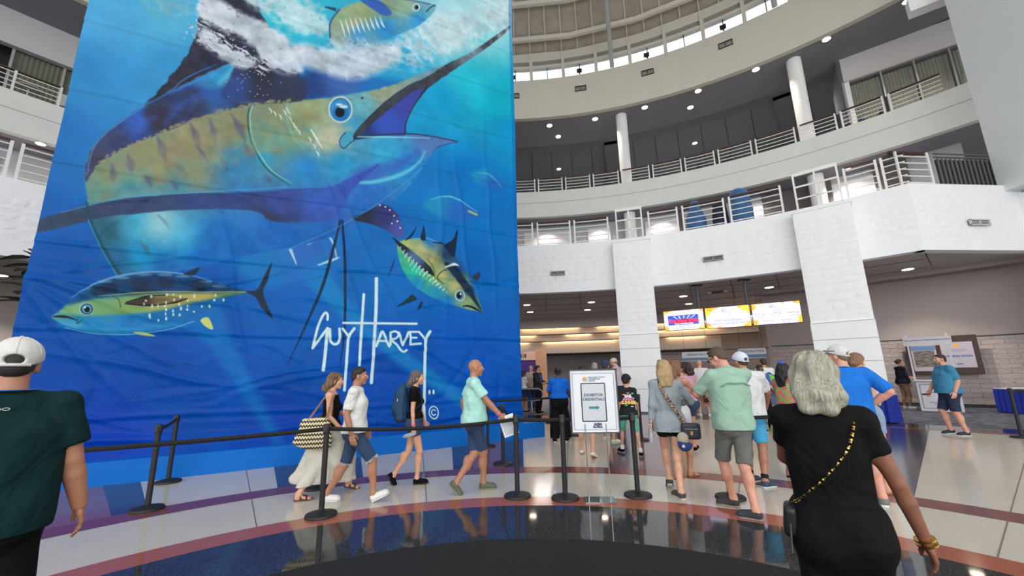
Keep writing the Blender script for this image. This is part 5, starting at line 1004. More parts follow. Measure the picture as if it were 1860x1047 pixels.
for k in range(9):
    zc = .98+1.46*k; q2_ = zs_-zc-.03*np.sin(xs_*.9+k); dsp += .016*np.exp(-(q2_/.04)**2)-.012*np.exp(-((q2_+.08)/.045)**2)
for x0_, z0_, a, ln_ in ((0, 3.1, -.9, 1.3), (0, 3.2, -.6, 1.6), (0, 3.3, -.35, 2.0), (0, 3.3, -.12, 2.4), (2.6, 4.2, -1.35, 1.6), (4.4, 5.5, -1.3, 2.0), (4.6, 5.6, -1.1, 1.8), (6.5, 4.5, -.3, 1.6), (1.2, 1.9, -.25, 1.5), (3.5, 1.6, .2, 1.6), (6.2, 2.4, -.5, 1.4), (7.4, 6.5, -1.45, 2.4), (6.9, 6.2, -1.5, 2.2), (8.2, 7.5, -1.5, 3.0)):
    dx_, dz_ = xs_-x0_-ln_*.5*math.cos(a), zs_-z0_-ln_*.5*math.sin(a); q1_ = dx_*math.cos(a)+dz_*math.sin(a); q2_ = -dx_*math.sin(a)+dz_*math.cos(a)+.03*np.sin(q1_*3); dsp += .034*np.exp(-(q1_/ln_)**2-(q2_/.05)**2)
dsp += .16*np.exp(-((zs_-.25)/.22)**2)*(.75+.25*np.sin(xs_*2.3+1)) + .05*np.exp(-((zs_-.62-.05*np.sin(xs_*1.7))/.07)**2)
PP = BL+bd*xs_[..., None]+A3(0, 0, 1)*zs_[..., None]+bn*dsp[..., None]; idx = np.arange((NX+1)*(NZ+1)).reshape(NZ+1, NX+1); Q = np.stack([idx[:-1, :-1], idx[:-1, 1:], idx[1:, 1:], idx[1:, :-1]], -1).reshape(-1, 4)
tar = mk('tarpaulin', (PP.reshape(-1, 3), Q), tm, None); uvl = tar.data.uv_layers.new(name='UVMap'); lv = np.zeros(len(tar.data.loops), np.int32); tar.data.loops.foreach_get('vertex_index', lv); UVa = np.stack([U_.ravel(), V_.ravel()], 1)[lv]; uvl.data.foreach_set('uv', UVa.astype(np.float32).ravel())
blue_p = mat('plinth_blue', (0, 104, 196), .5, spec=.2, var=.03, vscale=2)
tb = empty('display_tower', (0, 0, 0), 0, 'towering blue box on a low plinth draped in a marlin-printed tarpaulin with signature', 'display'); tar.parent = tb; tar['label'] = 'wrinkled glossy tarpaulin printed with marlin and tuna'
MB().box((BL+BRt)/2-bn*.95+A3(0, 0, 7.2), (BWd-.04, 1.7, 14.1), (bd, bn, (0, 0, 1))).build('tower_body', blue_p, tb)
pe = BA-bd*2.2; pf = BB-bn*0; MB().box((pe+pf)/2-bn*.75+A3(0, 0, .18), (float((pf-pe)@bd), 1.5, .36), (bd, bn, (0, 0, 1))).build('plinth', blue_p, tb)
bpy.context.view_layer.update()
# ---------------------------------------------------------------- queue barriers
blk = mat('stanchion_black', (26, 26, 28), .55, bump=.05); beltm = mat('belt_webbing', (20, 20, 23), .8, bump=.3, bscale=300)
HT = 1.03
def stanchion(px, py, label, h_=HT):
    p = g(px, py); t = empty('stanchion', (p[0], p[1], .003), 0, label, 'stanchion', 'black belt stanchions of the queue')
    MB().lathe([(.001, 0), (.176, 0), (.178, .012), (.17, .028), (.12, .04), (.05, .05), (.034, .06)], 36).build('base', blk, t); MB().lathe([(.032, .05), (.032, h_-.1)], 20).build('pole', blk, t)
    MB().lathe([(.036, h_-.12), (.04, h_-.1), (.04, h_-.02), (.036, h_-.005), (.02, h_)], 20).build('belt_head', blk, t); MB().box((0, -.04, h_-.06), (.05, .012, .06)).build('belt_clip', mat('clip_dark', (40, 40, 44), .4), t)
    return A3(p[0], p[1], h_-.058)
S = {}
for k, px, py, lb in (('a', 267, 927, 'black belt stanchion nearest the man in the white cap at left'), ('b', 305, 877, 'black belt stanchion close against the blue plinth at left'), ('c', 583, 938, 'black belt stanchion in front of the woman with the striped tote'), ('c2', 574, 888, 'black belt stanchion hidden behind the woman with the tote, base showing between feet'),
    ('d', 940, 903, 'black belt stanchion left of the pair beside the sign'), ('e', 1027, 907, 'black belt stanchion immediately left of the exhibitor sign'), ('f', 1159, 902, 'black belt stanchion immediately right of the exhibitor sign'), ('h', 1327, 906, 'black belt stanchion behind the legs of the man in the green shirt'),
    ('o', 1478, 890, 'black belt stanchion hidden behind the woman in black with the gold chain'), ('n', 1040, 792, 'black belt stanchion hidden behind the staff woman beside the sign'), ('i', 886, 812, 'black belt stanchion at the plinth behind the bald man'), ('j', 914, 844, 'black belt stanchion between the bald man and the front row'), ('k', 1166, 800, 'black belt stanchion behind the boy in the black cap'), ('l', 1001, 769, 'black belt stanchion behind the staff woman in the blue polo'), ('m', 1857, 796, 'black belt stanchion before the blue-skirted table at the right edge')): S[k] = stanchion(px, py, lb)
def belt(a, b, label, sag=.03, w_=.048, n_=14):
    a, b = A3(*a), A3(*b); V = []; Fc = []; u = nrm(b-a); s_ = A3(-u[1], u[0], 0)*.0012; a = a+u*.03; b = b-u*.03
    for i in range(n_+1):
        t = i/n_; p = a+(b-a)*t+A3(0, 0, -sag*4*t*(1-t)); ph = .25*math.sin(t*PI)*0; 
        for sg in (-1, 1): V += [p+s_*sg+A3(0, 0, w_/2), p+s_*sg-A3(0, 0, w_/2)]
    for i in range(n_):
        o = i*4; Fc += [(o, o+4, o+5, o+1), (o+2, o+3, o+7, o+6), (o, o+2, o+6, o+4), (o+1, o+5, o+7, o+3)]
    me = mesh('belt', V, Fc, beltm, True); return obj('retractable_belt', me, None, None, label=label, cat='barrier belt', group='black retractable belts between stanchions')
off = lambda px, py, z: g(px, py, 0)+A3(0, 0, z)
_p = g(172, 811, HT-.06); belt(S['c']+(_p-S['c'])*1.9, S['c'], 'long black belt from the left frame edge to the tote woman'); belt(S['a'], S['b'], 'short black belt between the two leftmost stanchions', .02)
belt(S['c'], S['d'], 'long black belt in front of the walking men at waist height', .05); belt(S['d'], S['e'], 'short black belt between the two stanchions left of the sign', .01); belt(S['e'], S['f'], 'black belt passing behind the exhibitor sign', .02)
belt(S['h'], S['o'], 'black belt in front of the man in blue shorts', .03); belt(S['i'], S['j'], 'short black belt sloping between the two stanchions behind the bald man', .05); belt(S['i'], S['n'], 'black belt from the plinth towards the staff woman', .02)
belt(S['l'], S['k'], 'black belt behind the exhibitor sign towards the boy', .03); belt(S['m'], S['m']+A3(2.0, -.6, 0), 'black belt leaving the frame at the right edge'); belt(S['j'], S['d'], 'black belt from the middle stanchion to the front row', .03)
# ---------------------------------------------------------------- exhibitor sign on its stand
chrome = mat('chrome', (190, 192, 196), .15, metal=1); wh = mat('sign_white', (222, 224, 230), .5); ink = mat('ink_navy', (58, 72, 104), .6); teal = mat('ink_teal', (62, 124, 136), .6); frm = mat('frame_black', (28, 28, 32), .4); org = mat('logo_orange', (232, 160, 84), .6); lbl_g = mat('ink_grey', (110, 120, 134), .6)
sp0 = g(1090, 910); st = empty('sign_stand', (sp0[0], sp0[1], .003), math.radians(-4), 'white framed exhibitor credentials sign on a two-pole chrome stand', 'sign')
MB().box((0, 0, .006), (.38, .24, .012)).build('base_plate', mat('glass_plate', (150, 156, 160), .08, metal=.6), st)
for sx in (-1, 1): MB().tube([(sx*.135, 0, .01), (sx*.135, 0, .92)], .008, 10).build('pole', chrome, st)
pb = empty('sign_panel', (0, 0, 1.21), 0); pb.parent = st; pb.rotation_euler.x = PI/2
SWd, SHt = .615, .80
MB().box((0, 0, -.012), (SWd, SHt, .02)).build('board', wh, pb)
for c_, d_, m_, nm in (((0, SHt/2, 0), (SWd+.02, .016, .04), frm, 'frame_top'), ((0, -SHt/2, 0), (SWd+.02, .016, .04), chrome, 'frame_bottom'), ((SWd/2, 0, 0), (.014, SHt, .04), frm, 'frame_side'), ((-SWd/2, 0, 0), (.014, SHt, .04), frm, 'frame_side')): MB().box(c_, d_).build(nm, m_, pb)
def outline(par, x0, y0, x1, y1, w_, m_, z=.0005, nm='border_line'):
    b = MB(); b.box(((x0+x1)/2, y0, z), (x1-x0, w_, .001)); b.box(((x0+x1)/2, y1, z), (x1-x0, w_, .001)); b.box((x0, (y0+y1)/2, z), (w_, y1-y0, .001)); b.box((x1, (y0+y1)/2, z), (w_, y1-y0, .001)); return b.build(nm, m_, par)
outline(pb, -.27, -.365, .27, .35, .004, ink); outline(pb, -.16, -.26, .15, .22, .014, frm, nm='inner_frame'); MB().box((-.005, -.02, .0004), (.3, .47, .001)).build('insert_sheet', mat('sheet_grey', (196, 200, 206), .4), pb)
text(pb, 'EXHIBITOR', .05, -.005, .07, ink, sx=1.0, bold=.0012); text(pb, 'CREDENTIALS', .05, -.005, .015, ink, sx=.9, bold=.0012)
flat('arrow', [(-.07, -.075), (.03, -.075), (.03, -.06), (.066, -.09), (.03, -.12), (.03, -.105), (-.07, -.105)], teal, pb)
flat('logo_upper', [(-.105+.033*math.cos(t), .275+.033*math.sin(t)) for t in np.linspace(0, PI, 14)], org, pb, .0015); flat('logo_lower', [(-.105+.033*math.cos(t), .273+.033*math.sin(t)) for t in np.linspace(PI, 2*PI, 14)], mat('logo_teal', (110, 170, 170), .6), pb, .0015)
for k in range(3): MB().box((-.105, .262-.009*k, .0022), (.05-.012*k, .003, .001)).build('logo_wave', wh, pb)
text(pb, 'BROWARD COUNTY\nCONVENTION\nCENTER', .0235, -.06, .275, teal, align='LEFT', bold=.0005)
text(pb, 'ASM', .048, .03, -.3, ink, bold=.003, sx=1.1); text(pb, 'GLOBAL', .03, .03, -.332, ink, bold=.002, sx=1.1)
# ---------------------------------------------------------------- hanging screens
def screen(tl, tr_, bl_, label, art):
    P = A3(7.71, 15.63, 0); dv = nrm(A3(9.22, 14.78, 0)-P); nv = A3(dv[1], -dv[0], 0)
    def onp(x, y): r = ray(x, y); return CAM+r*(((P-CAM)@nv)/(r@nv))
    a, b, c = onp(*tl), onp(*tr_), onp(*bl_); w2_ = float((b-a)@dv); h2_ = float(np.mean([a[2], b[2]])-c[2]); ctr = (a+b)/2; ctr[2] = (a[2]+b[2])/2-h2_/2
    t = empty('hanging_screen', (0, 0, 0), 0, label, 'screen', 'hanging information screens'); frame_obj(t, ctr, dv, (0, 0, 1))
    MB().box((0, 0, -.06), (w2_, h2_, .1)).build('casing', frm, t, bevel=.01); 
    MB().box((0, 0, -.004), (w2_-.04, h2_-.04, .006)).build('display', mat('screen_lilac', (200, 190, 226), .4, emit=(218, 208, 246), estr=.95), t); art(t, w2_/2, h2_/2); return t, ctr, nv
oe = mat('screen_orange', (250, 160, 40), .5, emit=(255, 160, 40), estr=.8); ye = mat('screen_yellow', (250, 200, 70), .5, emit=(255, 196, 50), estr=.8); be = mat('screen_blue', (30, 70, 190), .5, emit=(30, 80, 210), estr=.8); pe_ = mat('screen_magenta', (150, 20, 90), .5, emit=(150, 10, 90), estr=.7); te_ = mat('screen_text', (90, 84, 120), .6, emit=(90, 84, 130), estr=.4); ce_ = mat('screen_white', (230, 240, 255), .5, emit=(225, 240, 255), estr=.9)
def leaf(par, cx, cy, r_, seed, m_):
    r0 = np.random.default_rng(seed); n_ = 11; pts = []
    for i in range(n_*2): a = i*PI/n_; q = r_*(r0.uniform(.8, 1.15) if i % 2 == 0 else r0.uniform(.5, .75)); pts.append((cx+q*math.cos(a), cy+q*math.sin(a)))
    hw, hh = par['hw'], par['hh']; pts = [(min(max(x, -hw), hw), min(max(y, -hh), hh)) for x, y in pts]; flat('autumn_leaf', pts, m_, par, .0015+.0004*(seed % 5))
def corners(t, hw, hh, spec):
    t['hw'] = hw-.02; t['hh'] = hh-.02
    for i, (x, y, r_) in enumerate(spec): leaf(t, x*hw, y*hh, r_, i+3, oe if i % 2 else ye)
def art1(t, hw, hh):
    corners(t, hw, hh, [(-.95, .9, .14), (-.8, .95, .1), (-.6, .98, .08), (.9, .95, .12), (.3, .97, .06), (-.93, -.85, .16), (.95, -.9, .14), (.8, -.95, .1)])
    MB().box((-.02, .0, .003), (hw*1.5, hh*.95, .002)).build('picture', be, t); flat('picture_band', [(-hw*.7, -.08), (-hw*.4, .02), (0, .05), (hw*.4, .02), (hw*.72, .0), (hw*.72, -.14), (hw*.3, -.12), (0, -.16), (-hw*.5, -.16)], pe_, t, .006)
    for k in range(5): flat('light_ray', [(-.4+.2*k, .16), (-.34+.2*k, .16), (-.2+.1*k, .02)], ce_, t, .0055)
    text(t, 'The Blue Wild', .2, -.02, -.04, mat('screen_pink', (250, 60, 90), .5, emit=(255, 50, 80), estr=.8), .0085, bold=.008); text(t, 'Ocean Adventure Expo', .075, 0, -.15, ce_, .0085, bold=.002); text(t, 'VISIT', .08, 0, hh*.74, te_, .003); text(t, 'HERE AT THE\nCONVENTION CENTER', .075, 0, -hh*.72, te_, .003)
def art65(t, x): text(t, '65', .17, x-.12, .26, te_, .004, sx=.9); stroke_ = flat('swash', [(x-.02, .25), (x+.18, .30), (x+.19, .305), (x, .262)], te_, t, .003); outline(t, x-.05, .02, x+.13, .2, .008, te_, .002); text(t, '|-|', .1, x+.04, .13, te_, .003); text(t, 'MIASF', .03, x+.04, .05, te_, .003)
def art2(t, hw, hh):
    corners(t, hw, hh, [(-.95, .9, .2), (-.75, .9, .16), (-.85, .6, .17), (-.5, .97, .1), (-.95, .4, .1), (.95, .9, .22), (.78, .85, .2), (.6, .95, .13), (.95, .5, .16), (-.95, -.8, .2), (-.8, -.95, .12), (-.4, -.97, .09), (.95, -.85, .18), (.75, -.97, .12), (.5, -.98, .08)])
    art65(t, 0); text(t, 'welcome to the', .05, 0, -.06, te_, .003); text(t, 'FORT LAUDERDALE\nINTERNATIONAL BOAT SHOW', .115, 0, -.2, te_, .003, sx=.93)
def art3(t, hw, hh):
    corners(t, hw, hh, [(-.95, .9, .15), (-.93, .65, .12), (-.6, .97, .09), (.3, .97, .08), (.95, .95, .14), (.8, .97, .1), (.96, -.6, .16), (.97, -.85, .14), (-.96, -.9, .17), (-.9, -.7, .12)])
    art65(t, 0)
    for i, (x, y, a_, c_) in enumerate(((-.55, -.02, 'OCT 30', '10am-7pm'), (0, -.02, 'OCT 31', '10am-7pm'), (.55, -.02, 'NOV 01', '10am-7pm'), (-.28, -.28, 'NOV 02', '10am-7pm'), (.28, -.28, 'NOV 03', '10am-5pm'))): text(t, a_, .1, x, y, te_, .003); text(t, c_, .06, x, y-.09, te_, .003)
s1 = screen((1204, 566), (1277, 560), (1209, 602), 'left hanging screen with a blue expo picture', art1); s2 = screen((1279, 559), (1361, 554), (1284, 598), 'middle hanging screen welcoming visitors to the boat show', art2); s3 = screen((1363, 552), (1453, 546), (1368, 592), 'right hanging screen listing five dates', art3)
for i, (x, y) in enumerate(((1270, 516), (1358, 506))):
    p = g(x, y, 5.0); t = empty('screen_pole', (p[0], p[1], 3.4), 0, '%s grey ceiling pole carrying the hanging screens' % ('left', 'right')[i], 'pole'); MB().tube([(0, .26, 0), (0, .26, 1.6)], .06, 12).build('tube', mat('pole_grey', (70, 76, 82), .5), t); MB().box((0, .26, 1.58), (.4, .2, .05)).build('ceiling_plate', frm, t)
# ---------------------------------------------------------------- posters and kiosk at the right wall
dk = mat('poster_brown', (58, 34, 30), .5); pg = mat('poster_grey', (176, 172, 184), .5)
def wallpos(x, y, R_=21.9): return onR(x, y, R_)
a, b, c = wallpos(1642, 616), wallpos(1772, 608), wallpos(1655, 677); dv = nrm((b-a)*[1, 1, 0]); t = empty('wall_display', (0, 0, 0), 0, 'wide dark-framed wall panel with a grey coming-soon poster', 'poster'); ctr = (a+b)/2; ctr[2] = 1.88; frame_obj(t, ctr-A3(dv[1], -dv[0], 0)*-.3, dv, (0, 0, 1)); hw = float(np.linalg.norm((b-a)[:2]))/2
MB().box((0, 0, -.03), (hw*2, 1.4, .05)).build('backing', dk, t, bevel=.01); MB().box((hw*.42, 0, .0), (hw*.86, .92, .012)).build('grey_sheet', pg, t); text(t, 'COMING SOON', .098, hw*.42, -.05, mat('ink_blue', (50, 70, 150), .6), .008, bold=.003); flat('sun_logo', [(hw*.42+.07*math.cos(a_), .33+.07*math.sin(a_)) for a_ in np.linspace(0, 2*PI, 13)[:-1]], org, t, .008)
for k in range(2): MB().box((hw*.42, .18-.05*k, .0075), (.5-.1*k, .012, .002)).build('text_line', lbl_g, t)
MB().box((hw*.42, -.33, .0075), (.16, .05, .002)).build('small_logo', lbl_g, t)
MB().box((-hw*.5, -.1, .0), (hw*.72, .95, .012)).build('picture_sheet', pg, t); MB().box((-hw*.5, .28, .008), (hw*.7, .16, .003)).build('sky_strip', mat('poster_sky', (96, 130, 176), .6), t)
ph = mat('poster_photo', (60, 58, 58), .6, vscale=3, col2=(140, 134, 130), stretch=(2, 6, 1)); MB().box((-hw*.5, -.12, .008), (hw*.6, .6, .003)).build('photo_print', ph, t)
q = g(1712, 747); t = empty('kiosk', (q[0]-.25, q[1]-.25, .004), -math.radians(45), 'white information kiosk with header board and framed counter front at the right wall', 'kiosk')
kw = mat('kiosk_white', (206, 204, 210), .5); MB().box((0, .25, .5), (1.0, .5, 1.0)).build('counter', kw, t, bevel=.01); 
for x_0 in (-.5, .5): MB().box((x_0, .3, 1.3), (.05, .05, 2.6)).build('upright', kw, t)
MB().box((0, .27, 2.35), (1.2, .06, .3)).build('header_board', kw, t); kk = empty('front_print', (0, -.003, .5), 0); kk.parent = t; kk.rotation_euler.x = PI/2
outline(kk, -.42, -.4, .42, .38, .02, lbl_g); [MB().box((x_, y_, .001), (w2_, .025, .002)).build('print_line', lbl_g, kk) for x_, y_, w2_ in ((0, -.2, .5), (0, -.26, .3), (-.1, .12, .2))]; kh = empty('header_print', (0, .235, 2.35), 0); kh.parent = t; kh.rotation_euler.x = PI/2; text(kh, 'FORT LAUDERDALE INTERNATIONAL BOAT SHOW', .05, 0, .04, lbl_g, .002, bold=.002)
MB().box((-.02, .12, 1.012), (1.05, .56, .03)).build('counter_top', kw, t)
# yellow and white upright banner behind the girl
q = g(1597, 745); t = empty('standing_banner', (q[0], q[1], .004), -math.radians(42), 'slim white banner with a yellow top behind the man in the blue shirt', 'banner'); MB().box((0, 0, 1.15), (.75, .02, 2.05)).build('banner_sheet', wh, t); MB().box((0, -.012, 2.0), (.75, .006, .35)).build('yellow_print', ye, t); MB().box((0, 0, .04), (.8, .25, .08)).build('banner_foot', chrome, t)
# skirted tables
def skirt_table(pos, rz_, L_, D_, label):
    t = empty('skirted_table', (pos[0], pos[1], .004), rz_, label, 'table'); MB().box((0, 0, .75), (L_, D_, .03)).build('tabletop', mat('table_linen', (214, 212, 216), .8), t, bevel=.006)
    for sx in (-1, 1):
        for sy in (-1, 1): MB().tube([(sx*(L_/2-.1), sy*(D_/2-.08), 0), (sx*(L_/2-.1), sy*(D_/2-.08), .735)], .018, 8).build('leg', frm, t)
    per = [(-L_/2, -D_/2), (L_/2, -D_/2), (L_/2, D_/2), (-L_/2, D_/2), (-L_/2, -D_/2)]; V = []; Fc = []; i0 = 0
    pts = []
    for (x0, y0), (x1, y1) in zip(per, per[1:]):
        n_ = int(math.hypot(x1-x0, y1-y0)/.02)
        for i in range(n_): u = i/n_; pts.append((x0+(x1-x0)*u, y0+(y1-y0)*u, (y1-y0)/math.hypot(x1-x0, y1-y0), -(x1-x0)/math.hypot(x1-x0, y1-y0)))
    n_ = len(pts)
    for i, (x, y, nx, ny) in enumerate(pts): w_ = .022*math.sin(i*.02*2*PI/.14)+.025; V += [(x+nx*(w_+.02), y+ny*(w_+.02), .02), (x+nx*(.012+w_*.25), y+ny*(.012+w_*.25), .74)]
    for i in range(n_): j = (i+1) % n_; Fc.append((2*i, 2*j, 2*j+1, 2*i+1))
    obj('table_skirt', mesh('skirt', V, Fc, mat('skirt_blue', (16, 40, 150), .75, var=.1), True), None, t); return t
q = g(1800, 752); skirt_table(A3(15.9, 11.9, 0), math.radians(-100+10), 2.0, .75, 'long table with pleated royal blue skirt at the right edge')
q = g(1634, 766); skirt_table(q+A3(-.55, .3, 0), math.radians(-60), 1.2, .6, 'small blue-skirted table behind the girl in denim shorts')
t = empty('paper_stack', (15.7, 12.2, .77), .3, 'loose white papers on the blue-skirted table', 'paper'); MB().box((0, 0, .008), (.5, .3, .016)).build('sheets', wh, t); MB().box((.1, .1, .02), (.3, .21, .006), (nrm((1, .3, 0)), nrm((-.3, 1, 0)), (0, 0, 1))).build('top_sheet', wh, t)
# purple booth glimpsed past the banner, grey loop rail, stool
q = A3(.95, 25.5, 0); t = empty('booth_wall', (q[0], q[1], .004), math.radians(-4), 'purple booth wall with warm tan frame glimpsed past the banner', 'booth'); MB().box((-.6, 0, 1.15), (2.2, .1, 2.3)).build('purple_panel', mat('booth_purple', (66, 30, 120), .6), t); MB().box((.8, -.05, 1.5), (.7, .2, 3.0)).build('side_pier', mat('booth_tan', (186, 140, 110), .6), t); MB().box((-.6, -.03, 2.6), (2.2, .16, .55)).build('header', mat('booth_pink', (206, 170, 150), .6), t)
hp_ = empty('header_lettering', (-.45, -.12, 2.6), 0); hp_.parent = t; hp_.rotation_euler.x = PI/2; [MB().box((x_, 0, .001), (w2_, h2_, .003)).build('header_print', frm, hp_) for x_, w2_, h2_ in ((-.2, .1, .24), (-.02, .1, .24), (.12, .04, .28), (.26, .1, .24))]
q = g(962, 760); t = empty('loop_rail', (q[0], q[1], .004), 0, 'grey tubular loop rail beside the banner behind the plinth', 'rail'); q_ = g(982, 756)
MB().tube([(-.6, 0, 0), (-.6, 0, .9), (-.5, 0, 1.0), (.35, 0, 1.0), (.46, 0, .93), (.5, 0, .8), (.46, 0, .67), (.35, 0, .6), (-.5, 0, .6)], .03, 10).build('tube', mat('rail_grey', (120, 122, 128), .35, metal=.6), t)
# hanging acrylic counter signs
for i, (x0, x1, y, s_) in enumerate(((1239, 1290, 648, 'CREDENTIALS'), (1341, 1392, 642, 'REGISTRATION'))):
    a, b = onR(x0, y, 20), onR(x1, y, 20); dv = nrm((b-a)*[1, 1, 0]); t = empty('counter_sign', (0, 0, 0), 0, 'clear acrylic sign lettered %s hanging over the far counters' % s_.lower(), 'sign', 'acrylic signs over the far counters'); frame_obj(t, (a+b)/2, dv, (0, 0, 1)); w2_ = float(np.linalg.norm((b-a)[:2]))
    MB().box((0, 0, 0), (w2_, .42, .02)).build('acrylic_panel', mat('acrylic', (176, 180, 190), .2), t); MB().box((0, -.12, .013), (w2_, .13, .004)).build('blue_band', mat('sign_band', (92, 120, 146), .5), t); text(t, s_, .13, 0, .08, frm, .013, bold=.002)
    for sx in (-1, 1): MB().tube([(sx*w2_*.4, .2, 0), (sx*w2_*.4, 5.0-(a[2]+b[2])/2, 0)], .006, 6).build('hanging_wire', frm, t)
# lobby exit light, blue pods, armchairs and plant
p = g(1303, 529, 5.0); t = empty('ceiling_fixture', (p[0], p[1], 4.99), -math.radians(28), 'small twin-lamp emergency light on the lobby ceiling between the poles', 'ceiling light'); MB().box((0, 0, -.04), (.5, .1, .07)).build('fixture_body', dk, t); 
for sx in (-1, 1): MB().box((sx*.32, 0, -.04), (.14, .12, .09)).build('lamp_head', mat('fixture_lamp', (206, 190, 160), .5), t)
podm = mat('pod_blue', (52, 98, 150), .6, var=.06); podd = mat('pod_navy', (24, 32, 56), .7)
def pod(a, R_, w0, w1, H_, m_, label, lean_=0.):
    p = az(a, R_, 7.15); t = empty('seating_pod', p, -math.radians(a), label, 'seating pod', None); prof = [(w0, 0), (w0*1.02, .3), (w0*.97, 1.0), (w0*.9+.1*w1, 1.9), (w1*1.05, H_-.35), (w1*.9, H_-.12), (w1*.5, H_)]; b = MB(); b.lathe(prof, 28); o = b.build('shell', m_, t); o.scale = (1, .8, 1); MB().lathe([(w0*1.05, 0), (w0*1.05, .16)], 28).build('base_ring', podd, t).scale = (1, .8, 1)
pod(26.6, 21.2, .5, .26, 2.9, podm, 'medium blue tapered seating pod left behind the lower balcony railing'); pod(32.1, 21, .52, .42, 3.0, podm, 'bright blue tall seating pod right behind the lower balcony railing'); pod(29.6, 21.8, .4, .3, 3.0, podd, 'dark navy seating pod standing left of the bright blue one')
def armchair(pos, rz_, label):
    t = empty('armchair', pos, rz_, label, 'chair', 'dark blue armchairs on the upper balcony'); m_ = mat('armchair_blue', (34, 46, 72), .7)
    b = MB(); b.box((0, 0, .25), (.7, .65, .3)); b.build('seat', m_, t, bevel=.05); V = []; 
    b = MB(); b.ring(.34, .46, .2, .86, -115, 115, 18); b.build('backrest', m_, t, bevel=0); b = MB(); 
    for sx in (-.28, .28):
        for sy in (-.22, .22): MB().tube([(sx, sy, 0), (sx, sy, .12)], .02, 8).build('leg', frm, t)
for i, (a, R_) in enumerate(((46.1, 24.1), (43.2, 24.1), (28.4, 24.2), (31.6, 24.6))): armchair(az(a, R_, 12.46), -math.radians(a)+.4*i, 'dark blue tub armchair behind the upper balcony railing, %s from the right' % ('first', 'second', 'fourth', 'third')[i])
def cafe(a, R_, k):
    t = empty('lounge_chair', az(a, R_, 12.46), -math.radians(a)+k, 'white molded chair behind the upper railing at left, %s one' % ('leftmost', 'second', 'third', 'rightmost')[k], 'chair', 'white chairs on the upper left balcony'); m_ = mat('chair_white', (206, 206, 204), .5)
    MB().box((0, 0, .45), (.45, .45, .05)).build('seat', m_, t, bevel=.01); MB().box((0, .22, .7), (.45, .05, .5)).build('backrest', m_, t, bevel=.01)
    for sx in (-.18, .18):
        for sy in (-.18, .18): MB().tube([(sx, sy, 0), (sx*.8, sy*.8, .44)], .014, 6).build('leg', m_, t)
for k, a in enumerate((-57.3, -55.9, -53.9, -52.4)): cafe(a, (23.6, 24.7, 24.9, 23.6)[k], k)
t = empty('table', az(-54.9, 23.55, 12.46), 0, 'round white table behind the upper railing at left', 'table'); MB().lathe([(.4, .72), (.4, .75)], 24).build('tabletop', mat('chair_white', (206, 206, 204), .5), t); MB().lathe([(.2, 0), (.03, .03), (.03, .72)], 16).build('pedestal', mat('chair_white', (206, 206, 204), .5), t)
q = az(-52.9, 12.2); t = empty('potted_plant', (q[0], q[1], .003), 0, 'tall dark-leaved indoor plant at the left edge beside the banner', 'plant'); MB().lathe([(.22, 0), (.3, .55), (.32, .6), (.27, .6)], 24).build('pot', frm, t); MB().tube([(0, 0, .5), (.05, 0, 2.0), (0, .05, 4.1)], .035, 8).build('stem', mat('stem', (70, 54, 40), .8), t)
lfm = mat('leaf_dark', (30, 48, 32), .45, var=.3, vscale=4); r5 = np.random.default_rng(4); lb_ = None
for i in range(26):
    z_ = r5.uniform(3.4, 4.5); a = r5.uniform(0, 6.28); el_ = r5.uniform(-.2, .9); d = A3(math.cos(a)*math.cos(el_), math.sin(a)*math.cos(el_), math.sin(el_)); s_ = nrm(np.cross(d, (0, 0, 1))); L_ = r5.uniform(.35, .6); base = A3(0, 0, z_-.3); V = []
    for u, w_ in ((0, .01), (.25, .02), (.4, .15), (.62, .17), (.85, .1), (1, .0)): c_ = base+d*L_*u+A3(0, 0, -.25*L_*u*u); V += [c_-s_*w_, c_+A3(0, 0, -.02), c_+s_*w_]
    Fc = [];
    for j in range(5): Fc += [(3*j, 3*j+1, 3*j+4, 3*j+3), (3*j+1, 3*j+2, 3*j+5, 3*j+4)]
    obj('leaf', mesh('leaf', V, Fc, lfm, True), None, t)
# ---------------------------------------------------------------- the visitors
def fw(yaw): a = math.radians(yaw); return A3(math.sin(a), math.cos(a), 0), A3(math.cos(a), -math.sin(a), 0)
def PF(yaw, L, R_):
    """standing point and local feet from the floor points of the left and right foot: (px, py, heading, pitch, lift)"""
    a, b = g(L[0], L[1]), g(R_[0], R_[1]); c = (a+b)/2; f, r = fw(yaw); out = []
    for q, s_ in ((a, L), (b, R_)): d = q-c; out.append((float(d@r), float(d@f), s_[2], s_[3], s_[4] if len(s_) > 4 else 0))
    return (c[0], c[1]), out
def far(x, ytop, d):
    r = ray(x, ytop); h_ = np.hypot(r[0], r[1]); u = r/h_; p = CAM+u*d; return (p[0], p[1]), p[2]/1.01
def acc(F_, name, label, cat, group=None):
    """a carried thing: top-level, standing in the carrier's frame"""
    t = empty(name, tuple(F_.root.location), F_.root.rotation_euler.z, label, cat, group); return t
jean = mat('denim_blue', (44, 66, 98), .9, vscale=60, var=.22, bump=.4, bscale=300); jean2 = mat('denim_light', (134, 152, 176), .9, vscale=60, var=.15, bump=.3, bscale=300)
white_t = cloth('white_tee', (218, 218, 214)); black_c = cloth('black', (9, 9, 10)); blackp = cloth('black_trousers', (10, 10, 11))
pinkb = mat('wristband_pink', (236, 96, 150), .5)
def wristband(F_, i):
    a, b = F_.el[i], F_.wr[i]; u = nrm(b-a); c = a+(b-a)*.9; MB().tube([c-u*.009, c+u*.009], .034*F_.s, 16).build('wristband', pinkb, F_.root)
dsh = ('lace', black_c, mat('sole_white', (206, 206, 204), .6))
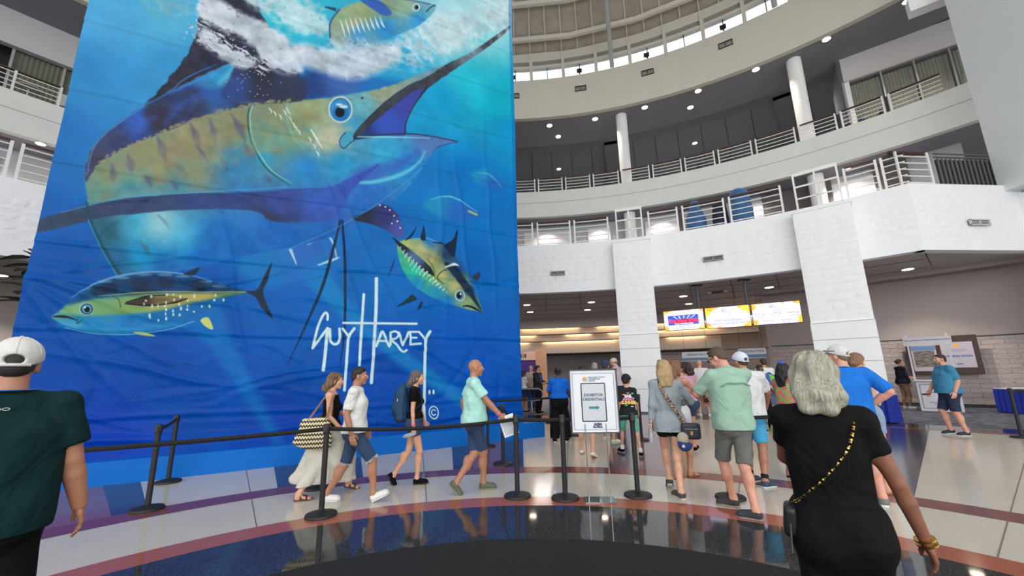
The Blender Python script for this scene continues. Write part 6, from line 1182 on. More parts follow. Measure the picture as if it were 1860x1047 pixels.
# man in the white cap, left foreground
F1 = person((-2.62, 1.44), -46, 1.82, 'm', 'warm', 1.34, .03, feet=((-.14, .1, -8, 0), (.14, -.12, 8, 12)), hands=((-.27, .1, .84), (.34, .03, .82)), head=(0, 2, 0), hair=('buzz', (30, 24, 20)), hat=('cap', (206, 204, 200)),
    top=('collar', cloth('dark_teal', (6, 38, 40)), .72, -.06, .04), bottom=('pants', blackp, 1.95, 1.25), shoes=dsh, h=.0105, hh=.0065, seed=2, label='heavyset man seen from behind in white mesh cap and dark teal shirt')
b = MB(); nk = F1.neck; b.tube([nk+A3(math.sin(t)*.088, -math.cos(t)*.085+.005, .028) for t in np.linspace(-1.7, 1.7, 15)], .014, 6, flat=.3); t = acc(F1, 'lanyard', 'blue and white lanyard strap round the neck of the man in the white cap', 'lanyard'); b.build('strap', mat('lanyard_blue', (52, 110, 176), .6), t)
for k in range(3): MB().tube([nk+A3(math.sin(q)*.091, -math.cos(q)*.088+.005, .028) for q in np.linspace(-.9+.55*k, -.7+.55*k, 4)], .009, 6, flat=.3).build('strap_print', mat('lanyard_white', (214, 218, 224), .6), t)
lg = MB(); 
for sx in (-1, 1): lg.tube([nk+A3(sx*.014+.012*math.cos(q), -.128-.012, -.06+.006*math.sin(q)) for q in np.linspace(0, 2*PI, 13)], .0022, 5)
lg.build('back_logo', mat('logo_silver', (170, 176, 176), .5), F1.root)
# woman in black, right foreground
F2 = person((1.44, 1.28), 32, 1.665, 'f', 'dark', 1.1, .02, shf=.93, feet=((-.1, -.16, -6, 25), (.1, .16, 6, 0)), hands=((-.08, .38, 1.1), (.33, .05, .83)), poles=((-.8, -.6, -.3), (.6, -.7, 0)), hair=('long', (118, 116, 104), (168, 163, 146), .13, .12, .005), top=('tee', black_c, .55, .13, .012),
    bottom=('pants', blackp, 1.9, 1.05), shoes=dsh, h=.0095, hh=.006, seed=4, label='woman seen from behind in all black with wavy grey hair and gold chain strap')
F2.root.children[0].data.materials[0] = mat('skin_brown', (126, 80, 62), .5, var=.1, vscale=18)
gold = mat('gold', (214, 176, 96), .25, metal=1.); t = acc(F2, 'cross_body_bag', 'small black bag on a gold chain worn by the woman in black', 'bag')
n2 = F2.neck; pts = catm([n2+A3(.09, .03, .0), n2+A3(.115, -.045, -.03), n2+A3(.07, -.135, -.15), n2+A3(-.02, -.15, -.27), n2+A3(-.12, -.13, -.37), n2+A3(-.16, -.08, -.41)], 16)
for k in range(0, len(pts)-1): p = pts[k]; q = pts[k+1]; MB().tube([p, p+(q-p)*.72], .0065, 6, flat=.6 if k % 2 else 1.).build('chain_link', gold if k % 3 else black_c, t)
mk('bag_body', sdf([loft([n2+A3(-.175, -.06, -.44), n2+A3(-.18, -.05, -.53)], [.05, .055], [.025, .032], side=(0, 1, 0), p=4)], .007, 0), mat('bag_black', (22, 21, 22), .45), t)
for dx in (.02, .045): MB().tube([n2+A3(-.18, -.08-dx*.4, -.48), n2+A3(-.19, -.1-dx, -.6)], .005, 6).build('tassel', mat('bag_black', (22, 21, 22), .45), t)
u = nrm(F2.wr[1]-F2.el[1]); c = F2.el[1]+(F2.wr[1]-F2.el[1])*.93; 
for dz in (0, .02): MB().tube([c+u*dz, c+u*(dz+.006)], .037, 16).build('bracelet', gold, F2.root)
# walking group in front of the tarpaulin
pos, ft = PF(76, (636, 889, 4, 12), (548, 910, -2, 0)); 
F3 = person(pos, 76, 1.71, 'f', 'light', 1.05, feet=ft, hands=((-.2, .3, 1.1), (.2, .18, .9)), head=(0, 4, 0), hair=('long', (78, 56, 42), (128, 98, 72), .1, .065, .008), top=('tank', black_c, 0, .08, .006), bottom=('skirt', cloth('cream_linen', (206, 202, 190), bump=.5), .15, .28),
    shoes=('sandal', mat('leather_dark', (38, 28, 26), .5), mat('cork', (92, 66, 50), .8)), h=.0105, hh=.0065, seed=5, label='woman in black tank top and long cream skirt walking with a striped tote'); wristband(F3, 1)
pos, ft = PF(78, (598, 912, 0, 0), (690, 912, 0, -24))
F4 = person(pos, 78, 1.775, 'm', 'warm', 1.03, feet=(ft[0], ft[1]), hands=((-.2, .1, .86), (.235, .0, .85)), hair=('short', (30, 24, 22)), top=('tee', white_t, .78, .0, .035), bottom=('shorts', jean, .98, 1.2), shoes=('lace', mat('leather_white', (222, 222, 218), .5), mat('sole_white', (206, 206, 204), .6)), h=.0105, hh=.0065, seed=6, label='man with short black hair in white t-shirt and frayed denim shorts walking right')
for i in (0, 1):
    hp, kn = F4.hip[i], F4.knee[i]; u = nrm(kn-hp); c = hp+(kn-hp)*.97; b = MB(); s_ = nrm(np.cross(u, (0, 1, 0))); v_ = np.cross(u, s_)
    for k in range(48): a = k*2*PI/48; p = c+(s_*math.cos(a)+v_*math.sin(a))*.079; b.tube([p-u*.012, p+u*(.008+.01*math.sin(k*7.1))+(s_*math.cos(a)+v_*math.sin(a))*.004], .0028, 4)
    b.build('frayed_hem', mat('fray', (196, 200, 206), .9), F4.root, kind='stuff')
pos, ft = PF(82, (703, 882, 0, 62), (762, 880, 0, 0)); ft = (ft[0], ft[1])
F5 = person(pos, 82, 1.66, 'f', 'light', .97, feet=ft, hands=((-.19, .16, .88), (.19, .0, .86)), sh=(0, .1), hair=('long', (62, 54, 50), (112, 102, 96), .1, .07, .004), top=('tee', black_c, .55, .09, .01), bottom=('shorts', jean, .42, 1.12), shoes=('dark', black_c, mat('sole_black', (26, 26, 28), .7)), h=.0105, hh=.0065, seed=7, label='woman in black t-shirt and denim shorts with a blue backpack'); wristband(F5, 1)
pos, ft = PF(80, (820, 900, 0, 48), (884, 889, 0, 0))
F6 = person(pos, 80, 1.82, 'm', 'warm', 1.1, .02, feet=ft, hands=((-.22, -.1, .9), (.2, .33, .98)), sh=(0, .04), hair=None, top=('tee', cloth('mint_tee', (170, 220, 210)), .72, -.03, .044), bottom=('shorts', jean, .92, 1.12), shoes=('lace', mat('olive', (88, 94, 74), .7), mat('sole_olive', (116, 122, 104), .7)), h=.0105, hh=.0065, seed=8, label='bald man in pale mint t-shirt and denim shorts walking right with papers'); wristband(F6, 1)
t = acc(F6, 'paper_sheet', 'white printed sheets held by the bald man in the mint t-shirt', 'paper'); hd1 = F6.hand[1]; MB().box(hd1+A3(.02, .06, -.08), (.21, .003, .28), (nrm((.2, .9, .3)), nrm((1, -.2, 0)), nrm(np.cross((.2, .9, .3), (1, -.2, 0))))).build('sheet', mat('paper_white', (224, 226, 226), .6), t)
MB().box(hd1+A3(.03, .055, -.085), (.15, .003, .2), (nrm((.2, .9, .3)), nrm((1, -.2, 0)), nrm(np.cross((.2, .9, .3), (1, -.2, 0))))).build('print_block', mat('paper_print', (190, 196, 200), .6), t)
# tote, backpack, bottle roll
t = acc(F3, 'tote_bag', 'cream woven tote with black zigzag stripes carried by the woman in the long skirt', 'bag')
def zig(name, c1, c2):
    m = bpy.data.materials.new(name); m.use_nodes = True; n = m.node_tree; L = n.links; b = n.nodes['Principled BSDF']; b.inputs['Roughness'].default_value = .9; t_ = n.nodes.new('ShaderNodeTexCoord'); sp_ = n.nodes.new('ShaderNodeSeparateXYZ'); L.new(t_.outputs['Object'], sp_.inputs[0])
    def mth(op, a, bb=None):
        k = n.nodes.new('ShaderNodeMath'); k.operation = op
        for i, q in enumerate((a, bb)):
            if q is None: continue
            if isinstance(q, (int, float)): k.inputs[i].default_value = q
            else: L.new(q, k.inputs[i])
        return k.outputs[0]
    zz = mth('PINGPONG', sp_.outputs['Y'], .018); v = mth('ADD', sp_.outputs['Z'], mth('MULTIPLY', zz, 1.25)); fr_ = mth('FRACT', mth('DIVIDE', v, .056)); st_ = mth('LESS_THAN', fr_, .46)
    mx = n.nodes.new('ShaderNodeMix'); mx.data_type = 'RGBA'; mx.inputs[6].default_value = (*lin(c1), 1); mx.inputs[7].default_value = (*lin(c2), 1); L.new(st_, mx.inputs[0]); L.new(mx.outputs[2], b.inputs['Base Color']); return m
n3 = F3.neck; sh = F3.sho[1]; tc3 = A3(sh[0]+.13, sh[1]-.13, sh[2]-.42)
mk('bag_body', sdf([loft([tc3+A3(0, -.02, -.19), tc3+A3(0, -.01, -.12), tc3+A3(0, 0, .04), tc3+A3(0, .02, .13)], [.24, .235, .2, .165], [.075, .08, .065, .05], side=(0, 1, -.08), p=3.2)], .009, 0, noise=wrinkle(9, .003), cuts=[(tc3+A3(0, .02, .14), (0, 0, 1))]), zig('tote_weave', (216, 204, 164), (46, 40, 38)), t)
hm = mat('tote_leather', (150, 110, 80), .6)
for dx in (-.05, .05): MB().tube([tc3+A3(dx, -.09, .12), sh+A3(dx*.4+.0, -.05, .0), sh+A3(.0, -.005, .072), sh+A3(dx*.5+.02, .045, .0), tc3+A3(dx, .13, .12)], .008, 6).build('handle', hm, t)
t = acc(F5, 'backpack', 'dark teal blue backpack on the woman in the black t-shirt', 'bag'); n5 = F5.chest; bm_ = mat('backpack_blue', (22, 66, 98), .75, var=.1, vscale=8, bump=.3, bscale=200)
mk('pack_body', sdf([loft([n5+A3(0, -.21, -.22), n5+A3(0, -.23, -.1), n5+A3(0, -.215, .1), n5+A3(0, -.19, .2)], [.15, .155, .14, .09], [.1, .115, .1, .06], p=2.6), ell(n5+A3(0, -.3, -.1), (.11, .05, .1))], .01, .03, noise=wrinkle(3, .005)), bm_, t)
for sx in (-1, 1): MB().tube([n5+A3(sx*.08, -.14, .2), F5.sho[0 if sx < 0 else 1]+A3(-sx*.05, -.02, .065), F5.sho[0 if sx < 0 else 1]+A3(-sx*.05, .09, -.02), n5+A3(sx*.11, .12, -.02), n5+A3(sx*.15, .0, -.13), n5+A3(sx*.12, -.14, -.16)], .02, 8, flat=.35).build('shoulder_strap', bm_, t)
MB().tube([n5+A3(-.03, -.2, .22), n5+A3(0, -.2, .27), n5+A3(.03, -.2, .22)], .008, 6).build('grab_loop', bm_, t); MB().box(n5+A3(.15, -.25, .03), (.012, .012, .035)).build('zip_pull', chrome, t)
t = acc(F5, 'water_bottle', 'clear crumpled plastic bottle in the hand of the backpack woman', 'bottle'); h5 = F5.hand[1]; clearp = mat('clear_plastic', (206, 216, 226), .12, trans=.6); MB().tube([h5+A3(.02, .03, -.02), h5+A3(.03, -.03, -.03), h5+A3(.03, -.12, -.05), h5+A3(.03, -.15, -.06)], [.02, .032, .03, .012], 12).build('bottle_body', clearp, t)
# staff and queue behind the sign
pos, ft = PF(8, (1008, 803, -6, 0), (1030, 802, 8, 0)); F7 = person(pos, 8, 1.69, 'f', 'dark', 1.24, .02, feet=ft, hands=((-.16, .26, 1.02), (.16, .26, 1.02)), poles=((-1, -.5, -.2), (1, -.5, -.2)), hair=('bun', (20, 17, 18), None, .05), top=('collar', cloth('royal_polo', (18, 96, 196)), .95, .1, .02), bottom=('pants', blackp, 1.97, 1.75), shoes=dsh, h=.012, hh=.008, face=False, seed=9, label='staff woman from behind in royal blue polo and wide black trousers')
pos, ft = PF(20, (1057, 824, -4, 0), (1078, 834, 8, 20)); F8 = person(pos, 20, 1.72, 'f', 'light', 1.0, feet=ft, hands=((-.16, .26, 1.1), (.16, .26, 1.1)), hair=('long', (28, 22, 22), None, .12, .08, .002), top=('tee', cloth('pale_grey', (190, 190, 192)), .7, .05, .03), bottom=('shorts', black_c, .7, 1.1), shoes=('slip', mat('leather_white', (222, 222, 218), .5), mat('sole_tan', (170, 120, 84), .7)), h=.013, hh=.009, face=False, seed=10, label='dark-haired woman standing behind the exhibitor sign, white shoes showing below')
pos, ft = PF(40, (1101, 800, -8, 0), (1118, 806, 20, 0)); F9 = person(pos, 40, 1.84, 'm', 'tan', 1.1, .03, feet=ft, hands=((-.14, .3, 1.1), (.16, .28, 1.05)), head=(-20, 0, 0), hair=('short', (60, 50, 44)), hat=('cap', (34, 52, 84)), top=('collar', mat('floral_shirt', (206, 210, 204), .85, vscale=14, col2=(140, 160, 146), contrast=.05), .8, -.02, .035), bottom=('shorts', cloth('charcoal', (60, 60, 64)), .95, 1.2), shoes=('lace', mat('sneaker_lime', (196, 206, 180), .6), mat('sole_white', (206, 206, 204), .6)), h=.013, hh=.009, face=False, seed=11, label='man in navy cap and pale floral shirt behind the exhibitor sign')
pos, H_ = far(1079, 658, 12.0); F10 = person(pos, -10, H_, 'm', 'pink', 1.1, hands=((-.16, .26, 1.0), (.16, .26, 1.0)), hair=('short', (150, 148, 144)), top=('collar', cloth('sky_shirt', (170, 186, 214)), .9, -.02, .03), bottom=('pants', cloth('khaki', (160, 144, 116)), 1.95, 1.2), shoes=dsh, h=.018, hh=.011, face=False, seed=12, label='grey-haired person in light blue shirt beyond the dark-haired woman')
pos, H_ = far(1119, 650, 14.6); F11 = person(pos, -55, H_, 'm', 'light', 1.05, lean=(0, .08), hands=((-.1, .34, 1.1), (.1, .34, 1.1)), head=(0, 20, 0), hair=('short', (120, 100, 80)), hat=('cap', (206, 196, 186)), top=('collar', cloth('lilac_shirt', (186, 172, 184)), .9, .02, .03), bottom=('pants', cloth('navy_pants', (36, 42, 70)), 1.95, 1.15), shoes=dsh, h=.018, hh=.011, seed=13, label='man in cream cap and lilac shirt leaning beside the left stone pier')
pos, ft = PF(118, (985, 752, -10, 0), (976, 750, 10, 0)); F12 = person(g(979, 752)[:2], 128, 1.84, 'm', 'tan', 1.02, feet=((-.12, 0, -10, 0), (.12, .04, 10, 0)), hands=((-.08, .32, 1.12), (.12, .3, 1.1)), head=(-30, 0, 0), hair=('short', (34, 26, 24)), top=('collar', cloth('suit_jacket', (44, 42, 42)), 1.9, -.1, .04), bottom=('pants', blackp, 1.97, 1.2), shoes=dsh, h=.016, hh=.010, seed=14, label='dark-haired man in charcoal suit jacket standing on the carpet near the banner')
mk('shirt_front', sdf([loft([F12.waist+A3(0, F12.wd+.045, .02), F12.chest+A3(0, F12.cdp+.035, .02), F12.neck+A3(0, .055, -.02)], [.03, .045, .05], [.012, .02, .02])], .012, 0), cloth('suit_blue_shirt', (30, 96, 190)), F12.root)
t = acc(F12, 'tablet', 'white tablet held by the man in the charcoal suit jacket', 'tablet'); MB().box((F12.hand[0]+F12.hand[1])/2+A3(0, .06, .03), (.26, .19, .01), (nrm((1, 0, .1)), nrm((0, 1, .2)), nrm((0, -.2, 1)))).build('tablet_body', wh, t, bevel=.003)
pos, H_ = far(964, 664, 17.5); person(pos, 15, H_, 'm', 'pink', 1.08, hands=((-.16, .26, 1.0), (.16, .26, 1.0)), hair=('bald', (0, 0, 0)), top=('tee', cloth('dusty_pink', (186, 168, 166)), .8, -.02, .035), bottom=('pants', cloth('jeans_far', (40, 66, 110)), 1.95, 1.15), shoes=dsh, h=.019, hh=.012, face=False, seed=15, label='balding man in dusty pink shirt in front of the purple booth')
pos, H_ = far(952, 673, 17.0); person(pos, 60, H_, 'f', 'warm', 1.0, hands=((-.16, .26, 1.0), (.16, .26, 1.0)), hair=('long', (50, 30, 26), None, .1, .09), top=('tee', white_t, .7, .05, .02), bottom=('skirt', cloth('navy_pants', (36, 42, 70)), .6, .5), shoes=dsh, h=.019, hh=.012, seed=16, label='woman in white top and dark skirt at the edge of the purple booth')
# boy
pos, ft = PF(6, (1129, 822, -24, 0), (1165, 829, 14, 0)); F13 = person(pos, 6, 1.5, 'c', 'light', 1.0, feet=ft, hands=((-.22, .05, .92), (.23, .05, .9)), head=(25, 2, 0), hair=('short', (40, 30, 26)), hat=('cap', (24, 24, 28)), top=('tee', cloth('boy_tee', (40, 42, 46)), .95, -.02, .035), bottom=('shorts', cloth('mint_shorts', (92, 190, 158)), .92, 1.3), shoes=('lace', black_c, mat('sole_grey', (150, 150, 152), .7), mat('sock_white', (222, 222, 222), .9)), h=.0105, hh=.007, seed=17, label='boy in black cap, charcoal printed t-shirt and mint green shorts')
tp_ = empty('shirt_print', (F13.chest[0], F13.chest[1]-F13.cdp-.052, F13.chest[2]-.03), 0); tp_.parent = F13.root; tp_.rotation_euler = (PI/2-.02, 0, 0)
for i, (s_, c_) in enumerate((('SAIL', (240, 240, 240)), ('AWAY', (236, 150, 180)), ('SUMMER', (244, 206, 110)))): text(tp_, s_, .075, 0, .07-.062*i, mat('print_%d' % i, c_, .7), .0, bold=.006)
for k, (x, y, c_) in enumerate(((-.085, .1, (250, 150, 60)), (.08, .12, (90, 200, 170)), (-.05, -.1, (60, 200, 140)), (.06, -.125, (220, 224, 220)), (.0, .13, (230, 120, 160)))): flat('print_patch', [(x+.03*math.cos(q), y+.013*math.sin(q)) for q in np.linspace(0, 2*PI, 9)[:-1]], mat('patch_%d' % k, c_, .7), tp_, .001)
# woman with the cross-body bag
pos, ft = PF(14, (1238, 880, 10, 30), (1224, 921, -14, 0)); ft = (ft[0], ft[1]); 
F14 = person((pos[0], pos[1]), 14, 1.75, 'f', 'light', .98, feet=((-.07, .22, 4, 25), (.0, -.16, -26, 0)), hands=((-.24, -.05, .84), (.16, .26, 1.12)), poles=((-.4, -1, 0), (.8, -.7, -.1)), hair=('long', (150, 122, 84), (190, 162, 118), .2, .11, .003), glasses='head', top=('collar', cloth('chambray', (150, 160, 166)), 1.72, -.1, .042), bottom=('shorts', black_c, .42, 1.15), shoes=('slip', mat('espadrille', (66, 62, 64), .8), mat('sole_cream', (190, 182, 166), .8)), h=.0105, hh=.0065, seed=18, face=False, label='blonde woman from behind in grey-blue shirt, black shorts and cross-body bag')
t = acc(F14, 'cross_body_bag', 'black camera-style bag on a leopard strap worn by the blonde woman', 'bag'); n_ = F14.neck; leo = mat('leopard_strap', (40, 38, 50), .8, vscale=55, col2=(176, 140, 110), contrast=.03)
MB().tube(catm([n_+A3(-.05, .04, .02), n_+A3(-.085, -.035, .02), n_+A3(-.06, -.15, -.12), n_+A3(.03, -.19, -.3), n_+A3(.12, -.2, -.46), n_+A3(.175, -.16, -.56)], 5), .022, 8, flat=.3).build('strap', leo, t)
bc = n_+A3(.24, -.17, -.64); mk('bag_body', sdf([loft([bc+A3(0, 0, -.07), bc+A3(0, 0, .07)], [.115, .115], [.045, .045], p=5)], .007, 0, cuts=[(bc+A3(0, 0, .1), (0, 0, 1)), (bc+A3(0, 0, -.1), (0, 0, -1))]), mat('bag_navy', (32, 36, 48), .45), t); MB().box(bc+A3(0, -.048, .03), (.16, .006, .01)).build('zip', chrome, t); MB().box(bc+A3(.0, -.05, -.02), (.03, .01, .045)).build('tassel', gold, t)
t = acc(F14, 'spare_cap', 'blue and tan baseball cap hanging from the cross-body bag', 'cap'); cc = bc+A3(-.1, -.1, -.14); mk('crown', sdf([ell(cc, (.088, .07, .095))], .007, 0, cuts=[(cc+A3(0, 0, .02), (.2, 0, 1))]), mat('cap_blue', (34, 60, 116), .8), t); mk('crown_back', sdf([ell(cc+A3(-.02, .0, .06), (.07, .055, .08))], .007, 0), mat('cap_tan', (172, 160, 142), .85), t); MB().tube([cc+A3(-.03, -.07, -.02), cc+A3(-.03, -.074, -.02)], .018, 14).build('round_badge', white_t, t)
t = acc(F14, 'water_bottle', 'clear water bottle in the left hand of the blonde woman', 'bottle'); h_ = F14.hand[0]; MB().tube([h_+A3(0, 0, -.14), h_+A3(0, 0, .03), h_+A3(0, .0, .06), h_+A3(0, 0, .08)], [.032, .032, .014, .014], 14).build('bottle_body', clearp, t); MB().tube([h_+A3(0, 0, .08), h_+A3(0, 0, .095)], .016, 12).build('bottle_cap', white_t, t)
MB().tube([F14.wr[0]-A3(0, 0, -.02), F14.wr[0]-A3(0, 0, -.035)], .03, 14).build('wristwatch', chrome, F14.root)
# woman in blue tank top
pos, ft = PF(48, (1233, 870, 0, 0), (1258, 866, 14, 0)); F15 = person(pos, 48, 1.745, 'f', 'tan', 1.0, feet=ft, hands=((-.05, .36, 1.24), (.12, .4, 1.22)), poles=((-1, -.2, -.4), (.9, -.1, -.6)), head=(10, 8, 0), hair=('long', (92, 62, 44), (140, 100, 70), .2, .085, .004), top=('tank', cloth('cobalt', (36, 78, 190)), 0, .04, .014), bottom=('shorts', cloth('white_shorts', (218, 218, 220)), .45, 1.2), shoes=('flipflop', mat('leather_tan', (140, 92, 66), .6), mat('leather_tan', (140, 92, 66), .6)), h=.0105, hh=.007, seed=19, face=False, label='brown-haired woman in cobalt tank top and white shorts beside the blonde woman')
# man in green shirt
pos, ft = PF(0, (1326, 920, -52, 0), (1366, 944, -52, 0)); F16 = person(pos, 0, 1.9, 'm', 'pink', 1.06, feet=ft, hands=((-.16, .36, 1.13), (-.0, .36, 1.1)), poles=((-1, -.35, -.5), (1, -.5, -.3)), head=(-42, 28, 0), hair=('short', (84, 66, 52)), glasses='eyes', top=('collar', cloth('sage', (150, 182, 164), bump=.35), .88, -.06, .045), bottom=('shorts', cloth('grey_shorts', (104, 106, 102)), .98, 1.25), shoes=('slip', mat('charcoal_canvas', (54, 54, 58), .85), mat('sole_taupe', (136, 128, 116), .8)), h=.010, hh=.0062, seed=20, label='tall man in sage green shirt and grey shorts looking down, near the right pier')
b = MB(); c7 = F16.chest
b.tube([c7+A3(-.17, -F16.cdp-.03, .045), c7+A3(-.09, -F16.cdp-.047, .085), c7+A3(0, -F16.cdp-.049, .078), c7+A3(.09, -F16.cdp-.047, .085), c7+A3(.17, -F16.cdp-.03, .045)], .009, 6); b.build('yoke_seam', cloth('sage_dark', (122, 152, 136)), F16.root)
t = acc(F16, 'smartphone', 'dark smartphone in the hands of the man in the sage shirt', 'phone'); MB().box((F16.hand[0]+F16.hand[1])/2+A3(.0, .03, .04), (.075, .15, .01), (nrm((1, 0, 0)), nrm((0, .8, .6)), nrm((0, -.6, .8)))).build('phone_body', frm, t, bevel=.003)
# man in white shirt and blue shorts
pos, ft = PF(30, (1368, 876, 34, 0), (1396, 886, 40, 0)); F17 = person(pos, 30, 1.815, 'm', 'warm', 1.12, .02, feet=ft, hands=((-.16, .28, 1.02), (.24, .34, 1.03)), poles=((-1, -.5, -.2), (1, -.6, -.3)), head=(-50, 4, 0), hair=('buzz', (60, 44, 36)), hat=('cap', (206, 214, 222), False, (130, 160, 200)), top=('collar', cloth('white_linen', (216, 216, 218), bump=.4), .82, -.04, .04), bottom=('shorts', cloth('aqua_shorts', (76, 164, 210)), .86, 1.25), shoes=('lace', mat('sneaker_navy', (46, 66, 84), .7), mat('sole_white', (206, 206, 204), .6), mat('sock_black', (20, 20, 22), .9)), h=.0105, hh=.007, seed=21, face=False, label='man from behind in white mesh cap, white shirt and bright blue shorts')
# others of the queue
F18 = person(g(1280, 757)[:2], 14, 1.88, 'm', 'pink', 1.08, feet=((-.13, .05, -8, 0), (.15, -.08, 10, 0)), hands=((-.16, .28, 1.05), (.2, .24, 1.0)), hair=('bald', (0, 0, 0)), top=('collar', cloth('white_pink', (214, 206, 208)), .85, -.02, .04), bottom=('shorts', cloth('khaki', (160, 144, 116)), .95, 1.3), shoes=('lace', white_t, white_t), h=.014, hh=.009, face=False, seed=22, label='bald man in white shirt and khaki shorts in the queue gap')
pos, H_ = far(1247, 657, 9.3); F19 = person(pos, -30, H_, 'f', 'pink', 1.0, feet=((-.1, 0, -8, 0), (.1, .1, 10, 0)), hands=((-.1, .3, 1.2), (.1, .2, 1.5)), hair=('long', (50, 34, 34), None, .02, .09, .012), top=('tee', cloth('rose_tee', (196, 150, 170)), .6, .05, .02), bottom=('shorts', jean, .6, 1.1), shoes=dsh, h=.015, hh=.009, face=True, seed=23, label='woman with curly dark hair mostly hidden behind the blue tank top woman')
pos = g(1402, 772)[:2]; F20 = person(pos, 4, 1.83, 'm', 'tan', 1.08, feet=((-.12, 0, -8, 0), (.12, .0, 8, 0)), hands=((-.16, .28, 1.02), (.16, .28, 1.02)), hair=('short', (46, 34, 30)), top=('tee', white_t, .8, -.02, .035), bottom=('shorts', cloth('slate_shorts', (86, 100, 130)), .95, 1.2), shoes=('lace', mat('sneaker_grey', (110, 112, 108), .7), white_t), h=.014, hh=.009, face=False, seed=24, label='man in white t-shirt with a green and blue back print')
tp_ = empty('back_print', (F20.chest[0]+.02, F20.chest[1]-F20.cdp-.052, F20.chest[2]-.02), 0); tp_.parent = F20.root; tp_.rotation_euler = (PI/2, 0, 0)
flat('print_blue', [(.15*math.cos(q)*(1+.2*math.sin(5*q)), .13*math.sin(q)*(1+.15*math.cos(4*q))) for q in np.linspace(0, 2*PI, 25)[:-1]], mat('print_navy', (50, 80, 150), .7), tp_, .0); flat('print_green', [(.02+.1*math.cos(q)*(1+.2*math.cos(3*q)), .08*math.sin(q)) for q in np.linspace(0, 2*PI, 25)[:-1]], mat('print_lime', (110, 190, 70), .7), tp_, .002); flat('print_violet', [(-.09+.05*math.cos(q), .05+.04*math.sin(q)) for q in np.linspace(0, 2*PI, 13)[:-1]], mat('print_purple', (130, 90, 160), .7), tp_, .004)
pos, H_ = far(1418, 659, 7.6); F21 = person(pos, 60, H_, 'f', 'warm', 1.0, feet=((-.1, 0, -8, 0), (.1, .1, 10, 0)), hands=((-.14, .3, 1.1), (.18, .3, 1.0)), hair=('long', (26, 20, 24), None, .2, .09, .004), top=('tank', mat('floral_pink', (240, 110, 130), .8, vscale=14, col2=(150, 190, 100), contrast=.04), 0, .06, .012), bottom=('skirt', mat('floral_pink', (240, 110, 130), .8), .62, .5), shoes=('flipflop', black_c, black_c), h=.012, hh=.008, seed=25, label='woman with long black hair and pink and green floral dress holding a sheet')
mk('hair_bow', sdf([ell(F21.hd((.0, -.05, .12)), (.05, .03, .03))], .007, 0), mat('bow_blue', (60, 90, 190), .6), F21.root); t = acc(F21, 'paper_sheet', 'pale folder held up by the woman in the floral dress', 'paper'); MB().box(F21.hand[1]+A3(.02, .05, .2), (.2, .006, .3), (nrm((1, -.4, 0)), nrm((.4, 1, 0)), (0, 0, 1))).build('sheet', mat('paper_green', (170, 190, 184), .5), t)
pos, H_ = far(1379, 662, 12.5); person(pos, 175, H_, 'm', 'dark', 1.0, hands=((-.16, .26, 1.0), (.16, .26, 1.0)), hair=('short', (26, 20, 20)), top=('tee', cloth('slate_blue', (70, 96, 150)), .8, 0, .03), bottom=('pants', blackp, 1.95, 1.15), shoes=dsh, h=.018, hh=.011, seed=26, label='dark-skinned man facing the camera far behind the man in the white cap')
# blue shirt man, girl, far right man, staff woman
F22 = person((4.12, 4.5), 24, 1.84, 'm', 'pink', 1.22, .04, feet=((-.15, .05, -10, 0), (.16, -.02, 12, 0)), hands=((-.2, .3, 1.0), (.2, .02, 1.06)), poles=((-1, -.4, -.3), (1.6, -.7, -.0)), head=(-55, 2, 0), hair=('buzz', (120, 100, 84)), hat=('cap', (206, 204, 204), False), glasses=None, top=('collar', cloth('azure_shirt', (30, 112, 204), bump=.4), .92, -.05, .045), bottom=('shorts', cloth('silver_shorts', (170, 172, 176)), .95, 1.25), shoes=('lace', mat('sneaker_grey', (110, 112, 108), .7), white_t), h=.0105, hh=.0068, seed=27, label='large man in azure shirt and white cap with his hand on his hip')
b = MB(); w = F22.hd
for sx in (-1, 1): b.tube([w((sx*.02, .118, .062)), w((sx*.045, .112, .062)), w((sx*.07, .09, .06))], .014, 8, flat=.5); b.tube([w((sx*.07, .09, .06)), w((sx*.1, -.02, .05))], .003, 6)
b.build('sunglasses', mat('glasses_black', (18, 18, 20), .25), F22.root)
pos = (4.72, 4.95); F23 = person(pos, 66, 1.75, 'f', 'light', .98, feet=((-.1, 0, -8, 0), (.1, -.05, 10, 0)), hands=((-.1, .25, 1.1), (.04, .26, 1.1)), head=(2, 0, 0), hair=('bun', (132, 96, 68), None, -.02), top=('tee', white_t, .6, .04, .028), bottom=('shorts', jean2, .45, 1.2), shoes=('flipflop', mat('leather_tan', (140, 92, 66), .6), mat('leather_tan', (140, 92, 66), .6)), h=.0115, hh=.0065, seed=28, label='young woman with tied-back light brown hair and light denim shorts in profile')
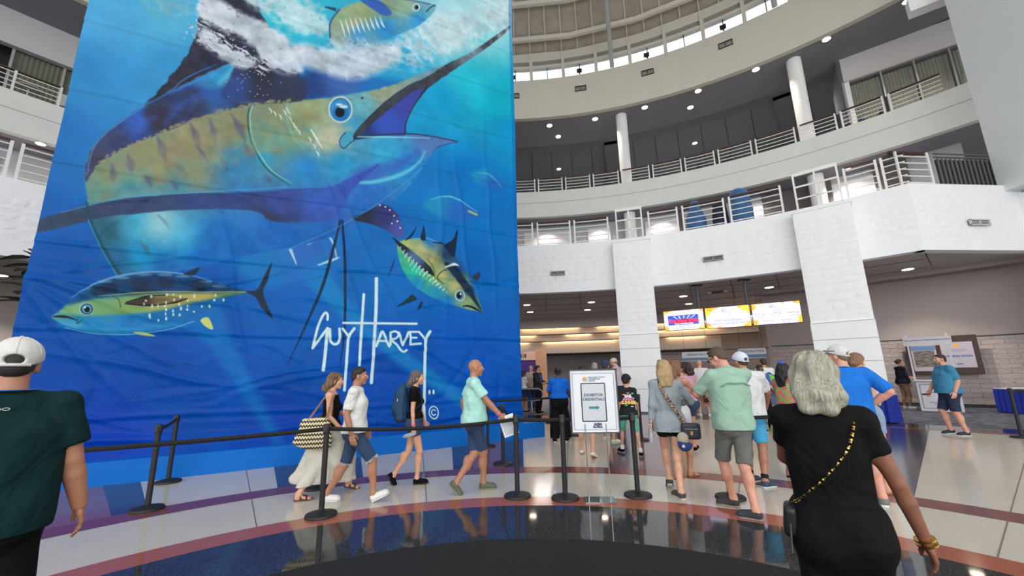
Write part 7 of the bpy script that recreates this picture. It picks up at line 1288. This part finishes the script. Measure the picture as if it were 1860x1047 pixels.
mk('earbud', sdf([ell(F23.hd((.084, .0, -.03)), (.01, .01, .018))], .004, 0), white_t, F23.root)
pos, ft = PF(-118, (1748, 793, 0, 0), (1733, 791, 0, 0)); F24 = person(g(1741, 791)[:2], -72, 1.8, 'm', 'pink', 1.3, .07, feet=((-.12, -.05, -6, 0), (.12, .08, 4, 8)), hands=((-.24, .02, .92), (.28, .22, .86)), head=(0, -2, 0), hair=('short', (44, 32, 28)), top=('tee', cloth('teal_tee', (62, 128, 164)), .85, -.02, .035), bottom=('shorts', cloth('navy_shorts', (44, 54, 78)), .95, 1.25), shoes=('lace', mat('sneaker_dark', (30, 40, 52), .7), mat('sole_white', (206, 206, 204), .6)), h=.0125, hh=.008, seed=29, label='heavyset bearded man in teal t-shirt and navy shorts walking left near the wall')
mk('beard', sdf([ell(F24.hd((0, .068, -.1)), (.04, .03, .028)), cap(F24.hd((-.05, .045, -.085)), F24.hd((.05, .045, -.085)), .022)], .007, .015), mat('beard_grey', (120, 110, 104), .9), F24.root)
t = acc(F24, 'smartphone', 'dark smartphone held low by the man in the teal t-shirt', 'phone'); MB().box(F24.hand[1]+A3(0, .05, 0), (.075, .15, .01), (nrm((1, 0, .3)), nrm((0, 1, -.2)), nrm((-.3, .2, 1)))).build('phone_body', frm, t, bevel=.003)
F25 = person(g(1650, 743)[:2], 98, 1.76, 'f', 'tan', 1.05, feet=((-.1, 0, -8, 0), (.1, .05, 8, 0)), hands=((-.1, .3, 1.1), (.2, .1, .88)), hair=('bun', (40, 24, 20), None, .03), top=('tee', cloth('navy_jacket', (28, 28, 44)), 1.9, -.04, .035), bottom=('pants', cloth('tan_trousers', (150, 120, 100)), 1.85, 1.0), shoes=('lace', white_t, white_t), h=.016, hh=.010, seed=30, label='woman in open navy jacket over royal blue top beside the kiosk')
mk('blue_top', sdf([loft([F25.waist+A3(0, F25.wd+.03, 0), F25.chest+A3(0, F25.cdp+.05, .0), F25.neck+A3(0, .06, -.03)], [.06, .08, .045], [.02, .03, .02])], .012, 0), cloth('royal_top', (30, 50, 190)), F25.root)
